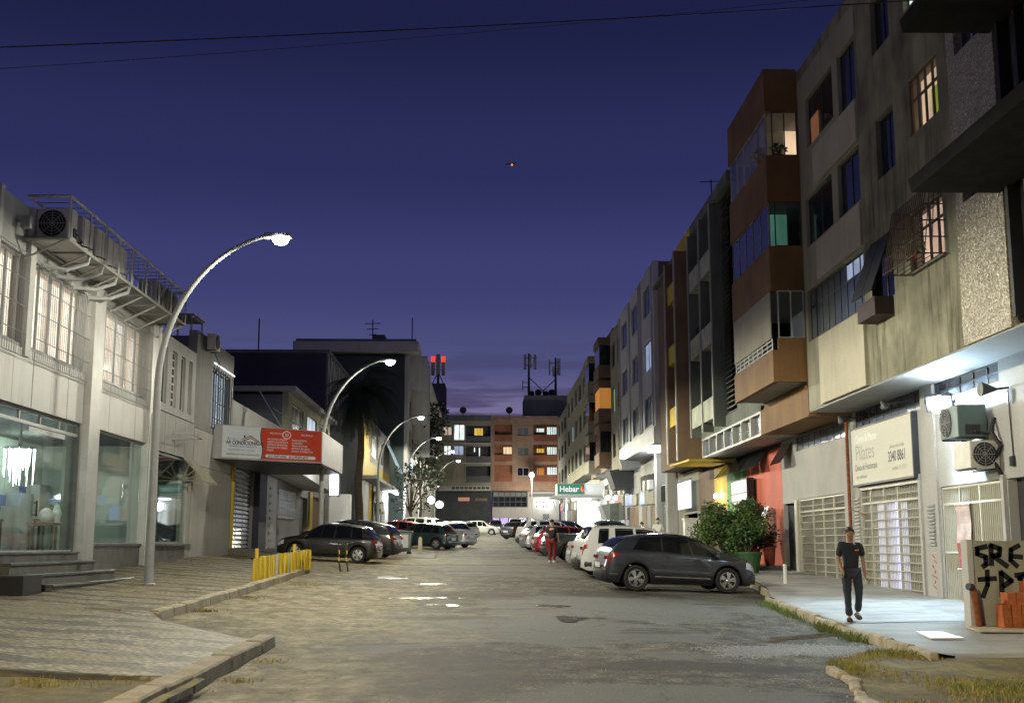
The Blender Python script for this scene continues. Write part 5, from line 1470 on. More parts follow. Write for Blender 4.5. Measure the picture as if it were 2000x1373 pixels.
while z < 15.3:
    mb = MB(); mb.hexa([FO.pt(44.6, z, 0.0), FO.pt(46.75, z, 0.0), FO.pt(46.75, z + 0.02, 0.02), FO.pt(44.6, z + 0.02, 0.02)], [FO.pt(44.6, z + 0.10, 0.12), FO.pt(46.75, z + 0.10, 0.12), FO.pt(46.75, z + 0.12, 0.14), FO.pt(44.6, z + 0.12, 0.14)])
    mb.build('louvre_slat', K['grey_metal'], r4); z += 0.2
for y in (46.85, 49.3, 52.1):
    mb = MB(); FO.box(mb, y, y + 0.10, 6.2, 15.24, -0.42, -0.004); fn = mb.build('fin', K['green_grey'], r4)
    mb = MB(); FO.box(mb, y, y + 0.10, 6.2, 15.24, -0.47, -0.421); mb.build('fin_edge', K['white_frame'], fn)
for y in (53.2, 56.0):
    mb = MB(); mb.box(8.64, 10.94, y, y + 0.14, 5.3 + 0.02 * (y - 52), 14.85); fn = mb.build('fin', K['brown_panel'], r4)
    mb = MB(); mb.box(8.58, 8.638, y, y + 0.14, 5.3, 14.85); mb.build('fin_edge', K['white_frame'], fn)
mb = MB(); mb.box(9.7, 10.93, 52.25, 65.7, 5.5, 15.70); mb.build('brown_wall', K['brown_panel'], r4)
for zz in (7.0, 9.9, 12.8):
    mb = MB(); mb.box(8.72, 9.68, 53.36, 55.9, zz, zz + 0.85); mb.build('yellow_planter', K['yellow_paint'], r4)
mb = MB(); mb.hexa([(8.72, 51.0, 5.12), (10.74, 51.0, 5.12), (10.74, 56.3, 5.22), (8.72, 56.3, 5.22)], [(8.72, 51.0, 5.20), (10.74, 51.0, 5.20), (10.74, 56.3, 5.30), (8.72, 56.3, 5.30)]); mb.build('yellow_soffit', K['yellow_paint'], r4)
mb = MB(); FO.box(mb, 40.3, 65.8, 15.72, 15.9, -0.05, 1.4); mb.build('parapet', K['green_grey'], r4)
mb = MB(); mb.box(9.2, 9.48, 43.9, 52.2, 15.25, 15.70); mb.build('top_beam', K['green_grey'], r4)
mb = MB(); mb.box(9.2, 9.68, 52.22, 56.2, 14.9, 15.70); mb.build('top_beam', K['yellow_paint'], r4, label='yellow painted stretch of the roof beam')
mb = MB(); mb.tube([(10.3, 52.5, 15.9), (10.3, 52.5, 18.0)], 0.03, 5); mb.tube([(9.8, 52.5, 17.9), (10.9, 52.5, 17.95)], 0.02, 4); mb.build('roof_antenna', K['dark_metal'], label='thin crossed antenna on the louvre block roof', cat='antenna')
# shop storey of the two blocks
r5 = thing('painted_shops', 'shop fronts painted white, red, green and yellow under the balconies', 'building', (10.75, 48, 0.8))
sh_h = [(35.75, 41.1, 0.2, 3.12), (35.4, 41.2, 4.75, 5.26), (41.5, 43.1, 0.5, 3.03)]
mb = MB(); FG.wall(mb, 34.7, 43.2, 0, 5.27, sh_h, 0.3); mb.build('white_wall', K['white_wall'], r5)
gate(r5, 35.78, 41.07, 0.32, 3.10, 2.66, (37.0, 38.2, 39.4), 'grid', K['gate_paint'])
grid_window(FG, r5, 35.4, 41.2, 4.75, 5.26, 8, 2, K['dark_metal'], K['pane_blue'], 0.06, 0.05)
mb = MB(); FG.box(mb, 41.5, 43.1, 0.5, 3.03, 0.2, 0.26); mb.build('door', K['dark_metal'], r5)
mb = MB(); FG.box(mb, 41.12, 41.45, 0.3, 3.1, -0.05, -0.002); mb.build('pilaster', K['gate_paint'], r5)
for (a, b, m_) in ((43.22, 49.3, 'red_paint'), (49.32, 53.0, 'green_paint'), (53.02, 56.0, 'yellow_paint')):
    mb = MB(); FG.wall(mb, a, b, 0.2, 5.1, (), 0.3); mb.build('painted_wall', K[m_], r5)
mb = MB(); FG.wall(mb, 56.02, 60.0, 0.2, 5.1, [(56.4, 59.6, 1.0, 3.4)], 0.3); mb.build('brown_wall', K['brown_panel'], r5)
mb = MB(); FG.box(mb, 56.4, 59.6, 1.0, 3.4, 0.2, 0.26); mb.build('dark_door', K['pane_dark'], r5)
mb = MB(); FG.wall(mb, 60.02, 66.0, 0.2, 5.4, [(60.6, 64.5, 1.0, 3.2)], 0.3); mb.build('beige_wall', K['beige_wall'], r5)
mb = MB(); FG.box(mb, 60.6, 64.5, 1.0, 3.2, 0.2, 0.26); mb.build('shop_door', K['pane_grey'], r5)
mb = MB(); mb.box(8.9, 10.74, 42.6, 54.0, 0.3, 0.86); mb.build('raised_floor', K['step_stone'], r5)
for k in range(5):
    a = 45.2 + 1.6 * k
    mb = MB(); mb.hexa([FG.pt(a, 4.5, -0.55), FG.pt(a + 1.5, 4.5, -0.55), FG.pt(a + 1.5, 4.5, -0.52), FG.pt(a, 4.5, -0.52)], [FG.pt(a, 5.1, -0.05), FG.pt(a + 1.5, 5.1, -0.05), FG.pt(a + 1.5, 5.1, -0.02), FG.pt(a, 5.1, -0.02)]); mb.build('tilted_sash', K['pane_dark'], r5)
for a in (41.5,):
    mb = MB(); mb.hexa([FG.pt(a, 4.4, -0.5), FG.pt(a + 1.5, 4.4, -0.5), FG.pt(a + 1.5, 4.4, -0.47), FG.pt(a, 4.4, -0.47)], [FG.pt(a, 5.1, -0.05), FG.pt(a + 1.5, 5.1, -0.05), FG.pt(a + 1.5, 5.1, -0.02), FG.pt(a, 5.1, -0.02)]); mb.build('tilted_sash', K['pane_dark'], r5)
bs = MB(); FG.box(bs, 47.3, 50.3, 3.18, 4.22, -0.38, -0.10); bs = bs.build('box_sign', K['black'], label='black box sign with pale printed face on the green and red shop', cat='sign')
mb = MB(); FG.box(mb, 47.36, 50.24, 3.24, 4.16, -0.392, -0.382); mb.build('sign_face', K['sign_white'], bs)
mb = MB(); FG.box(mb, 47.38, 50.2, 3.62, 3.68, -0.398, -0.393); FG.box(mb, 47.38, 50.2, 3.30, 3.38, -0.398, -0.393); mb.build('printed_band', K['ink_pale'], bs)
wp = MB(); FG.box(wp, 60.5, 64.6, 3.45, 4.85, -0.35, -0.3); wp = wp.build('shop_banner', emit('lit_banner', (0.72, 0.82, 0.95), 0.55, 1), label='pale bluish backlit banner over the door past the yellow wall', cat='sign')
mb = MB(); mb.bar(FG.pt(60.4, 4.9, -0.32), FG.pt(64.7, 4.9, -0.32), 0.06); mb.build('rod', K['grey_metal'], wp)
wb = MB(); wb.hexa([FG.pt(44.4, 2.2, -0.5), FG.pt(45.3, 2.2, -0.5), FG.pt(45.3, 2.2, -0.45), FG.pt(44.4, 2.2, -0.45)], [FG.pt(44.4, 3.0, -0.25), FG.pt(45.3, 3.0, -0.25), FG.pt(45.3, 3.0, -0.2), FG.pt(44.4, 3.0, -0.2)])
wb.build('white_board', K['white_paint'], label='small white tilted board on the red wall behind the reddish shrub', cat='board')

# ================================================================== farther right buildings
def far_block(name, label, x0, y0, y1, z0, z1, wall_m, floors, nwin, pane_m, lit=None, xg=10.75, side_m=None):
    t = thing(name, label, 'building', (x0, (y0 + y1) / 2, z0))
    F = FC('R', x0); fh = (z1 - z0 - 0.6) / floors
    holes = []
    for f in range(floors):
        for k in range(nwin):
            a = y0 + (y1 - y0) * (k + 0.22) / nwin; b = y0 + (y1 - y0) * (k + 0.78) / nwin
            holes.append((a, b, z0 + fh * f + 1.15, z0 + fh * f + fh - 0.35))
    mb = MB(); mb.box(x0 + 0.32, 20, y0 + 0.02, y1 - 0.02, z0 + 0.02, z1 - 0.05); mb.build('building_core', side_m or wall_m, t)
    mb = MB(); F.wall(mb, y0, y1, z0, z1, holes, 0.31); mb.build('wall', wall_m, t)
    for i, h in enumerate(holes):
        p = lit.get(i, pane_m) if lit else pane_m
        grid_window(F, t, *h, 2, 1, K['dark_metal'], p, 0.1, 0.08)
    mb = MB(); FG.box(mb, y0, y1, z0 - 5.5, z0 - 0.01, xg - 10.75, xg - 10.4); mb.build('shop_wall', K['white_wall'], t)
    mb = MB(); mb.box(x0 + 0.02, xg + 0.3, y0 + 0.03, y1 - 0.03, z0 - 0.008, z0 + 0.01); mb.build('soffit', K['soffit'], t)
    return t


r6 = far_block('white_flats', 'pale flats with vertical trim lines and brightly lit white soffit', 9.5, 66.0, 83.0, 7.2, 17.5, wall_mat('pale_flats', (0.60, 0.61, 0.59), 0.85, 0.08, 0.7, 0.35, (0.3, 0.29, 0.26)), 3, 3, K['pane_blue'], {3: K['room_blue']}, side_m=K['brown_panel'])
mb = MB()
for y in (66.5, 71.3, 72.2, 77.0, 82.6): mb.box(9.40, 9.498, y, y + 0.18, 8.2, 17.3)
mb.box(9.38, 9.498, 66.0, 83.0, 7.21, 8.1); mb.build('trim', K['white_panel'], r6)
mb = MB(); mb.box(9.6, 10.6, 68.0, 70.0, 6.95, 7.12); mb.build('soffit_light', K['tube_white'], r6)
mb = MB(); mb.box(10.6, 10.74, 72.5, 74.6, 2.0, 7.1); mb.build('glowing_wall_panel', emit('glowing_wall_panel', (0.85, 0.9, 1.0), 2.6), r6)  # glows in place of fluorescent light falling on a white wall
mb = MB(); mb.box(10.2, 10.74, 66.8, 67.6, 1.4, 7.1); mb.box(10.2, 10.74, 71.0, 71.8, 1.4, 7.1); mb.build('pier', K['white_wall'], r6)
mb = MB(); mb.box(10.5, 10.74, 67.8, 70.8, 1.5, 4.0); mb.build('dark_shop_front', K['pane_grey'], r6)
mb = MB()
for k in range(8): mb.bar((10.45, 67.8 + 0.42 * k, 4.1), (10.45, 67.8 + 0.42 * k, 5.0), 0.04)
mb.bar((10.45, 67.8, 5.0), (10.45, 70.8, 5.0), 0.05); mb.build('railing', K['dark_metal'], r6)
mb = MB(); mb.hexa([(9.2, 79.8, 6.7), (10.4, 79.8, 6.7), (10.4, 80.3, 6.7), (9.2, 80.3, 6.7)], [(9.0, 79.8, 7.25), (10.4, 79.8, 7.1), (10.4, 80.3, 7.1), (9.0, 80.3, 7.25)]); mb.build('foil_hood', K['steel'], label='crumpled bright metal hood under the lit soffit corner', cat='hood')
r7 = far_block('stained_flats', 'narrow stained beige flats with a pale green lit window', 9.7, 83.2, 91.0, 6.9, 17.6, K['beige_wall'], 3, 2, K['pane_dark'], {3: emit('pale_green_room', (0.6, 0.75, 0.4), 0.35, 2)})
r8 = far_block('balcony_flats', 'flats with projecting dark balconies, one glowing orange', 9.9, 91.2, 111.0, 7.6, 18.2, K['pink_wall'], 3, 4, K['pane_dark'])
for f in range(3):
    for (a, b) in ((92.5, 96.5), (102, 106)):
        z = 7.7 + 3.4 * f
        mb = MB(); mb.box(8.9, 9.88, a, b, z, z + 1.0); mb.build('balcony_front', K['brown_panel'] if a < 100 else K['beige_wall'], r8)
        mb = MB(); mb.box(9.0, 9.86, a + 0.1, b - 0.1, z + 1.01, z + 2.6); mb.build('balcony_glazing', K['room_orange'] if (f == 1 and a < 100) else K['pane_dark'], r8)
        mb = MB(); mb.box(8.9, 9.88, a, b, z + 2.61, z + 3.2); mb.build('balcony_top', K['brown_panel'] if a < 100 else K['beige_wall'], r8)
r9 = far_block('last_flats', 'row of beige flats farthest down the right side with light curtains', 9.6, 111.2, 138.0, 8.3, 18.6, K['beige_wall'], 3, 5, K['pane_grey'], {1: K['pane_blue'], 6: K['pane_blue'], 8: K['room_blue']})
r10 = far_block('corner_flats', 'dark green grey flats at the far right corner of the street', 10.4, 138.2, 168.0, 8.8, 19.0, K['green_grey'], 3, 5, K['pane_dark'])
rs_ = random.Random(8)
for root, ya, yb in ((r6, 75.2, 82.5), (r7, 83.6, 90.6), (r8, 91.6, 99.5), (r8, 103.4, 107.0), (r9, 112, 137), (r10, 139, 167)):
    y = ya
    while y < yb - 1.2:
        wd = rs_.uniform(1.8, 3.2); zg = rwalk_z(10.7, y); y1 = min(yb, y + wd); m_ = rs_.choice(['pane_dark', 'shutter', 'pane_grey', 'brown_panel', 'gate_dark', 'grey_metal'])
        mb = MB(); FG.box(mb, y + 0.15, y1 - 0.15, zg + 0.02, zg + 2.5, -0.03, -0.002); mb.build('shop_door', K[m_], root)
        mb = MB(); FG.box(mb, y + 0.05, y1 - 0.05, zg + 2.6, zg + 3.4, -0.16, -0.002); mb.build('shop_sign_board', K[rs_.choice(['sign_white', 'beige_wall', 'dark_plaster', 'sign_blue', 'red_paint', 'grey_panel'])], root)
        if rs_.random() < 0.6: bars(FG, root, y + 0.15, y1 - 0.15, zg + 3.6, zg + 4.5, K['dark_metal'], 0.22, (zg + 3.6, zg + 4.5), -0.06, 0.02)
        if rs_.random() < 0.5: mb = MB(); FG.box(mb, y + 0.2, y + 1.1, zg + 3.5, zg + 4.1, -0.4, -0.1); mb.build('wall_unit', K['ac_case'], root)
        y = y1
# dark projecting boxes and units on the far shop fronts
for i, (y, z, s, m_, lab) in enumerate([(86, 5.6, 1.6, 'dark_metal', 'dark boxed awning under the stained beige flats'), (92.5, 3.6, 1.3, 'grey_metal', 'dark wall unit on the far shop front near the blue door')]):
    mb = MB(); mb.hexa([(9.4, y, z), (10.74, y, z), (10.74, y + 3, z), (9.4, y + 3, z)], [(9.0, y, z + s * 0.8), (10.74, y, z + s), (10.74, y + 3, z + s), (9.0, y + 3, z + s * 0.8)]); mb.build('boxed_awning', K[m_], label=lab, cat='awning')
mb = MB(); mb.box(10.55, 10.74, 100, 103, 2.2, 4.9); mb.build('blue_door', K['door_blue'], r8)
mb = MB(); mb.box(9.2, 9.9, 88.2, 88.4, 2.2, 4.6); mb.build('street_cabinet', K['dumpster_green'], label='grey green upright cabinet on the far right pavement', cat='cabinet')
hb = thing('shop_canopy', 'canopy with green sign reading Hebar over the bright far shop', 'canopy', (9, 108, 6))
mb = MB(); mb.box(6.55, 10.9, 107.6, 110.5, 6.05, 7.05); mb.build('canopy_box', K['sign_white'], hb)
mb = MB(); mb.box(6.57, 8.95, 107.55, 107.59, 6.12, 7.03); hf = mb.build('sign_face', K['sign_green'], hb)
text_mesh('lettering', 'Hebar', 0.72, hf, K['sign_white'], (6.75, 107.54, 6.34), (1, 0, 0), (0, 0, 1), 'LEFT', 0.002, 0.012, 0.95)
mb = MB(); mb.lathe([(0.05, 0), (0.16, 0.25), (0.02, 0.6)], 8, 'z', (8.80, 107.5, 6.3)); mb.build('emblem', K['orange_plastic'], hf)
mb = MB(); mb.hexa([(5.9, 107.3, 5.78), (10.9, 107.3, 5.78), (10.9, 110.6, 5.78), (5.9, 110.6, 5.78)], [(6.3, 107.5, 6.04), (10.9, 107.5, 6.04), (10.9, 110.6, 6.04), (6.3, 110.6, 6.04)]); mb.build('canopy_edge', K['steel'], hb)
mb = MB(); mb.box(8.0, 9.6, 108.2, 109.5, 5.65, 5.76); mb.build('under_light', K['tube_white'], hb)
mb = MB(); mb.box(8.6, 10.7, 110.8, 111.0, 2.4, 5.6); mb.build('lit_shop_front', emit('lit_front', (0.9, 0.97, 1.0), 1.0, 2.5), hb)
mb = MB()
for x in (7.4, 8.5): mb.tube([(x, 108.4, rwalk_z(7, 108)), (x, 108.4, 5.8)], 0.07, 8)
mb.build('post', K['white_paint'], hb)
for i, x in enumerate((8.7, 9.25)):
    mb = MB(); mb.sphere((x, 84.5, 4.9), 0.13); mb.build('globe_lamp', K['lens_cool'], label=('nearer' if i else 'outer') + ' of the two round glowing lamps on the right shop fronts', cat='lamp')

# ================================================================== building across the end of the street
FE = FC('E', 170.0)
e1 = thing('end_building', 'four storey building closing the street, grey left half and red brown right half', 'building', (0, 170, 3.8))
mb = MB(); mb.box(-22, 1.0, 170.5, 185, 3, 17.6); mb.box(1.2, 10.6, 170.5, 185, 3, 17.8); mb.build('building_core', K['dark_plaster'], e1)
lw = [(-5.9, -4.4, 17.0 - 0.9, 18.4 - 0.7)]
zf = [(10.6, 13.0), (13.4, 15.8), (16.1, 18.6)]
mb = MB(); FE.wall(mb, -22, 1.0, 9.9, 19.1, [(-2.55, 0.95, 10.4, 12.7), (-2.55, 0.95, 13.2, 15.5), (-2.55, 0.95, 16.0, 18.4),
                                         (-5.8, -4.5, 17.0, 18.3), (-4.3, -2.7, 16.3, 18.6), (-5.7, -4.6, 14.2, 15.6), (-4.3, -2.8, 14.2, 15.6)], 0.4); mb.build('grey_wall', K['beige_wall'], e1)
for x in (-7.8, -4.4, -2.65):
    for z0, z1 in zf: mb = MB(); FE.box(mb, x, x + 0.08, z0, z1, -0.05, -0.002); mb.build('joint_strip', K['grey_panel'], e1)
for z in (13.1, 15.9):
    mb = MB(); FE.box(mb, -10.8, 0.98, z - 0.1, z + 0.1, -0.12, -0.06); mb.build('floor_band', K['pale_plaster'], e1)
for (a, b, z0, z1, m_) in ((-5.8, -4.5, 17.0, 18.3, 'curtain_dim'), (-4.3, -2.7, 16.3, 18.6, 'room_white'), (-5.7, -4.6, 14.2, 15.6, 'room_white'), (-4.3, -2.8, 14.2, 15.6, 'room_blue')):
    grid_window(FE, e1, a, b, z0, z1, 2, 1, K['grey_metal'], K[m_], 0.1, 0.1)
for z0, z1 in ((10.4, 12.7), (13.2, 15.5), (16.0, 18.4)):
    mb = MB(); FE.box(mb, -2.55, 0.95, z0, z1, 0.35, 0.39); mb.build('loggia_back', K['interior_dark'], e1)
    mb = MB(); FE.box(mb, -2.55, 0.95, z0, z0 + 0.9, 0.05, 0.12); mb.build('loggia_parapet', K['dark_plaster'], e1)
grid_window(FE, e1, -1.4, -0.1, 17.0, 18.1, 3, 1, K['grey_metal'], K['room_yellow'], 0.2, 0.06)
for x, h in ((-1.4, 0.6), (-0.7, 1.3)):
    mb = MB(); FE.box(mb, x, x + 0.14, 15.3 - h, 15.3, 0.2, 0.25); mb.build('light_strip', K['room_white'], e1)
mb = MB(); FE.box(mb, -22, 1.0, 9.2, 9.88, -0.4, 0.4); mb.build('grey_band', K['pale_plaster'], e1)
for k in range(9): mb = MB(); FE.box(mb, -4.5 + 0.6 * k, -4.05 + 0.6 * k, 9.45, 9.75, -0.43, -0.402); mb.build('vent_block', K['dark_metal'], e1)
mb = MB(); FE.box(mb, -7.0, 0.9, 3.5, 9.18, 0.1, 0.3); mb.build('dark_shop_front', K['interior_dark'], e1)
mb = MB(); FE.box(mb, -3.6, -2.0, 7.8, 8.3, 0.0, 0.09); mb.build('dim_sign', emit('dim_sign', (0.8, 0.35, 0.25), 0.18), e1); mb = MB(); FE.box(mb, -1.2, 0.5, 7.8, 8.2, 0.0, 0.09); mb.build('shop_sign_board', K['brown_panel'], e1)
mb = MB(); FE.box(mb, -22, -7.0, 3.5, 9.18, 0.0, 0.3); mb.build('side_wall', K['pale_plaster'], e1)
mb = MB(); FE.box(mb, -22, 1.0, 19.1, 19.9, -0.2, 4); mb.build('roof_edge', K['dark_plaster'], e1)
# red brown half
lit = {(0, 3): 'room_white', (1, 3): 'room_white', (2, 3): 'room_white', (1, 0): 'room_warm', (2, 2): 'room_white', (1, 2): 'room_yellow', (0, 2): 'room_orange'}
hol = []
for f in range(3):
    z = 10.5 + 2.85 * f
    hol += [(1.5, 4.0, z, z + 2.4), (4.7, 6.4, z + 0.8, z + 2.0), (7.0, 10.4, z, z + 2.4)]
mb = MB(); FE.wall(mb, 1.02, 10.6, 9.9, 19.2, hol, 0.4); mb.build('red_wall', K['pink_wall'], e1)
for f in range(3):
    z = 10.5 + 2.85 * f
    for (a, b) in ((1.5, 4.0), (7.0, 10.4)):
        mb = MB(); FE.box(mb, a, b, z, z + 2.4, 0.36, 0.4); mb.build('loggia_back', K['red_brick_wall'], e1)
        mb = MB(); FE.box(mb, a, b, z, z + 0.95, 0.02, 0.1); mb.build('loggia_parapet', K['red_brick_wall'], e1)
    grid_window(FE, e1, 4.7, 6.4, z + 0.8, z + 2.0, 2, 1, K['grey_metal'], K['pane_grey'] if f else K['pane_dark'], 0.1, 0.08)
    if f == 1: grid_window(FE, e1, 2.7, 4.0, z + 1.0, z + 2.1, 3, 1, K['dark_metal'], K['room_warm'], 0.25, 0.06)
    if f: grid_window(FE, e1, 7.4, 8.6, z + (1.3 if f == 2 else 1.2), z + 1.9, 3, 1, K['dark_metal'], K['room_white' if f == 2 else 'room_yellow'], 0.25, 0.05)
    else: grid_window(FE, e1, 7.4, 8.6, z + 0.9, z + 2.0, 3, 1, K['dark_metal'], K['room_orange'], 0.25, 0.05)
    grid_window(FE, e1, 8.9, 10.35, z + 0.95, z + 2.1, 5, 1, K['dark_metal'], K['room_white'], 0.25, 0.06)
    bars(FE, e1, 7.0, 10.4, z + 0.9, z + 2.4, K['dark_metal'], 0.25, (), 0.05, 0.02)
mb = MB(); FE.box(mb, 1.02, 10.6, 9.2, 9.88, -0.3, 0.4); FE.box(mb, 1.02, 10.6, 19.2, 19.8, -0.2, 4); mb.build('red_band', K['pink_wall'], e1)
grid_window(FE, e1, 1.3, 6.1, 6.95, 9.15, 6, 3, K['dark_metal'], K['pane_grey'], 0.1, 0.1, pane_fn=lambda i, j: K['pane_grey'] if j == 2 else K['pane_dark'])
mb = MB(); FE.box(mb, 1.2, 6.2, 5.5, 6.93, -0.15, 0.3); mb.build('shop_fascia', K['white_wall'], e1)
mb = MB(); FE.box(mb, 1.3, 6.0, 3.6, 5.48, 0.44, 0.48); mb.build('purple_shop', K['room_purple'], e1)
for x in (2.2, 3.4, 4.8): mb = MB(); FE.box(mb, x, x + 0.15, 3.6, 5.48, 0.3, 0.4); mb.build('shop_mullion', K['dark_metal'], e1)
mb = MB(); FE.box(mb, 6.2, 10.6, 3.5, 9.18, 0.0, 0.3); mb.build('white_side_wall', K['white_wall'], e1)
mb = MB(); FE.box(mb, 8.3, 9.2, 3.7, 6.0, -0.05, -0.002); mb.build('shop_door', K['pane_grey'], e1)
mb = MB(); FE.box(mb, 6.4, 10.4, 8.4, 8.8, -0.05, -0.002); mb.build('high_window', K['pane_grey'], e1)
# roof house, tanks, antennas
mb = MB(); mb.box(5.8, 13.5, 171, 180, 19.82, 22.9); mb.build('roof_house', K['dark_plaster'], e1)
mb = MB(); mb.box(-8.0, -5.6, 171, 178, 19.92, 24.6); mb.build('stair_tower', K['navy_wall'], e1)
for i, x in enumerate((6.9, 7.9, 9.0, 9.9)):
    mb = MB(); mb.lathe([(0.42, 22.9), (0.46, 23.7 + 0.25 * (i % 2)), (0.2, 23.9 + 0.25 * (i % 2))], 14, 'z', (x, 174, 0)); mb.build('water_tank', K['black'], label=('first', 'second', 'third', 'last')[i] + ' dark water tank from the left between the two phone masts', cat='water tank', group='roof water tanks')


def phone_mast(label, x, y, z, h, panels, legs, red=False):
    t = thing('phone_mast', label, 'antenna mast', (x, y, z))
    mb = MB(); mb.tube([(x, y, z), (x, y, z + h)], [0.2, 0.12], 8)
    for s in legs: mb.tube([(x + s, y, z), (x, y, z + h * 0.45)], 0.07, 5)
    mb.build('pole', K['dark_metal'], t)
    for (dx, zz, hh, w_) in panels:
        mb = MB(); mb.box(x + dx - w_ / 2, x + dx + w_ / 2, y - 0.3, y - 0.05, z + zz, z + zz + hh); p = mb.build('antenna_panel', K['grey_metal'] if not red else K['beige_wall'], t)
        mb = MB(); mb.bar((x + dx, y - 0.1, z + zz + hh * 0.3), (x, y, z + zz + hh * 0.3), 0.07); mb.bar((x + dx, y - 0.1, z + zz + hh * 0.8), (x, y, z + zz + hh * 0.8), 0.07); mb.build('arm', K['dark_metal'], p)
        if red and abs(dx) > 0.3:
            mb = MB(); mb.box(x + dx - w_ / 2 - 0.03, x + dx + w_ / 2 + 0.03, y - 0.42, y - 0.31, z + zz + hh * 0.70, z + zz + hh * 0.98); mb.build('warning_light', K['red_lamp'], p)
    return t


phone_mast('phone mast with red glowing lights on the dark stair tower', -6.7, 173, 24.6, 4.2, ((-0.75, 1.4, 2.8, 0.5), (0.0, 1.5, 3.0, 0.55), (0.75, 1.4, 2.8, 0.5)), (-0.9, 0.9), True)
phone_mast('taller slim phone mast, left of the two on the roof house', 6.5, 173, 22.9, 6.4, ((-0.55, 4.0, 2.2, 0.4), (0.2, 4.2, 2.0, 0.35), (0.9, 4.0, 2.2, 0.4), (-0.9, 1.0, 1.4, 0.15)), (3.0,))
phone_mast('phone mast with one long panel, right of the two on the roof house', 10.4, 173, 22.9, 5.8, ((-0.9, 3.2, 2.2, 0.2), (0.45, 3.2, 2.4, 0.5), (-0.3, 3.0, 1.4, 0.3)), (-2.8,))
for i, x in enumerate((-3.0, 3.6)):
    mb = MB(); mb.tube([(x, 171, 19.9), (x, 171, 20.5)], 0.06, 5); mb.lathe([(0.02, 0), (0.35, -0.10), (0.5, -0.3)], 14, 'y', (x, 170.9, 20.7)); o = mb.build('satellite_dish', K['dark_metal'], label=('left' if i == 0 else 'right') + ' satellite dish on the roof edge at the street end', cat='dish')

# ------------------------------------------------------------------ street lamps
LAMP_COL = (0.99, 0.955, 0.77)


def luminaire_profile(ld):
    """road luminaire photometry: cut off above the horizontal, wide throw forward (+X), little toward the houses behind"""
    ld.use_nodes = True
    nt = ld.node_tree; em = nt.nodes['Emission']
    tc = nt.nodes.new('ShaderNodeTexCoord'); sp = nt.nodes.new('ShaderNodeSeparateXYZ'); nt.links.new(tc.outputs['Normal'], sp.inputs[0])
    ng = nt.nodes.new('ShaderNodeMath'); ng.operation = 'MULTIPLY'; ng.inputs[1].default_value = -1.0; nt.links.new(sp.outputs['Z'], ng.inputs[0])
    rv = nt.nodes.new('ShaderNodeValToRGB'); nt.links.new(ng.outputs[0], rv.inputs['Fac'])
    e = rv.color_ramp.elements; e[0].position, e[0].color = 0.0, (0.012,) * 3 + (1,); e[1].position, e[1].color = 1.0, (0.30,) * 3 + (1,)
    for p, c in ((0.05, 0.30), (0.14, 0.85), (0.30, 0.85), (0.6, 0.5)):
        k = e.new(p); k.color = (c, c, c, 1)
    ma = nt.nodes.new('ShaderNodeMath'); ma.operation = 'MULTIPLY_ADD'; ma.inputs[1].default_value = 0.5; ma.inputs[2].default_value = 0.5; nt.links.new(sp.outputs['X'], ma.inputs[0])
    rh = nt.nodes.new('ShaderNodeValToRGB'); nt.links.new(ma.outputs[0], rh.inputs['Fac'])
    e = rh.color_ramp.elements; e[0].position, e[0].color = 0.0, (0.13,) * 3 + (1,); e[1].position, e[1].color = 1.0, (1, 1, 1, 1)
    for p, c in ((0.25, 0.24), (0.5, 0.75), (0.75, 1.0)):
        k = e.new(p); k.color = (c, c, c, 1)
    mu = nt.nodes.new('ShaderNodeMath'); mu.operation = 'MULTIPLY'; nt.links.new(rv.outputs['Color'], mu.inputs[0]); nt.links.new(rh.outputs['Color'], mu.inputs[1])
    nt.links.new(mu.outputs[0], em.inputs['Strength'])


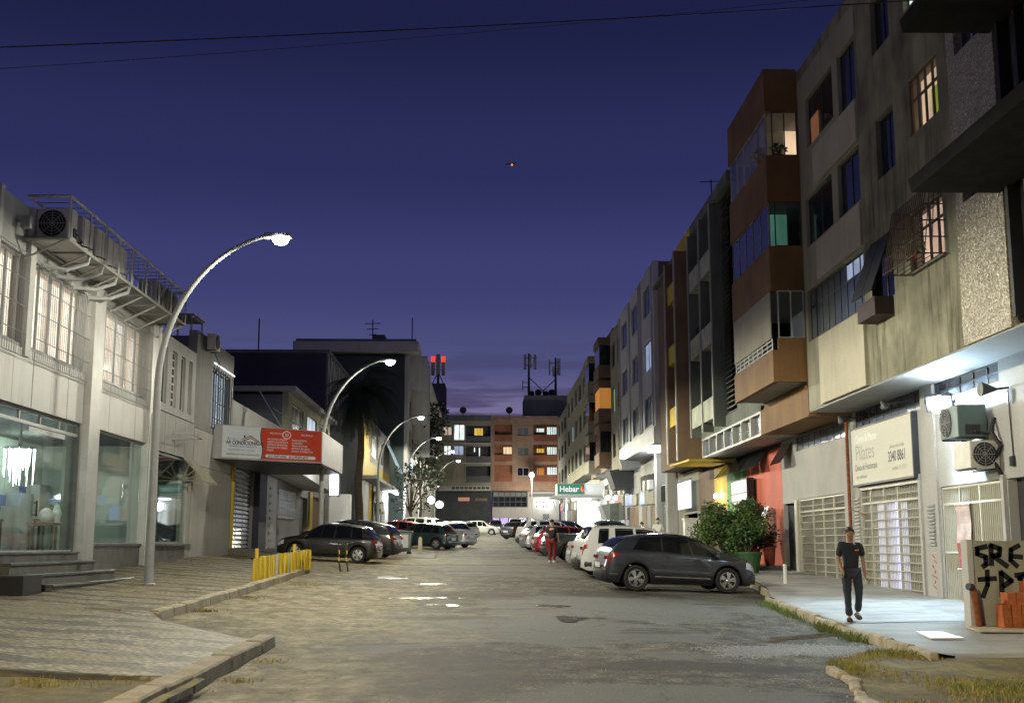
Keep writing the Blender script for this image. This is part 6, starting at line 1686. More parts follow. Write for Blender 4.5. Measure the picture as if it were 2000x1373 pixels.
def street_lamp(label, x, y, power, base_z, reach=2.38, top=8.15, yellow=0.0, scale_lens=1.0):
    t = thing('street_lamp', label, 'street lamp', (x, y, base_z), 'curved street lamps along the left pavement')
    pts, rs = [(0, 0, 0), (0, 0, 2.0), (0, 0, 4.6)], [0.11, 0.105, 0.085]
    for k in range(1, 15):
        a = k / 14 * R(78)
        rr = 3.55
        pts.append((reach * (1 - math.cos(a)) / (1 - math.cos(R(78))), 0, 4.6 + (top - 4.6) * math.sin(a) / math.sin(R(78)))); rs.append(0.085 - 0.04 * k / 14)
    mb = MB(); mb.tube(pts, rs, 12); mb.build('pole', K['steel'], t, local=True, smooth=True, auto=60)
    mb = MB(); mb.lathe([(0.16, 0), (0.16, 0.03), (0.12, 0.06)], 14); mb.build('base_plate', K['grey_metal'], t, local=True)
    if yellow:
        mb = MB(); mb.lathe([(0.125, 0.05), (0.122, yellow)], 12); mb.build('painted_band', K['yellow_paint'], t, local=True)
    e = pts[-1]
    mb = MB(); mb.hexa([(e[0] - 0.05, -0.13, e[2] - 0.05), (e[0] + 0.62, -0.15, e[2] - 0.03), (e[0] + 0.62, 0.15, e[2] - 0.03), (e[0] - 0.05, 0.13, e[2] - 0.05)],
                       [(e[0] - 0.05, -0.10, e[2] + 0.07), (e[0] + 0.60, -0.12, e[2] + 0.05), (e[0] + 0.60, 0.12, e[2] + 0.05), (e[0] - 0.05, 0.10, e[2] + 0.07)])
    hd = mb.build('lamp_head', K['grey_metal'], t, local=True, bevel=0.02)
    mb = MB(); mb.lathe([(0.02, e[2] - 0.21), (0.13, e[2] - 0.18), (0.19, e[2] - 0.11), (0.20, e[2] - 0.052)], 16, 'z', (e[0] + 0.36, 0, 0))  # dome enlarged so its bright shape stands in for glare
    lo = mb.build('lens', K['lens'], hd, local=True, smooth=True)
    ld = bpy.data.lights.new('lamp_light', 'POINT'); ld.energy = power; ld.color = LAMP_COL; ld.shadow_soft_size = 0.12; luminaire_profile(ld)
    lo_ = bpy.data.objects.new('lamp_light', ld); COL.objects.link(lo_); lo_.parent = t; lo_.location = (e[0] + 0.36, 0, e[2] - 0.36); lo_.rotation_euler = (0, 0, 0)
    return t


P0 = 10800
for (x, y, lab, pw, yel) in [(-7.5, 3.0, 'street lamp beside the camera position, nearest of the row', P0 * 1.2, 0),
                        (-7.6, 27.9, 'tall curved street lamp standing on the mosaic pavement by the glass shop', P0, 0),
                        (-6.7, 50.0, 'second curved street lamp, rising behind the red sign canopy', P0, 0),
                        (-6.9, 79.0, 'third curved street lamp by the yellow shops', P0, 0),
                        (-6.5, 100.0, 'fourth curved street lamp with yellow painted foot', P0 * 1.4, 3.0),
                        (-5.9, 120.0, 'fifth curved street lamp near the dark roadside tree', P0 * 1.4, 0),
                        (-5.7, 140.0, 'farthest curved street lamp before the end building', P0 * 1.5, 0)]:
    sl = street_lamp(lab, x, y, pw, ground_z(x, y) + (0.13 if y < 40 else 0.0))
    if y < 10:                      # the nearest lamp is an older, warmer one
        for c_ in sl.children:
            if c_.type == 'LIGHT': c_.data.color = (1.0, 0.88, 0.60)
lp = thing('plain_street_lamp', 'straight post lamp with glowing head before the end building', 'street lamp', (6.6, 166, rwalk_z(7, 166)))
mb = MB(); mb.tube([(0, 0, 0), (0, 0, 7.4)], [0.12, 0.07], 8); mb.build('pole', K['white_paint'], lp, local=True)
mb = MB(); mb.sphere((0, 0, 7.5), 0.34); mb.build('globe', emit('globe_glow', (1.0, 0.86, 0.68), 14), lp, local=True)


def add_light(name, kind, loc, energy, color, rot=(0, 0, 0), size=R(120), blend=0.6, radius=0.1):
    ld = bpy.data.lights.new(name, kind); ld.energy = energy; ld.color = color
    ld.shadow_soft_size = radius
    if kind == 'SPOT': ld.spot_size = size; ld.spot_blend = blend
    o = bpy.data.objects.new(name, ld); COL.objects.link(o); o.location = loc; o.rotation_euler = rot
    return o


add_light('end_lamp_glow', 'POINT', (6.6, 165.6, rwalk_z(7, 166) + 7.3), 2300, (1.0, 0.9, 0.75), radius=0.35)


def aim(loc, to):
    return (Vector(to) - Vector(loc)).to_track_quat('-Z', 'Y').to_euler()


# ------------------------------------------------------------------ floodlights and wall lamps that are lit
def floodlight(label, loc, to, power, col, lens, size=R(150), s=0.16):
    t = thing('floodlight', label, 'floodlight', loc, None, rot=aim(loc, to))
    mb = MB(); mb.box(-s, s, -s * 0.75, s * 0.75, 0.02, 0.12); mb.build('housing', K['dark_metal'], t, local=True, bevel=0.02)
    mb = MB(); mb.sphere((0, 0, 0.0), s * 0.72, 18, 10, (1.0, 1.0, 0.7)); mb.build('lens', lens, t, local=True)  # oversized glowing ball, its size stands in for the flood's glare
    mb = MB(); mb.bar((-s, 0, 0.07), (-s - 0.03, 0, 0.25), 0.03); mb.bar((s, 0, 0.07), (s + 0.03, 0, 0.25), 0.03); mb.bar((-s - 0.03, 0, 0.25), (s + 0.03, 0, 0.25), 0.03); mb.build('bracket', K['dark_metal'], t, local=True)
    l = add_light('flood_beam', 'SPOT', (0, 0, -0.16), power, col, (0, 0, 0), size, 0.7, 0.08); l.parent = t
    return t


floodlight('bright cool floodlight on the white shop wall above the gates', (10.42, 27.1, 4.75), (7.4, 21.5, 0.3), 2400, (0.56, 0.80, 1.0), emit('flood_lens', (0.74, 0.90, 1.0), 230), R(172), 0.30)
for i, (x, y, z) in enumerate(((-5.4, 124, 6.2), (-4.6, 126, 5.8))):
    floodlight(('nearer' if i else 'left') + ' glaring white floodlight on the far left shops', (x, y, z), (0.5, 108, 2.2), 3500, (0.80, 0.92, 1.0), emit('far_lens', (0.85, 0.95, 1.0), 45), R(170), 0.5)
for i, x in enumerate((7.9, 9.35)):
    floodlight(('left' if i == 0 else 'right') + ' of the two floodlights on the white wall of the end building', (x, 169.4, 7.3), (x - 1.0, 150, 3.5), 6500, (0.95, 0.98, 1.0), emit('end_lens', (0.92, 0.97, 1.0), 40), R(175), 0.55)
# sign lamps over the cream board
for i, u in enumerate((33.6, 29.9)):
    s_ = MB(); s_.lathe([(0.12, 0), (0.12, 0.05), (0.04, 0.22)], 12, 'z', (0, 0, 0))
    s_ = s_.build('sign_lamp', K['dark_metal'], label=('lit lamp at the far' if i == 0 else 'small unlit lamp at the near') + ' top corner of the cream signboard', cat='lamp')
    s_.location = (10.15, u, 4.98); s_.rotation_euler = (0, R(-30), 0)
    WL[s_.name] = Vector((10.15, u, 4.98))
    mb = MB(); mb.bar((10.2, u, 5.1), (10.74, u, 5.15), 0.03); o = mb.build('arm', K['dark_metal'], None); o.parent = s_; o.matrix_parent_inverse = (Matrix.Translation(s_.location) @ s_.rotation_euler.to_matrix().to_4x4()).inverted()
add_light('sign_glow', 'SPOT', (10.08, 33.6, 5.0), 45, (1.0, 0.84, 0.5), aim((10.08, 33.6, 5.0), (10.6, 32.8, 4.0)), R(130), 0.8, 0.06)
yl = MB(); yl.lathe([(0.10, 0), (0.10, 0.16), (0.05, 0.2)], 12, 'z', (10.55, 54.6, 3.7)); yl = yl.build('wall_spot', K['lens_cool'], label='small glowing spot lamp on the yellow painted wall', cat='lamp')
add_light('yellow_wall_beam', 'SPOT', (10.50, 54.6, 3.62), 60, (1.0, 0.9, 0.68), aim((10.5, 54.6, 3.62), (10.72, 54.6, 1.5)), R(60), 0.5, 0.05)
# lamps inside lit places
add_light('shop_ceiling_light', 'POINT', (-11.9, 28.4, 3.3), 100, (0.86, 0.95, 1.0), radius=0.3)
add_light('shop_back_light', 'POINT', (-12.2, 33.2, 3.9), 70, (0.86, 1.0, 0.92), radius=0.3)
add_light('white_soffit_light', 'POINT', (9.9, 71.5, 6.2), 260, (0.88, 0.94, 1.0), radius=0.3)
add_light('hebar_light', 'POINT', (8.6, 107.0, 5.0), 350, (0.9, 0.96, 1.0), radius=0.4)
add_light('yellow_shop_light', 'POINT', (-7.2, 99, 5.4), 600, (0.9, 0.95, 1.0), radius=0.3)
add_light('light_box_glow', 'POINT', (-7.0, 57.4, 4.5), 60, (0.8, 0.85, 1.0), radius=0.3)

# ------------------------------------------------------------------ vehicles
CAR = {
    'suv': dict(L=4.30, W=1.78, H=1.55, wr=0.345, wx=(0.195, 0.80), base=0.22,
                top=[(0, .36), (.006, .50), (.02, .64), (.035, .70), (.095, .865), (.13, .91), (.28, .975), (.42, 1.0), (.53, .99), (.60, .945), (.775, .71), (.81, .685), (.92, .62), (.97, .54), (.99, .43), (1, .34)],
                belt=[(0, .68), (.15, .715), (.5, .655), (.76, .60), (1, .55)],
                side=[((.17, .355), (.23, .36)), ((.37, .56), (.37, .53)), ((.57, .745), (.54, .60))], ws=(.765, .61), rs=(.045, .115)),
    'duster': dict(L=4.33, W=1.80, H=1.68, wr=0.35, wx=(0.185, 0.80), base=0.23,
                top=[(0, .36), (.005, .50), (.012, .64), (.03, .72), (.085, .94), (.11, .97), (.30, 1.0), (.5, .995), (.58, .96), (.745, .70), (.80, .68), (.93, .63), (.975, .55), (.992, .44), (1, .36)],
                belt=[(0, .64), (.15, .65), (.5, .63), (.76, .62), (1, .58)],
                side=[((.12, .20), (.14, .215)), ((.255, .40), (.26, .40)), ((.42, .57), (.42, .555)), ((.585, .715), (.57, .62))], ws=(.735, .60), rs=(.03, .09)),
    'hatch': dict(L=3.90, W=1.68, H=1.43, wr=0.30, wx=(0.175, 0.80), base=0.18,
                top=[(0, .36), (.006, .50), (.02, .62), (.04, .68), (.115, .90), (.15, .95), (.28, .99), (.44, 1.0), (.55, .97), (.60, .92), (.745, .67), (.79, .645), (.91, .57), (.965, .50), (.99, .41), (1, .34)],
                belt=[(0, .63), (.2, .635), (.5, .61), (.76, .58), (1, .52)],
                side=[((.14, .245), (.165, .25)), ((.265, .415), (.265, .405)), ((.435, .555), (.42, .535)), ((.565, .715), (.545, .60))], ws=(.735, .59), rs=(.05, .125)),
    'sedan': dict(L=4.45, W=1.74, H=1.46, wr=0.31, wx=(0.20, 0.81), base=0.18,
                top=[(0, .38), (.005, .52), (.012, .66), (.03, .70), (.14, .715), (.17, .73), (.29, .95), (.34, .985), (.46, 1.0), (.56, .97), (.73, .67), (.78, .645), (.92, .57), (.97, .50), (.99, .42), (1, .35)],
                belt=[(0, .64), (.2, .645), (.5, .62), (.76, .59), (1, .53)],
                side=[((.235, .40), (.29, .40)), ((.415, .565), (.415, .545)), ((.58, .70), (.56, .61))], ws=(.72, .595), rs=(.18, .28)),
    'pickup': dict(L=5.25, W=1.86, H=1.79, wr=0.385, wx=(0.215, 0.815), base=0.28,
                top=[(0, .38), (.004, .50), (.008, .635), (.02, .65), (.36, .65), (.385, .66), (.43, .93), (.46, .98), (.56, 1.0), (.64, .975), (.75, .70), (.79, .675), (.93, .625), (.97, .55), (.99, .44), (1, .36)],
                belt=[(0, .62), (.3, .63), (.5, .63), (.76, .62), (1, .57)],
                side=[((.425, .535), (.45, .535)), ((.55, .65), (.55, .635)), ((.66, .735), (.65, .67))], ws=(.742, .655), rs=(.39, .432)),
}


def smooth_interp(x, pts, w=0.012):
    xs = [p[0] for p in pts]; zs = [p[1] for p in pts]
    return float(sum(np.interp(x + o * w, xs, zs) for o in (-1, -0.5, 0, 0.5, 1)) / 5)


class CarShape:
    def __init__(self, spec):
        self.s = spec; self.L, self.W, self.H = spec['L'], spec['W'], spec['H']

    def w(self, x):
        return self.W / 2 * smooth_interp(x, [(0, .80), (.015, .88), (.05, .94), (.14, 1), (.82, 1), (.93, .94), (.975, .86), (1, .74)])

    def zt(self, x): return self.H * smooth_interp(x, self.s['top'], 0.008)

    def zb(self, x): return min(self.H * smooth_interp(x, self.s['belt']), self.zt(x) - 0.035)

    def zl(self, x):
        z = self.s['base'] + (0.10 * max(0, 1 - x / 0.05)) + 0.06 * max(0, (x - 0.95) / 0.05)
        for c in self.s['wx']:
            d = abs(x - c) * self.L; ra = self.s['wr'] + 0.055
            if d < ra: z = max(z, self.s['wr'] + math.sqrt(ra * ra - d * d))
        return min(z, self.zb(x) - 0.05)

    def sec(self, x):
        w, zl, zb, zt = self.w(x), self.zl(x), self.zb(x), self.zt(x)
        h = zt - zb; ins = h * 0.36
        hb = zb - zl
        return [(w * 0.93, zl), (w * 0.985, zl + 0.10 * hb), (w * 1.0, zl + 0.38 * hb), (w * 0.99, zl + 0.62 * hb), (w * 0.985, zl + 0.80 * hb), (w * 0.955, zb - 0.012),
                (w * 0.945 - 0.0 * ins, zb), (w * 0.94 - ins * 0.42, zb + 0.40 * h), (w * 0.935 - ins * 0.82, zb + 0.80 * h), (w * 0.92 - ins - 0.02, zb + 0.93 * h), (w * 0.84 - ins - 0.02, zb + 0.985 * h),
                ((w * 0.84 - ins) * 0.5, zt + 0.012), (0.0, zt + 0.018)]

    def side(self, x, v, off=0.006):       # v 0..1 from belt to roof rail
        s = self.sec(x); a = 6 + v * 3; i = min(int(a), 8); f = a - i
        return (s[i][0] * (1 - f) + s[i + 1][0] * f + off, s[i][1] * (1 - f) + s[i + 1][1] * f)

    def low(self, x, v, off=0.006):        # v 0..1 from sill to belt
        s = self.sec(x); a = v * 5; i = min(int(a), 4); f = a - i
        return (s[i][0] * (1 - f) + s[i + 1][0] * f + off, s[i][1] * (1 - f) + s[i + 1][1] * f)

    def crown(self, x, q, off=0.008):      # q -1..1 across the top
        s = self.sec(x); aq = abs(q)
        pts = [s[12], s[11], s[10], s[9]]; ys = [0, 0.5, 0.86, 1.0]
        i = 0 if aq < .5 else (1 if aq < .86 else 2); f = (aq - ys[i]) / (ys[i + 1] - ys[i])
        return (math.copysign(pts[i][0] * (1 - f) + pts[i + 1][0] * f, q), pts[i][1] * (1 - f) + pts[i + 1][1] * f + off)


CAR_MESH = {}


def car_meshes(kind):
    if kind in CAR_MESH: return CAR_MESH[kind]
    cs = CarShape(CAR[kind]); L = cs.L; out = {}
    X = lambda x: (x - 0.5) * L
    st = sorted(set([0, .003, .007, .012, .02, .03, .045] + [0.06 + 0.0145 * i for i in range(62)] + [.965, .975, .985, .992, .997, 1.0]))
    mb = MB(); rows = []
    for x in st:
        s = cs.sec(x); row = []
        for (y, z) in s: row.append(len(mb.v)); mb.v.append((X(x), y, z))
        for (y, z) in s[-2::-1]: row.append(len(mb.v)); mb.v.append((X(x), -y, z))
        rows.append(row)
    for a, b in zip(rows[:-1], rows[1:]):
        for i in range(len(a) - 1): mb.f.append((a[i], a[i + 1], b[i + 1], b[i]))
    mb.f.append(tuple(rows[0])); mb.f.append(tuple(reversed(rows[-1]))); mb.mi = [0] * len(mb.f)
    out['body'] = mb.mesh('body', smooth=True, autosmooth=38)
    mb = MB(); mb.box(X(.03), X(.97), -cs.W / 2 + 0.28, cs.W / 2 - 0.28, CAR[kind]['base'] - 0.03, 0.55)
    mb.box(X(CAR[kind]['wx'][0] + 0.11), X(CAR[kind]['wx'][1] - 0.11), -cs.W / 2 + 0.09, cs.W / 2 - 0.09, CAR[kind]['base'] - 0.03, 0.5)
    out['underbody'] = mb.mesh('underbody')

    def patch(f, nu, nv):
        m = MB()
        for j in range(nv + 1):
            for i in range(nu + 1): m.v.append(f(i / nu, j / nv))
        for j in range(nv):
            for i in range(nu): q = j * (nu + 1) + i; m.f.append((q, q + 1, q + nu + 2, q + nu + 1))
        m.mi = [0] * len(m.f)
        return m
    for k, ((a0, a1), (b0, b1)) in enumerate(CAR[kind]['side']):
        for s in (1, -1):
            def f(u, v, s=s):
                x = (a0 + (a1 - a0) * u) * (1 - v) + (b0 + (b1 - b0) * u) * v
                y, z = cs.side(x, 0.03 + 0.84 * v); return (X(x), s * y, z)
            out['side_window%d%d' % (k, s)] = patch(f, 6, 6).mesh('side_window', smooth=True)
    for nm, (a, b) in (('windscreen', CAR[kind]['ws']), ('rear_window', CAR[kind]['rs'])):
        def f(u, v):
            x = a + (b - a) * v; y, z = cs.crown(x, (u * 2 - 1) * 0.93); return (X(x), y, z)
        out[nm] = patch(f, 12, 8).mesh(nm, smooth=True)
    tz = (0.74, 0.96) if kind not in ('pickup',) else (0.35, 0.95)
    for s in (1, -1):
        def f(u, v, s=s):
            x = 0.004 + (0.085 if kind == 'suv' else 0.04) * u; vv = tz[0] + (tz[1] - tz[0]) * v * (1 - (0.75 * u if kind == 'suv' else 0.2 * u)); y, z = cs.low(x, min(1, vv + 0.1 * u), 0.008); return (X(x), s * y, z)
        out['taillight%d' % s] = patch(f, 5, 4).mesh('taillight', smooth=True)
        mb = MB(); w0 = cs.w(0.01)
        zr0, zr1 = (cs.H * 0.53, cs.H * 0.585)
        mb.box(X(0) - 0.004, X(0.03), s * w0 * 0.70, s * w0 * 0.95, zr0, zr1); out['rear_reflector%d' % s] = mb.mesh('rear_reflector')

        def f2(u, v, s=s):
            x = 0.925 + 0.062 * u; y, z = cs.low(x, 0.66 + 0.30 * v, 0.008); return (X(x), s * y, z)
        out['headlight%d' % s] = patch(f2, 5, 3).mesh('headlight', smooth=True)
        mb = MB(); xm = CAR[kind]['ws'][0] - 0.045; y, z = cs.side(xm, 0.1)
        mb.hexa([(X(xm) - 0.05, s * (y - 0.02), z - 0.02), (X(xm) + 0.10, s * (y - 0.02), z - 0.02), (X(xm) + 0.08, s * (y + 0.2), z), (X(xm) - 0.05, s * (y + 0.2), z)],
                [(X(xm) - 0.05, s * (y - 0.02), z + 0.10), (X(xm) + 0.06, s * (y - 0.02), z + 0.10), (X(xm) + 0.04, s * (y + 0.19), z + 0.13), (X(xm) - 0.05, s * (y + 0.19), z + 0.13)])
        out['mirror%d' % s] = mb.mesh('mirror')
        # door joints and handles
        mb = MB(); sd = CAR[kind]['side']
        for xx in [sd[-1][0][1] - 0.005, (sd[-1][0][0] + sd[-2][0][1]) / 2, max(CAR[kind]['wx'][0] + 0.10, sd[0][0][0] - 0.01)]:
            for j in range(10):
                v0, v1 = 0.06 + 0.94 * j / 10, 0.06 + 0.94 * (j + 1) / 10
                p0, p1 = cs.low(xx, v0, 0.002), cs.low(xx, v1, 0.002)
                mb.quad((X(xx) - 0.006, s * p0[0], p0[1]), (X(xx) + 0.006, s * p0[0], p0[1]), (X(xx) + 0.006, s * p1[0], p1[1]), (X(xx) - 0.006, s * p1[0], p1[1]))
        out['door_joint%d' % s] = mb.mesh('door_joint')
        mb = MB()
        for xx in (sd[-1][0][0] + 0.012, sd[-2][0][0] + 0.012):
            y, z = cs.low(xx, 0.86); mb.box(X(xx), X(xx) + 0.16, s * (y - 0.01), s * (y + 0.035), z - 0.015, z + 0.018)
        out['door_handle%d' % s] = mb.mesh('door_handle')
        mb = MB(); n = 16; x0, x1 = CAR[kind]['wx'][0] + 0.10, CAR[kind]['wx'][1] - 0.10
        for i in range(n):
            xa, xb = x0 + (x1 - x0) * i / n, x0 + (x1 - x0) * (i + 1) / n
            pa, pb, qa, qb = cs.low(xa, 0.05, 0.012), cs.low(xb, 0.05, 0.012), cs.low(xa, 0.22, 0.012), cs.low(xb, 0.22, 0.012)
            mb.quad((X(xa), s * pa[0], pa[1]), (X(xb), s * pb[0], pb[1]), (X(xb), s * qb[0], qb[1]), (X(xa), s * qa[0], qa[1]))
        out['sill_trim%d' % s] = mb.mesh('sill_trim')
        mb = MB()
        for i in range(n):
            xa, xb = x0 + 0.02 + (x1 - x0 - 0.04) * i / n, x0 + 0.02 + (x1 - x0 - 0.04) * (i + 1) / n
            pa, pb, qa, qb = cs.low(xa, 0.27, 0.014), cs.low(xb, 0.27, 0.014), cs.low(xa, 0.30, 0.014), cs.low(xb, 0.30, 0.014)
            mb.quad((X(xa), s * pa[0], pa[1]), (X(xb), s * pb[0], pb[1]), (X(xb), s * qb[0], qb[1]), (X(xa), s * qa[0], qa[1]))
        out['trim_strip%d' % s] = mb.mesh('trim_strip')
    mb = MB(); w0 = cs.w(0.01)
    zb0, zb1 = CAR[kind]['base'] + 0.03, cs.H * 0.35
    half = [(X(.075), cs.w(.075) * 1.004), (X(.03), cs.w(.03) * 1.01), (X(.008), w0 * 0.97), (X(0) - 0.03, w0 * 0.80), (X(0) - 0.045, w0 * 0.45)]
    plan = half + [(a, -b) for a, b in half[::-1]]; cxm = X(.05)
    def tier(k, dz): return [((a - cxm) * k + cxm, b * (0.5 + 0.5 * k), dz) for a, b in plan]
    rings = [tier(0.72, zb0), tier(0.97, zb0 + 0.09), tier(1.0, zb0 + 0.16), tier(1.0, zb1 - 0.09), tier(0.93, zb1 - 0.02), tier(0.75, zb1)]
    nv = len(plan)
    for rg in rings: mb.v.extend(rg)
    for i in range(len(rings) - 1):
        for j in range(nv): mb.f.append((i * nv + j, i * nv + (j + 1) % nv, (i + 1) * nv + (j + 1) % nv, (i + 1) * nv + j))
    mb.f.append(tuple(range((len(rings) - 1) * nv, len(rings) * nv))); mb.mi = [0] * len(mb.f)
    out['rear_bumper'] = mb.mesh('rear_bumper', smooth=True, autosmooth=50)
    mb = MB(); mb.box(X(.955), X(1) + 0.015, -cs.w(.985) * 0.85, cs.w(.985) * 0.85, CAR[kind]['base'] + 0.02, cs.H * 0.30); out['front_bumper'] = mb.mesh('front_bumper')
    mb = MB(); mb.box(X(0) - 0.062, X(0) - 0.045, -0.26, 0.26, cs.H * 0.38, cs.H * 0.38 + 0.13); out['number_plate'] = mb.mesh('number_plate')
    # wheel
    r = CAR[kind]['wr']
    mb = MB(); mb.lathe([(r * 0.66, -0.09), (r * 0.90, -0.105), (r * 0.985, -0.085), (r, -0.05), (r, 0.05), (r * 0.985, 0.085), (r * 0.90, 0.105), (r * 0.66, 0.09)], 32, 'y', caps=False); out['tyre'] = mb.mesh('tyre', smooth=True, autosmooth=40)
    mb = MB(); mb.lathe([(r * 0.66, -0.07), (r * 0.66, 0.088), (r * 0.61, 0.095), (r * 0.585, 0.07), (r * 0.56, 0.02), (0.03, 0.015)], 32, 'y')
    out['wheel_back'] = mb.mesh('wheel_back', smooth=True, autosmooth=30)
    mb = MB(); n = 5 if kind in ('suv', 'hatch', 'duster') else (12 if kind == 'pickup' else 7)
    for k in range(n):
        for da in ((-0.16, 0.16) if n == 5 else (0.0,)):
            a0, a1 = 2 * math.pi * k / n, 2 * math.pi * k / n + da
            hw = 0.02 if n > 7 else 0.026
            p, q = Vector((math.cos(a0) * r * 0.10, 0, math.sin(a0) * r * 0.10)), Vector((math.cos(a1) * r * 0.63, 0, math.sin(a1) * r * 0.63))
            d = (q - p).normalized(); nn = Vector((-d.z, 0, d.x)) * hw
            mb.hexa([p - nn + Vector((0, .04, 0)), q - nn * 1.2 + Vector((0, .04, 0)), q + nn * 1.2 + Vector((0, .04, 0)), p + nn + Vector((0, .04, 0))], [p - nn + Vector((0, .098, 0)), q - nn * 1.2 + Vector((0, .088, 0)), q + nn * 1.2 + Vector((0, .088, 0)), p + nn + Vector((0, .098, 0))])
    mb.lathe([(r * 0.15, 0.02), (r * 0.15, 0.10), (r * 0.10, 0.108)], 14, 'y')
    mb.lathe([(r * 0.61, 0.06), (r * 0.665, 0.06), (r * 0.665, 0.094), (r * 0.61, 0.094)], 32, 'y', caps=False)
    out['rim'] = mb.mesh('rim')
    CAR_MESH[kind] = out
    return out


def mat_on(o, m):
    if not o.data.materials: o.data.materials.append(m)
    else:
        o.material_slots[0].link = 'OBJECT'; o.material_slots[0].material = m


def car(kind, label, cat, x, y, heading, paint, rim='rim', group=None, simple=False, dz=0.0, trim='car_trim', glass_m='car_glass'):
    """heading: degrees, 0 = nose toward +X"""
    a = R(heading); L = CAR[kind]['L']
    h = Vector((math.cos(a), math.sin(a)))
    zf = ground_z(x + h.x * L * 0.3, y + h.y * L * 0.3); zr = ground_z(x - h.x * L * 0.3, y - h.y * L * 0.3)
    n = Vector((-h.y, h.x)); zl_ = ground_z(x + n.x * .75, y + n.y * .75); zr_ = ground_z(x - n.x * .75, y - n.y * .75)
    t = thing({'suv': 'parked_car', 'duster': 'parked_car', 'hatch': 'parked_car', 'sedan': 'parked_car', 'pickup': 'pickup_truck'}[kind], label, cat, (x, y, (zf + zr) / 2 + 0.015 + dz), group or 'cars parked along the street')
    t.rotation_mode = 'XYZ'
    t.rotation_euler = (math.atan2(zl_ - zr_, 1.5), -math.atan2(zf - zr, L * 0.6), a)
    M_ = car_meshes(kind)
    for k, me in M_.items():
        nm = k.rstrip('-0123456789')
        if nm in ('tyre', 'rim', 'wheel_back'): continue
        if simple and nm in ('door_joint', 'door_handle', 'sill_trim', 'rear_reflector', 'trim_strip'): continue
        m = {'body': paint, 'underbody': K['black'], 'side_window': K[glass_m], 'windscreen': K[glass_m], 'rear_window': K[glass_m], 'taillight': K['tail_red'], 'rear_reflector': K['tail_red'], 'headlight': K['headlight'],
             'mirror': paint, 'door_joint': K['black'], 'door_handle': paint, 'sill_trim': K[trim], 'trim_strip': K['chrome'] if kind == 'suv' else K[trim], 'rear_bumper': paint if kind in ('hatch', 'sedan') else K[trim], 'front_bumper': K['car_trim'], 'number_plate': K['plate']}[nm]
        o = bpy.data.objects.new(nm, me); COL.objects.link(o); o.parent = t; mat_on(o, m)
    for wx in CAR[kind]['wx']:
        for s in (1, -1):
            r = CAR[kind]['wr']
            w = bpy.data.objects.new('wheel', M_['wheel_back']); COL.objects.link(w); w.parent = t; mat_on(w, K['dark_metal'])
            w.location = ((wx - 0.5) * L, s * (CAR[kind]['W'] / 2 - 0.115), r); w.rotation_euler = (0, random.uniform(0, 1.2), 0 if s > 0 else math.pi)
            for nm, m in (('tyre', K['rubber']), ('rim', K[rim])):
                o = bpy.data.objects.new(nm, M_[nm]); COL.objects.link(o); o.parent = w; mat_on(o, m)
    return t


car('suv', 'dark grey sport utility car parked nose to the right pavement, nearest car on that side', 'car', 5.33, 34.2, 8, K['p_graphite'])
wc = car('duster', 'boxy white sport utility car just behind the dark grey one', 'car', 5.15, 40.3, 9, K['p_white'])
car('sedan', 'silver sedan squeezed between the white car and the dark pickup', 'car', 5.35, 45.0, 9, K['p_silver'])
pk = car('pickup', 'dark grey double cab pickup with gold wheels, tail toward the road', 'pickup', 5.15, 52.5, 5, K['p_greydark'], 'rim_gold')
car('hatch', 'red hatchback parked just past the dark pickup', 'car', 4.4, 60.5, 8, K['p_red'])
car('hatch', 'pale blue grey hatchback behind the red one', 'car', 4.0, 67.5, 12, K['p_silver'])
car('duster', 'white car with rounded back past the pale blue grey hatchback', 'car', 4.2, 74.5, 14, K['p_white'], simple=True)
car('duster', 'dark blue car with long roof in the right row, half hidden', 'car', 5.6, 80.5, 6, K['p_blue'], simple=True)
car('hatch', 'dark small car at the far end of the right row', 'car', 3.3, 100, 40, K['p_black'], simple=True)
car('duster', 'white car facing away near the purple lit shop', 'car', 3.6, 128, 80, K['p_white'], simple=True)
car('hatch', 'dark car beside the white car near the purple lit shop', 'car', 1.4, 140, 88, K['p_black'], simple=True)
car('hatch', 'brownish dark hatchback parked nose up to the grey shop, nearest car on the left', 'car', -6.0, 47.6, 174, K['p_olive'])
car('suv', 'black sport utility car right behind the brownish hatchback', 'car', -5.75, 52.2, 170, K['p_black'])
car('hatch', 'dark teal hatchback past the rubbish container, tail light lit by lamps', 'car', -3.55, 70.5, 155, K['p_teal'])
car('sedan', 'pale silver sedan with boot toward the road past the teal hatchback', 'car', -2.7, 74.8, 150, K['p_silver'])
car('duster', 'white estate car with roof rack in the left row', 'car', -4.9, 84.0, 160, K['p_white'], simple=True)
car('hatch', 'red hatchback hidden behind the teal car in the left row', 'car', -5.6, 77.5, 165, K['p_red'], simple=True)
car('hatch', 'dark car with boxes on its roof in the left row', 'car', -2.9, 88.5, 150, K['p_black'], simple=True)
car('hatch', 'grey hatchback before the far white hatchback in the left row', 'car', -2.3, 98, 145, K['p_silver'], simple=True)
car('hatch', 'far white hatchback standing across the left end of the road', 'car', -0.2, 122, -12, K['p_white'], simple=True)

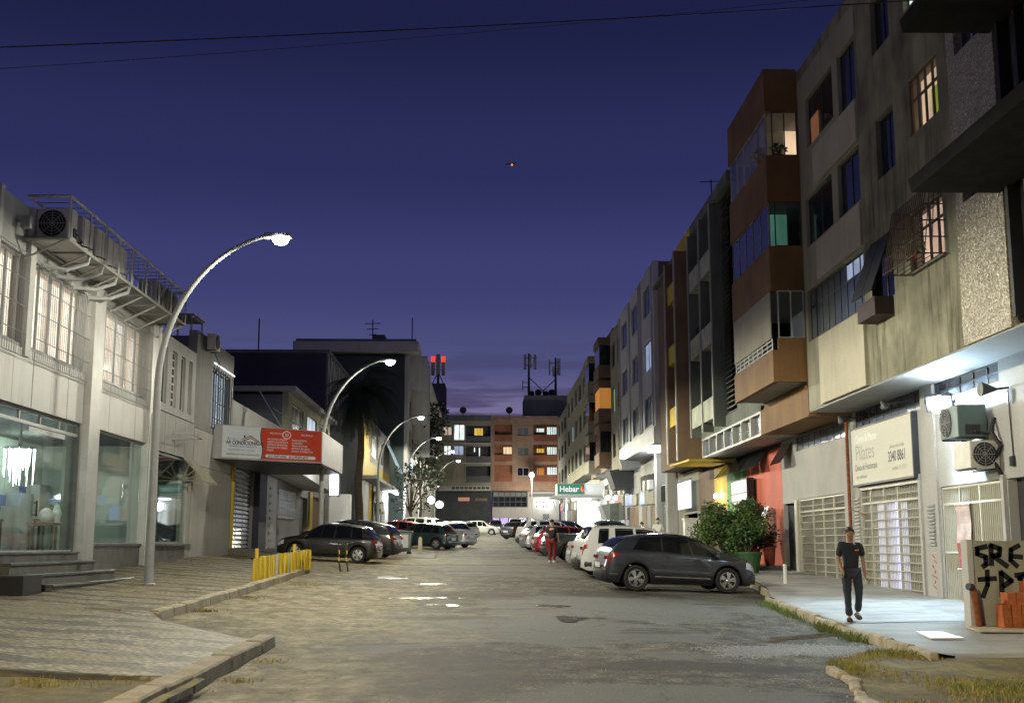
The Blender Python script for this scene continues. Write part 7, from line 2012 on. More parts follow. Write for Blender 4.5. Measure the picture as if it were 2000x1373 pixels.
# ------------------------------------------------------------------ people
def skin_obj(name, verts, edges, radii, mat, parent, sub=2, root=0):
    me = bpy.data.meshes.new(name); me.from_pydata(verts, edges, []); me.update()
    o = bpy.data.objects.new(name, me); COL.objects.link(o); o.parent = parent
    me.materials.append(mat)
    m = o.modifiers.new('skin', 'SKIN'); m.use_smooth_shade = True
    folds = name in ('shirt', 'trousers')
    sv = me.skin_vertices[0].data if me.skin_vertices else None
    if sv is None:
        import bmesh as _bm
        b = _bm.new(); b.from_mesh(me); b.verts.layers.skin.verify(); b.to_mesh(me); b.free(); sv = me.skin_vertices[0].data
    for i, r in enumerate(radii):
        sv[i].radius = r if isinstance(r, tuple) else (r, r); sv[i].use_root = (i == root)
    s = o.modifiers.new('sub', 'SUBSURF'); s.levels = sub + folds; s.render_levels = sub + folds
    if folds:
        tx = bpy.data.textures.get('cloth_folds') or bpy.data.textures.new('cloth_folds', 'CLOUDS'); tx.noise_scale = 0.11; tx.noise_depth = 2
        dm_ = o.modifiers.new('folds', 'DISPLACE'); dm_.texture = tx; dm_.strength = 0.028; dm_.mid_level = 0.5
    WL[o.name] = Vector()
    return o


def person(label, loc, rotz, pose, shirt, trousers, shoes, skin='skin', hair='hair', scale=1.0):
    """standing or walking figure, local -Y is forward; pose maps joint names to points (metres)"""
    J = dict(pelvis=(0, 0, 0.95), waist=(0, 0, 1.08), chest=(0, 0.01, 1.32), neck=(0, 0, 1.49), head0=(0, -0.02, 1.57), head1=(0, -0.03, 1.66), head2=(0, -0.015, 1.72),
             shL=(0.18, 0.01, 1.42), elL=(0.25, 0.03, 1.14), wrL=(0.27, -0.06, 0.90), shR=(-0.18, 0.01, 1.42), elR=(-0.25, 0.03, 1.14), wrR=(-0.27, -0.06, 0.90),
             hipL=(0.09, 0, 0.90), knL=(0.10, -0.03, 0.50), anL=(0.10, 0.03, 0.09), toL=(0.11, -0.15, 0.03), hipR=(-0.09, 0, 0.90), knR=(-0.10, -0.03, 0.50), anR=(-0.10, 0.03, 0.09), toR=(-0.11, -0.15, 0.03))
    J.update(pose)
    t = thing('person', label, 'person', loc, None, rotz); t.scale = (scale,) * 3
    names = ['pelvis', 'waist', 'chest', 'neck', 'head0', 'head1', 'head2', 'shL', 'elL', 'wrL', 'shR', 'elR', 'wrR', 'hipL', 'knL', 'anL', 'toL', 'hipR', 'knR', 'anR', 'toR']
    idx = {n: i for i, n in enumerate(names)}
    E_ = [('pelvis', 'waist'), ('waist', 'chest'), ('chest', 'neck'), ('neck', 'head0'), ('head0', 'head1'), ('head1', 'head2'), ('chest', 'shL'), ('shL', 'elL'), ('elL', 'wrL'), ('chest', 'shR'), ('shR', 'elR'), ('elR', 'wrR'),
          ('pelvis', 'hipL'), ('hipL', 'knL'), ('knL', 'anL'), ('anL', 'toL'), ('pelvis', 'hipR'), ('hipR', 'knR'), ('knR', 'anR'), ('anR', 'toR')]
    rad = dict(pelvis=(0.13, 0.10), waist=(0.125, 0.09), chest=(0.14, 0.095), neck=0.052, head0=(0.066, 0.08), head1=(0.078, 0.095), head2=(0.06, 0.075), shL=0.058, elL=0.042, wrL=0.03, shR=0.058, elR=0.042, wrR=0.03,
               hipL=0.085, knL=0.056, anL=0.028, toL=0.012, hipR=0.085, knR=0.056, anR=0.028, toR=0.012)
    vs = [J[n] for n in names]; es = [(idx[a], idx[b]) for a, b in E_]; rs = [rad[n] for n in names]
    # hands: palm and five fingers grown from each wrist
    for s, wn_, en in ((1, 'wrL', 'elL'), (-1, 'wrR', 'elR')):
        w = Vector(J[wn_]); d = (w - Vector(J[en])).normalized(); f = Vector((0, -1, 0)); f = (f - d * f.dot(d)).normalized(); sd = d.cross(f)
        palm = len(vs); vs.append(tuple(w + d * 0.05)); rs.append((0.028, 0.02)); es.append((idx[wn_], palm))
        pal2 = len(vs); vs.append(tuple(w + d * 0.085)); rs.append((0.034, 0.02)); es.append((palm, pal2))
        for k in range(4):
            b_ = w + d * 0.10 + f * (0.028 - 0.019 * k)
            p1 = len(vs); vs.append(tuple(b_)); rs.append(0.010); es.append((pal2, p1))
            ln = (0.06, 0.072, 0.066, 0.05)[k]
            p2 = len(vs); vs.append(tuple(b_ + d * ln * 0.6 - sd * s * 0.012)); rs.append(0.0088); es.append((p1, p2))
            p3 = len(vs); vs.append(tuple(b_ + d * ln * 0.9 - sd * s * 0.036)); rs.append(0.0078); es.append((p2, p3))
        p1 = len(vs); vs.append(tuple(w + d * 0.06 + f * 0.042)); rs.append(0.0115); es.append((palm, p1))
        p2 = len(vs); vs.append(tuple(w + d * 0.10 + f * 0.055 - sd * s * 0.01)); rs.append(0.0095); es.append((p1, p2))
    body = skin_obj('body', vs, es, rs, K[skin], t, 2)
    # face: nose, brows, lips and ears sit on the head
    hc = Vector(J['head1'])
    fm = MB()
    fm.sphere(hc + Vector((0, -0.098, -0.005)), 0.016, 8, 6, (0.8, 1.0, 1.5)); fm.sphere(hc + Vector((0, -0.088, -0.052)), 0.022, 8, 5, (1.2, 0.5, 0.4))
    for s in (1, -1): fm.sphere(hc + Vector((s * 0.082, 0.005, -0.005)), 0.026, 8, 6, (0.4, 0.8, 1.2))
    fm.build('face', K[skin], t, local=True, smooth=True)
    em = MB()
    for s in (1, -1): em.sphere(hc + Vector((s * 0.032, -0.086, 0.02)), 0.011, 8, 5); em.box(hc.x + s * 0.032 - 0.02, hc.x + s * 0.032 + 0.02, hc.y - 0.096, hc.y - 0.08, hc.z + 0.036, hc.z + 0.044)
    em.build('eyes', K['hair'], t, local=True)
    hm = MB(); hm.sphere(hc + Vector((0, 0.024, 0.036)), 0.090, 16, 10, (0.96, 1.02, 0.84)); hm.sphere(hc + Vector((0.0, 0.015, 0.078)), 0.058, 12, 8, (1.1, 1.1, 0.75)); hm.build('hair', K[hair], t, local=True, smooth=True)

    def lerp(a, b, f): return tuple(Vector(J[a]).lerp(Vector(J[b]), f))
    lowp = tuple(Vector(J['pelvis']) + Vector((0, 0, -0.07)))
    sv = [lowp, J['waist'], J['chest'], lerp('chest', 'neck', 0.72), J['shL'], lerp('shL', 'elL', 0.45), lerp('shL', 'elL', 0.86), J['shR'], lerp('shR', 'elR', 0.45), lerp('shR', 'elR', 0.86)]
    skin_obj('shirt', sv, [(0, 1), (1, 2), (2, 3), (2, 4), (4, 5), (5, 6), (2, 7), (7, 8), (8, 9)], [(0.160, 0.13), (0.150, 0.12), (0.155, 0.115), 0.07, 0.072, 0.066, 0.068, 0.072, 0.066, 0.068], K[shirt], t, 2)
    tv = [J['pelvis'], J['hipL'], lerp('hipL', 'knL', 0.5), J['knL'], lerp('knL', 'anL', 0.5), lerp('knL', 'anL', 0.97), J['hipR'], lerp('hipR', 'knR', 0.5), J['knR'], lerp('knR', 'anR', 0.5), lerp('knR', 'anR', 0.97)]
    skin_obj('trousers', tv, [(0, 1), (1, 2), (2, 3), (3, 4), (4, 5), (0, 6), (6, 7), (7, 8), (8, 9), (9, 10)], [(0.155, 0.125), 0.105, 0.092, 0.076, 0.068, 0.07, 0.105, 0.092, 0.076, 0.068, 0.07], K[trousers], t, 2)
    for a, b in (('anL', 'toL'), ('anR', 'toR')):
        A_, B_ = Vector(J[a]), Vector(J[b]); hv = (A_ - B_); heel = A_ + Vector((hv.x, hv.y, 0)).normalized() * 0.04; heel.z = min(A_.z, B_.z + (A_.z - 0.09) * 0.9) if A_.z < 0.12 else A_.z - 0.05
        skin_obj('shoe', [tuple(A_ + Vector((0, 0, -0.01))), tuple(heel), tuple(heel.lerp(B_, 0.55)), tuple(B_)], [(0, 1), (1, 2), (2, 3)], [0.06, (0.058, 0.05), (0.062, 0.05), (0.056, 0.042)], K[shoes], t, 2)
    return t


pz = rwalk_z(6.75, 22.4)
mn = person('man in dark T shirt and jeans walking on the lit pavement, looking down', (6.86, 22.6, pz + 0.012), R(-6),
       dict(knL=(0.11, -0.10, 0.52), anL=(0.10, 0.10, 0.16), toL=(0.12, -0.05, 0.05), hipL=(0.09, -0.02, 0.9), knR=(-0.10, -0.06, 0.50), anR=(-0.09, -0.10, 0.085), toR=(-0.12, -0.30, 0.035),
            shL=(0.185, 0.01, 1.42), elL=(0.235, 0.08, 1.16), wrL=(0.255, 0.06, 0.91), elR=(-0.235, 0.03, 1.14), wrR=(-0.19, -0.12, 0.95), head0=(-0.005, -0.05, 1.56), head1=(-0.01, -0.085, 1.635), head2=(-0.01, -0.08, 1.70)),
       'navy_cloth', 'denim', 'shoe', scale=0.99)
mb = MB(); mb.box(0.06, 0.13, -0.150, -0.132, 1.30, 1.325); mb.build('shirt_print', K['orange_plastic'], mn, local=True)
p2 = person('person in dark top and red trousers standing in the road by the pickup', (2.82, 50.0, ground_z(2.82, 50) + 0.012), R(150), dict(elL=(0.26, -0.02, 1.15), wrL=(0.18, -0.16, 1.02), elR=(-0.26, -0.02, 1.15), wrR=(-0.22, -0.14, 0.98)), 'black_cloth', 'red_cloth', 'shoe_white', 'skin_light')
for i, (x, y, lab, sh) in enumerate([(7.45, 57.0, 'person with white face mask behind the white car, darker clothes', 'black_cloth'), (8.15, 56.6, 'person with white face mask and pale top right of the other masked person', 'cloth_white')]):
    z = (ground_z(x, y) if i == 0 else rwalk_z(x, y)) + 0.012
    pp = person(lab, (x, y, z), R(-15), {}, sh, 'denim', 'shoe', 'skin_light')
    fm = MB(); fm.sphere((0, -0.092, 1.615), 0.05, 10, 6, (1.2, 0.6, 0.85)); fm.build('face_mask', K['cloth_white'], pp, local=True)

# ------------------------------------------------------------------ plants
def leaf_cloud(mb, c, rx, ry, rz, n, size, rnd, lean=0.6):
    for _ in range(n):
        while True:
            p = Vector((rnd.uniform(-1, 1), rnd.uniform(-1, 1), rnd.uniform(-1, 1)))
            if 0.15 < p.length < 1: break
        p = p * (p.length ** -0.35)
        q = Vector((c[0] + p.x * rx, c[1] + p.y * ry, c[2] + p.z * rz))
        a = Vector((rnd.gauss(0, 1), rnd.gauss(0, 1), rnd.gauss(0, lean))).normalized()
        b = a.cross(Vector((rnd.gauss(0, 1), rnd.gauss(0, 1), rnd.gauss(0, 1)))).normalized()
        s = size * rnd.uniform(0.6, 1.3)
        m = q + a * s * 0.5
        mb.add([q, m + b * s * 0.28, q + a * s, m - b * s * 0.28], [(0, 1, 2, 3)])


def shrub(label, x, y, z, clumps, mats, pot, potr, poth, leaf, n, seed, stems=5):
    rnd = random.Random(seed)
    t = thing('potted_shrub', label, 'shrub', (x, y, z), 'potted shrubs before the painted shops')
    mb = MB(); mb.lathe([(potr * 0.75, 0), (potr, poth * 0.85), (potr * 1.08, poth * 0.87), (potr * 1.08, poth), (potr * 0.9, poth)], 18, 'z', (x, y, z)); mb.build('pot', pot, t)
    mb = MB()
    for k in range(stems):
        c = clumps[k % len(clumps)]
        mb.tube([(x + rnd.uniform(-.1, .1), y + rnd.uniform(-.1, .1), z + poth - 0.05), (x + c[0] * 0.5, y + c[1] * 0.5, z + (poth + c[2]) * 0.6), (x + c[0], y + c[1], z + c[2])], [0.03, 0.02, 0.008], 5)
    mb.build('stem', K['bark'], t)
    for i, m in enumerate(mats):
        mb = MB()
        for (cx, cy, cz, r) in clumps:
            for _ in range(4):
                leaf_cloud(mb, (x + cx + rnd.uniform(-r, r) * 0.5, y + cy + rnd.uniform(-r, r) * 0.5, z + cz + rnd.uniform(-r, r) * 0.5), r * 0.6, r * 0.6, r * 0.6, n // 4 // len(mats), leaf, rnd)
        mb.build('foliage', m, t)
    return t


zs_ = 0.88
shrub('bushy green shrub with glossy leaves left of the green pot', 8.35, 41.6, rwalk_z(8.3, 41.6) + 0.01, [(-0.7, 0, 1.3, 0.6), (-0.2, 0, 1.9, 0.65), (0.3, 0.2, 1.5, 0.6), (-0.9, 0.1, 0.8, 0.4), (0.2, 0, 0.9, 0.5)], [K['leaf'], K['leaf_light']], K['pot_green'], 0.42, 0.55, 0.11, 1500, 3, 8)
shrub('light green feathery shrub standing in the big green pot', 8.95, 41.0, rwalk_z(8.9, 41.0) + 0.01, [(-0.2, 0, 1.2, 0.5), (0.3, 0, 1.5, 0.5), (0, 0, 2.1, 0.4)], [K['leaf_light'], K['leaf']], K['pot_green'], 0.45, 0.7, 0.10, 1300, 4, 7)
shrub('dark reddish shrub on tall red pots by the red wall', 9.7, 43.6, 0.87, [(-0.5, 0, 1.35, 0.55), (0.15, 0, 1.6, 0.6), (0.55, 0, 1.0, 0.5), (-0.1, 0.1, 2.0, 0.45), (0.0, 0, 0.9, 0.5)], [K['leaf_red'], K['leaf']], K['pot_red'], 0.25, 0.6, 0.10, 1500, 5, 8)
for i, (x, y) in enumerate(((9.25, 43.1), (10.15, 43.0))):
    mb = MB(); mb.lathe([(0.17, 0.862), (0.22, 1.45), (0.24, 1.47), (0.24, 1.52), (0.19, 1.52)], 16, 'z', (x, y, 0)); o = mb.build('tall_pot', K['pot_red'], label=('left' if i == 0 else 'right') + ' slim red pot under the dark reddish shrub', cat='pot')
    mb = MB(); leaf_cloud(mb, (x, y, 1.75), 0.3, 0.3, 0.35, 160, 0.12, random.Random(31 + i)); mb.build('foliage', K['leaf_red'], o)


def palm(label, x, y, z, h, n, fl, seed, r=0.17, droop=1.0):
    rnd = random.Random(seed)
    t = thing('palm_tree', label, 'tree', (x, y, z))
    pts = [(x + 0.06 * math.sin(k), y, z + h * k / 12) for k in range(13)]
    mb = MB(); mb.tube(pts, [r * (1.25 - 0.4 * k / 12) * (1.06 if k % 2 else 0.97) for k in range(13)], 10); mb.build('trunk', K['bark'], t)
    mb = MB(); top = Vector(pts[-1])
    for k in range(n):
        az = 2 * math.pi * k / n + rnd.uniform(-.3, .3); el = rnd.uniform(-0.9, 1.2); L = fl * rnd.uniform(0.8, 1.1)
        d = Vector((math.cos(az) * math.cos(el), math.sin(az) * math.cos(el), math.sin(el))); p = top.copy(); rib = [p.copy()]
        for s in range(10):
            p = p + d * (L / 10); d = (d + Vector((0, 0, -0.16 * droop))).normalized(); rib.append(p.copy())
        mb.tube(rib, [0.03 - 0.0024 * i for i in range(11)], 4, False)
        for i in range(1, 11):
            dd = (rib[i] - rib[i - 1]).normalized(); side = dd.cross(Vector((0, 0, 1))).normalized() if abs(dd.z) < 0.98 else Vector((1, 0, 0))
            for q in range(3):
                bp = rib[i - 1].lerp(rib[i], q / 3)
                for s in (1, -1):
                    ln = L * 0.20 * math.sin(math.pi * min(1, (i + q / 3) / 11.5)) + 0.06
                    tip = bp + (side * s + dd * 0.6 + Vector((0, 0, -0.55 * droop + rnd.uniform(-.2, .2)))).normalized() * ln
                    mb.add([bp - dd * 0.025, bp + dd * 0.025, tip], [(0, 1, 2)])
    mb.build('crown', K['palm_leaf'], t)
    return t


palm('tall dark palm tree with drooping crown beside the yellow shops', -7.2, 70.0, ground_z(-7.2, 70), 8.8, 74, 3.3, 11, 0.2, 1.5)
rp = palm('small palm sticking up behind the rooftop cage', -11.2, 38.6, 7.9, 0.7, 22, 1.0, 12, 0.08, 0.7)


def leafy_tree(label, x, y, z, h, crown, seed, n, leaf, mat):
    rnd = random.Random(seed)
    t = thing('leafy_tree', label, 'tree', (x, y, z))
    mb = MB(); mb.tube([(x, y, z), (x + 0.1, y, z + h * 0.25), (x - 0.05, y, z + h * 0.45)], [0.14, 0.11, 0.08], 8)
    cl = []
    for k in range(14):
        a = rnd.uniform(0, 6.28); rr = crown * rnd.uniform(0.3, 1.0); zz = z + h * rnd.uniform(0.5, 1.0)
        e = (x + rr * math.cos(a), y + rr * math.sin(a), zz); cl.append(e)
        mb.tube([(x - 0.05, y, z + h * rnd.uniform(0.3, 0.45)), ((x + e[0]) / 2, (y + e[1]) / 2, (z + h * 0.45 + zz) / 2 + 0.1), e], [0.06, 0.035, 0.01], 5)
    mb.build('trunk', K['bark'], t)
    mb = MB()
    for e in cl: leaf_cloud(mb, e, crown * 0.42, crown * 0.42, h * 0.14, n, leaf, rnd)
    mb.build('crown', mat, t)
    return t


leafy_tree('thin dark tree with bare twigs before the glaring left floodlights', -5.6, 93, ground_z(-5.6, 93), 5.2, 1.7, 21, 45, 0.26, K['palm_leaf'])
leafy_tree('taller drooping tree beside the white flats roof edge', -5.9, 112, ground_z(-5.9, 112), 11.0, 2.2, 22, 150, 0.40, K['palm_leaf'])
# balcony greenery
for i, (x, y, z, n, lab, m) in enumerate([(8.95, 34.98, 13.30, 90, 'leafy pot plant on the sill of the lit top balcony', 'leaf'), (9.25, 25.1, 7.75, 110, 'green pot plant inside the projecting window cage', 'leaf_light'), (9.35, 50.6, 10.5, 160, 'pale plant spilling from the dark middle balcony', 'leaf'), (8.6, 35.9, 13.35, 80, 'dry trailing plants along the lit top balcony front', 'dry_grass')]):
    rnd = random.Random(50 + i)
    t = thing('balcony_plant', lab, 'plant', (x, y, z - 0.08))
    mb = MB(); mb.lathe([(0.07, 0), (0.10, 0.14), (0.085, 0.14)], 10, 'z', (x, y, z - 0.08)); mb.build('pot', K['pot_red'], t)
    mb = MB(); leaf_cloud(mb, (x, y, z + 0.22), 0.22, 0.3, 0.2, n, 0.12, rnd)
    if i == 0:
        for k in range(16):
            a = rnd.uniform(0, 6.28); mb.tube([(x, y, z + 0.05), (x + 0.15 * math.cos(a), y + 0.08 * math.sin(a), z + 0.32), (x + 0.3 * math.cos(a), y + 0.12 * math.sin(a), z + 0.22)], 0.008, 3)
    mb.build('foliage', K[m], t)


def grass(name, label, pts, mat, h, seed):
    rnd = random.Random(seed); mb = MB()
    for (x, y, z) in pts:
        a = rnd.uniform(0, 6.28); hh = h * rnd.uniform(0.4, 1.3); w = 0.006
        dx, dy = math.cos(a), math.sin(a)
        lx, ly = rnd.gauss(0, 0.35) * hh, rnd.gauss(0, 0.35) * hh
        mb.add([(x - dx * w, y - dy * w, z), (x + dx * w, y + dy * w, z), (x + lx * 0.4 + dx * w * .7, y + ly * 0.4 + dy * w * .7, z + hh * 0.6), (x + lx, y + ly, z + hh)], [(0, 1, 2), (0, 2, 3)])
    return mb.build(name, mat, label=label, cat='grass', kind='stuff')


rnd = random.Random(77)


def verge_pts(n, dens):
    out = []
    while len(out) < n:
        y = rnd.uniform(6, 18.0); x = verge_left(y) + abs(rnd.gauss(0, 1.6))
        if x < 12 and math.sin(x * 1.7 + 1) * math.sin(y * 1.3) + rnd.uniform(-0.6, 0.6) > dens: out.append((x, y, ground_z(x, y) + 0.05))
    return out


grass('dry_grass', 'dry yellow grass growing over the dirt verge at right', verge_pts(9000, 0.25), K['dry_grass'], 0.065, 1)
grass('green_grass', 'sparse green grass tufts in the verge at right', verge_pts(2500, 0.75), K['green_grass'], 0.08, 2)
gp = []
for _ in range(1100):
    y = rnd.choice([rnd.gauss(22.3, 0.5), rnd.gauss(20.5, 0.3), rnd.gauss(26, 0.8), rnd.gauss(28.5, 0.6)]); x = edge_r(y) - 0.12 + rnd.gauss(0, 0.09); gp.append((x, y, ground_z(x, y) + 0.0))
grass('kerb_weeds', 'green weeds growing along the right kerb', gp, K['green_grass'], 0.13, 3)
gp = []
for (cx, cy, s, n) in ((-2.75, 13.9, 0.10, 90), (-2.8, 16.0, 0.12, 70), (-4.3, 12.0, 0.16, 260), (-3.7, 12.2, 0.2, 60), (-5.4, 12.3, 0.2, 90), (-5.35, 23.5, 0.15, 200), (-5.3, 27.5, 0.2, 160), (-5.0, 33.0, 0.5, 300)):
    for _ in range(n):
        x, y = rnd.gauss(cx, s), rnd.gauss(cy, s); gp.append((x, y, (ground_z(x, y) + 0.10) if x < -3.3 and y < 13 else ground_z(x, y) - 0.01))
grass('left_weeds', 'yellow green weed tufts along the broken left kerb', gp, K['dry_grass'], 0.06, 4)
rb = MB(); rnd = random.Random(5)
for _ in range(420):
    side_ = rnd.random()
    if side_ < 0.5: y = rnd.uniform(9, 17.5); x = verge_left(y) + rnd.uniform(-0.5, 2.5)
    else: y = rnd.uniform(11, 40); x = rnd.uniform(-5.3, 5.5)
    s = rnd.uniform(0.004, 0.012); z = ground_z(x, y) + (0.06 if side_ < 0.5 else 0.012)
    rb.hexa([(x - s, y - s, z - s), (x + s, y - s * .7, z - s), (x + s * .8, y + s, z - s), (x - s, y + s * .6, z - s)], [(x - s * .6, y - s * .5, z + s), (x + s * .5, y - s * .4, z + s * .8), (x + s * .4, y + s * .5, z + s), (x - s * .5, y + s * .4, z + s * .7)])
rb.build('loose_stones', K['kerb'], label='loose stones and crumbs scattered over the road and verge', cat='stones', kind='stuff')

# ------------------------------------------------------------------ yellow picket barrier
pf = thing('picket_barrier', 'low yellow picket barrier with black rail at the edge of the mosaic pavement', 'fence', (-5.7, 35, 0.6))
npk = 58
for k in range(npk):
    f = k / (npk - 1); y = 31.4 + 7.4 * f; x = -5.88 + 0.35 * f + 0.04 * math.sin(k * 1.7); z = walk_z(x, y) - 0.02; h = 0.60 + random.uniform(-0.02, 0.02) + (0.24 if k in (2, 38) else 0)
    lean = random.uniform(-0.02, 0.02)
    mb = MB(); mb.tube([(x, y, z), (x + lean, y + lean, z + h)], 0.05, 10)
    mb.build('picket', K['yellow_paint'] if k not in (17, 18, 19, 20, 31, 32) else K['gate_paint'], pf)
mb = MB(); mb.tube([(-5.93 + 0.35 * f, 31.35 + 7.5 * f, walk_z(-5.8, 31.4 + 7.4 * f) + 0.56) for f in [i / 8 for i in range(9)]], 0.035, 6); mb.build('rail', K['black'], pf)
for i, dx in enumerate((0.0, 0.55)):
    x, y = -4.75 + dx * 0.45, 40.6 + 0.05 * i; z = ground_z(x, y)
    bo = MB(); bo.tube([(x, y, z), (x - 0.05, y, z + 0.32)], 0.03, 8); bo = bo.build('bollard', K['bark'], label=('left' if i == 0 else 'right') + ' of two thin striped posts before the brownish hatchback', cat='bollard', group='striped posts')
    for q in (0.34, 0.58):
        mb = MB(); mb.tube([(x - 0.05, y, z + q), (x - 0.06, y, z + q + 0.12)], 0.031, 8); mb.build('yellow_band', K['yellow_paint'], bo)
    mb = MB(); mb.tube([(x - 0.05, y, z + 0.32), (x - 0.09, y, z + 0.95)], 0.029, 8); mb.build('upper_post', K['bark'], bo)
sx_, sy_ = -3.15, 60.5; z = ground_z(sx_, sy_)
mb = MB(); mb.tube([(sx_, sy_, z), (sx_, sy_, z + 0.75)], [0.13, 0.10], 9); mb.tube([(sx_, sy_, z + 0.75), (sx_ + 0.03, sy_, z + 0.82)], [0.10, 0.05], 9); mb.build('tree_stump', K['board'], label='short pale stump by the road past the rubbish container', cat='stump')
mb = MB(); mb.box(-3.9, -2.2, 55.6, 56.3, ground_z(-3, 56) - 0.1, ground_z(-3, 56) + 0.13); mb.build('concrete_block', K['concrete_slab'], label='low pale concrete slab at the parking edge past the black car', cat='slab')
x, y = 8.75, 35.2; z = rwalk_z(x, y)
mb = MB(); mb.tube([(x, y, z), (x, y, z + 0.5)], 0.055, 9); mb.sphere((x, y, z + 0.5), 0.062); mb.build('bollard', K['white_paint'], label='short white bollard on the right pavement before the barred gate', cat='bollard')

# rubbish container
dm = thing('rubbish_container', 'grey green rubbish container with lid between the parked cars on the left', 'container', (-3.85, 57.0, ground_z(-3.85, 57)))
mb = MB(); mb.hexa([(-0.42, -0.5, 0.18), (0.42, -0.5, 0.18), (0.42, 0.5, 0.18), (-0.42, 0.5, 0.18)], [(-0.52, -0.62, 1.05), (0.52, -0.62, 1.05), (0.52, 0.62, 1.05), (-0.52, 0.62, 1.05)]); mb.build('bin', K['dumpster_green'], dm, local=True, bevel=0.02)
mb = MB(); mb.hexa([(-0.56, -0.66, 1.05), (0.56, -0.66, 1.05), (0.56, 0.66, 1.05), (-0.56, 0.66, 1.05)], [(-0.5, -0.6, 1.2), (0.5, -0.6, 1.13), (0.5, 0.6, 1.13), (-0.5, 0.6, 1.2)]); mb.build('lid', K['dark_metal'], dm, local=True, bevel=0.02)
for (a, b) in ((-0.36, -0.42), (0.36, -0.42), (-0.36, 0.42), (0.36, 0.42)):
    mb = MB(); mb.lathe([(0.09, -0.03), (0.09, 0.03)], 12, 'y', (a, b, 0.09)); mb.bar((a, b, 0.1), (a, b, 0.2), 0.05); mb.build('wheel', K['rubber'], dm, local=True)
mb = MB(); mb.box(-0.36, 0.36, -0.64, -0.60, 0.35, 0.95); mb.build('worn_panel', K['concrete_slab'], dm, local=True)
cone = MB(); cone.lathe([(0.14, 0.03), (0.03, 0.62), (0.02, 0.64)], 12, 'z', (-1.6, 92, ground_z(-1.6, 92))); cone.box(-1.8, -1.4, 91.8, 92.2, ground_z(-1.6, 92), ground_z(-1.6, 92) + 0.03); cone.build('traffic_cone', K['orange_plastic'], label='small orange cone by the left row of far cars', cat='cone')

# ------------------------------------------------------------------ right foreground: graffiti wall, bricks, boards, pipe
gw = MB(); gw.box(8.50, 9.95, 21.0, 21.16, 0.05, 1.64); gw = gw.build('graffiti_wall', K['beige_wall'], label='low beige wall with black sprayed letters SRE TAP by the brick pile', cat='wall', origin=(9.2, 21.1, 0.05))
mb = MB(); mb.box(8.40, 8.498, 20.95, 21.22, 0.05, 1.66); mb.build('end_pier', K['white_wall'], gw)


def spray(strokes, w):
    mb = MB()
    for st in strokes:
        for (a, b) in zip(st[:-1], st[1:]):
            p, q = Vector((a[0], 20.996, a[1])), Vector((b[0], 20.996, b[1])); d = (q - p).normalized(); n_ = Vector((-d.z, 0, d.x)) * w
            p = p - d * w * 0.6; q = q + d * w * 0.6
            mb.hexa([p - n_, q - n_, q - n_ + Vector((0, .003, 0)), p - n_ + Vector((0, .003, 0))], [p + n_, q + n_, q + n_ + Vector((0, .003, 0)), p + n_ + Vector((0, .003, 0))])
    mb.build('spray_letter', K['graffiti'], gw)


def L_(x, z, pts, s): return [(x + a * s, z + b * s) for a, b in pts]


s_ = 0.36
spray([L_(8.56, 1.20, [(.55, .95), (.1, .85), (.1, .6), (.5, .45), (.5, .1), (.35, 0)], s_)], 0.045)
spray([L_(8.80, 1.20, [(.1, .1), (.12, 1.0)], s_), L_(8.80, 1.20, [(.12, 1.0), (.55, .85), (.5, .55), (.15, .5)], s_), L_(8.80, 1.20, [(.2, .5), (.85, .02)], s_)], 0.045)
spray([L_(9.12, 1.20, [(.6, 1.0), (.2, .8), (.15, .3), (.45, .02)], s_), L_(9.12, 1.20, [(.15, .5), (.7, .45)], s_)], 0.042)
spray([L_(8.60, 0.78, [(.0, .55), (.8, .6)], s_), L_(8.60, 0.78, [(.42, .95), (.4, .3), (.15, -.25)], s_)], 0.042)
spray([L_(8.95, 0.74, [(.1, -.1), (.12, 1.0), (.6, .6), (.2, .35)], s_)], 0.045)
spray([L_(9.25, 0.78, [(.0, .75), (.7, .85)], s_), L_(9.25, 0.78, [(.5, .8), (.15, .6), (.5, .05)], s_)], 0.042)
rp_ = MB(); rp_.tube([(8.50, 20.85, 0.12), (8.44, 20.8, 0.55), (8.40, 20.78, 0.80), (8.36, 20.74, 0.86)], 0.055, 9); rp_ = rp_.build('rusty_pipe', K['rust'], label='bent rusty pipe standing up beside the graffiti wall', cat='pipe')
mb = MB(); mb.tube([(8.37, 20.745, 0.855), (8.28, 20.70, 0.87)], 0.062, 9); mb.build('pipe_end', K['dark_metal'], rp_)


def hollow_brick(label, x, y, z, rz, l=0.29, h=0.19, w=0.14, flat=False):
    t = thing('hollow_brick', label, 'brick', (x, y, z), 'orange hollow bricks piled by the graffiti wall', rz)
    mb = MB(); tk = 0.012
    for k in range(4): zz = k * (h - tk) / 3; mb.box(-w / 2, w / 2, -l / 2, l / 2, zz, zz + tk)
    for k in range(3): xx = -w / 2 + k * (w - tk) / 2; mb.box(xx, xx + tk, -l / 2 + 0.001, l / 2 - 0.001, 0.001, h - 0.001)
    for k in range(5): mb.box(-w / 2 - 0.003, w / 2 + 0.003, -l / 2 + 0.02 + 0.055 * k, -l / 2 + 0.05 + 0.055 * k, 0.004, h - 0.004)
    mb.build('brick_shell', K['brick'], t, local=True)
    return t


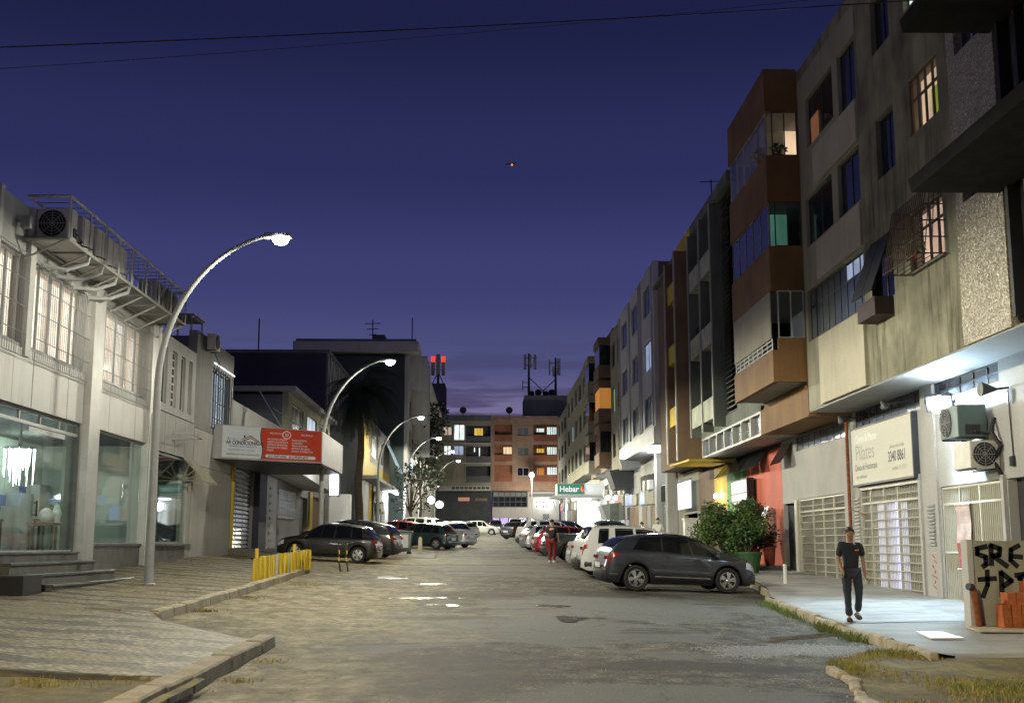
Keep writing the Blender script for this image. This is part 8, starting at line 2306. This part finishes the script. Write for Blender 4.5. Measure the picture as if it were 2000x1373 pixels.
zb_ = rwalk_z(8.9, 20.6)
br = [(8.80, 20.55, 0, 'bottom'), (8.97, 20.55, 0, 'bottom'), (9.14, 20.56, 0, 'bottom'), (9.31, 20.55, 0, 'bottom'), (8.80, 20.57, 1, 'second'), (8.97, 20.56, 1, 'second'), (9.14, 20.56, 1, 'second'), (9.31, 20.56, 1, 'second'),
      (8.90, 20.57, 2, 'third'), (9.07, 20.56, 2, 'third'), (9.24, 20.56, 2, 'third'), (9.40, 20.56, 2, 'third'), (9.24, 20.57, 3, 'top'), (9.40, 20.57, 3, 'top')]
cnt = {}
for i, (x, y, lv, nm) in enumerate(br):
    cnt[lv] = cnt.get(lv, 0) + 1
    hollow_brick('%s hollow brick from the left in the %s layer of the pile' % (('first', 'second', 'third', 'fourth')[cnt[lv] - 1], nm), x + random.uniform(-.008, .008), y, zb_ + 0.035 + lv * 0.193, R(random.uniform(-3, 3)))
mb = MB(); mb.hexa([(8.1, 19.9, zb_ + 0.004), (9.9, 19.6, zb_ + 0.004), (9.9, 20.95, zb_ + 0.004), (8.3, 20.95, zb_ + 0.004)], [(8.1, 19.9, zb_ + 0.032), (9.9, 19.6, zb_ + 0.032), (9.9, 20.95, zb_ + 0.032), (8.3, 20.95, zb_ + 0.032)]); mb.build('plywood_sheet', K['board'], label='plywood sheet on the ground under the brick pile', cat='board')
zc = rwalk_z(7.3, 19.6)
mb = MB(); mb.hexa([(7.22, 20.35, zc + 0.005), (6.95, 18.95, zc + 0.005), (7.45, 18.9, zc + 0.005), (7.65, 20.3, zc + 0.005)][::-1], [(7.22, 20.35, zc + 0.03), (6.95, 18.95, zc + 0.03), (7.45, 18.9, zc + 0.03), (7.65, 20.3, zc + 0.03)][::-1]); mb.build('white_slab', K['white_paint'], label='flat white slab lying on the pavement near the plywood', cat='slab')

# small street furniture near the masked people
mb = MB(); mb.box(9.15, 9.95, 50.0, 50.5, rwalk_z(9.5, 50), rwalk_z(9.5, 50) + 1.55); ki = mb.build('kiosk_panel', K['beige_wall'], label='pale board with orange edge by the masked people', cat='board')
mb = MB(); mb.box(9.1, 10.0, 49.95, 50.55, rwalk_z(9.5, 50) + 1.552, rwalk_z(9.5, 50) + 1.62); mb.build('edge_strip', K['orange_plastic'], ki)
mb = MB(); mb.box(8.5, 9.0, 51.0, 51.5, rwalk_z(8.7, 51) + 0.3, rwalk_z(8.7, 51) + 1.7); mb.box(8.45, 9.05, 50.95, 51.55, rwalk_z(8.7, 51) + 1.7, rwalk_z(8.7, 51) + 1.78); mb.build('white_freezer', K['white_paint'], label='white upright cabinet behind the masked person in the pale top', cat='cabinet')

# ------------------------------------------------------------------ sky things
for i, (a, b, sag, lab) in enumerate([((-9.0, 16, 8.30), (9.45, 17.5, 10.2), 0.10, 'thin overhead cable crossing the sky, upper and darker'), ((-9.0, 16.4, 8.10), (9.45, 19.0, 11.2), 0.16, 'faint lower overhead cable crossing the sky')]):
    pts = []
    for k in range(25):
        f = k / 24; p = Vector(a).lerp(Vector(b), f); p.z -= sag * 4 * f * (1 - f); pts.append(p)
    mb = MB(); mb.tube(pts, 0.009 if i == 0 else 0.004, 6); mb.build('overhead_cable', K['black'], label=lab, cat='cable')
pl = thing('airplane', 'tiny airplane with red light high in the dusk sky', 'airplane', (33.1, 1500, 491), None, R(75))
mb = MB(); mb.tube([(0, 7, 0), (0, 5, 0.1), (0, -5, 0), (0, -7, 0.6)], [0.2, 0.8, 0.8, 0.15], 10); mb.build('fuselage', K['dark_metal'], pl, local=True)
mb = MB(); mb.hexa([(-7, -0.5, 0), (7, -0.5, 0), (6, 1.5, 0), (-6, 1.5, 0)], [(-7, -0.5, 0.15), (7, -0.5, 0.15), (6, 1.5, 0.25), (-6, 1.5, 0.25)]); mb.build('wing', K['dark_metal'], pl, local=True)
mb = MB(); mb.hexa([(-2.5, -6.8, 0.5), (2.5, -6.8, 0.5), (2.2, -5.8, 0.5), (-2.2, -5.8, 0.5)], [(-2.5, -6.8, 0.6), (2.5, -6.8, 0.6), (2.2, -5.8, 0.6), (-2.2, -5.8, 0.6)]); mb.box(-0.1, 0.1, -6.9, -5.6, 0.5, 2.4); mb.build('tail', K['dark_metal'], pl, local=True)
mb = MB(); mb.sphere((0, -2.0, -1.3), 1.2); mb.build('red_beacon', emit('beacon', (1, 0.05, 0.02), 6), pl, local=True)
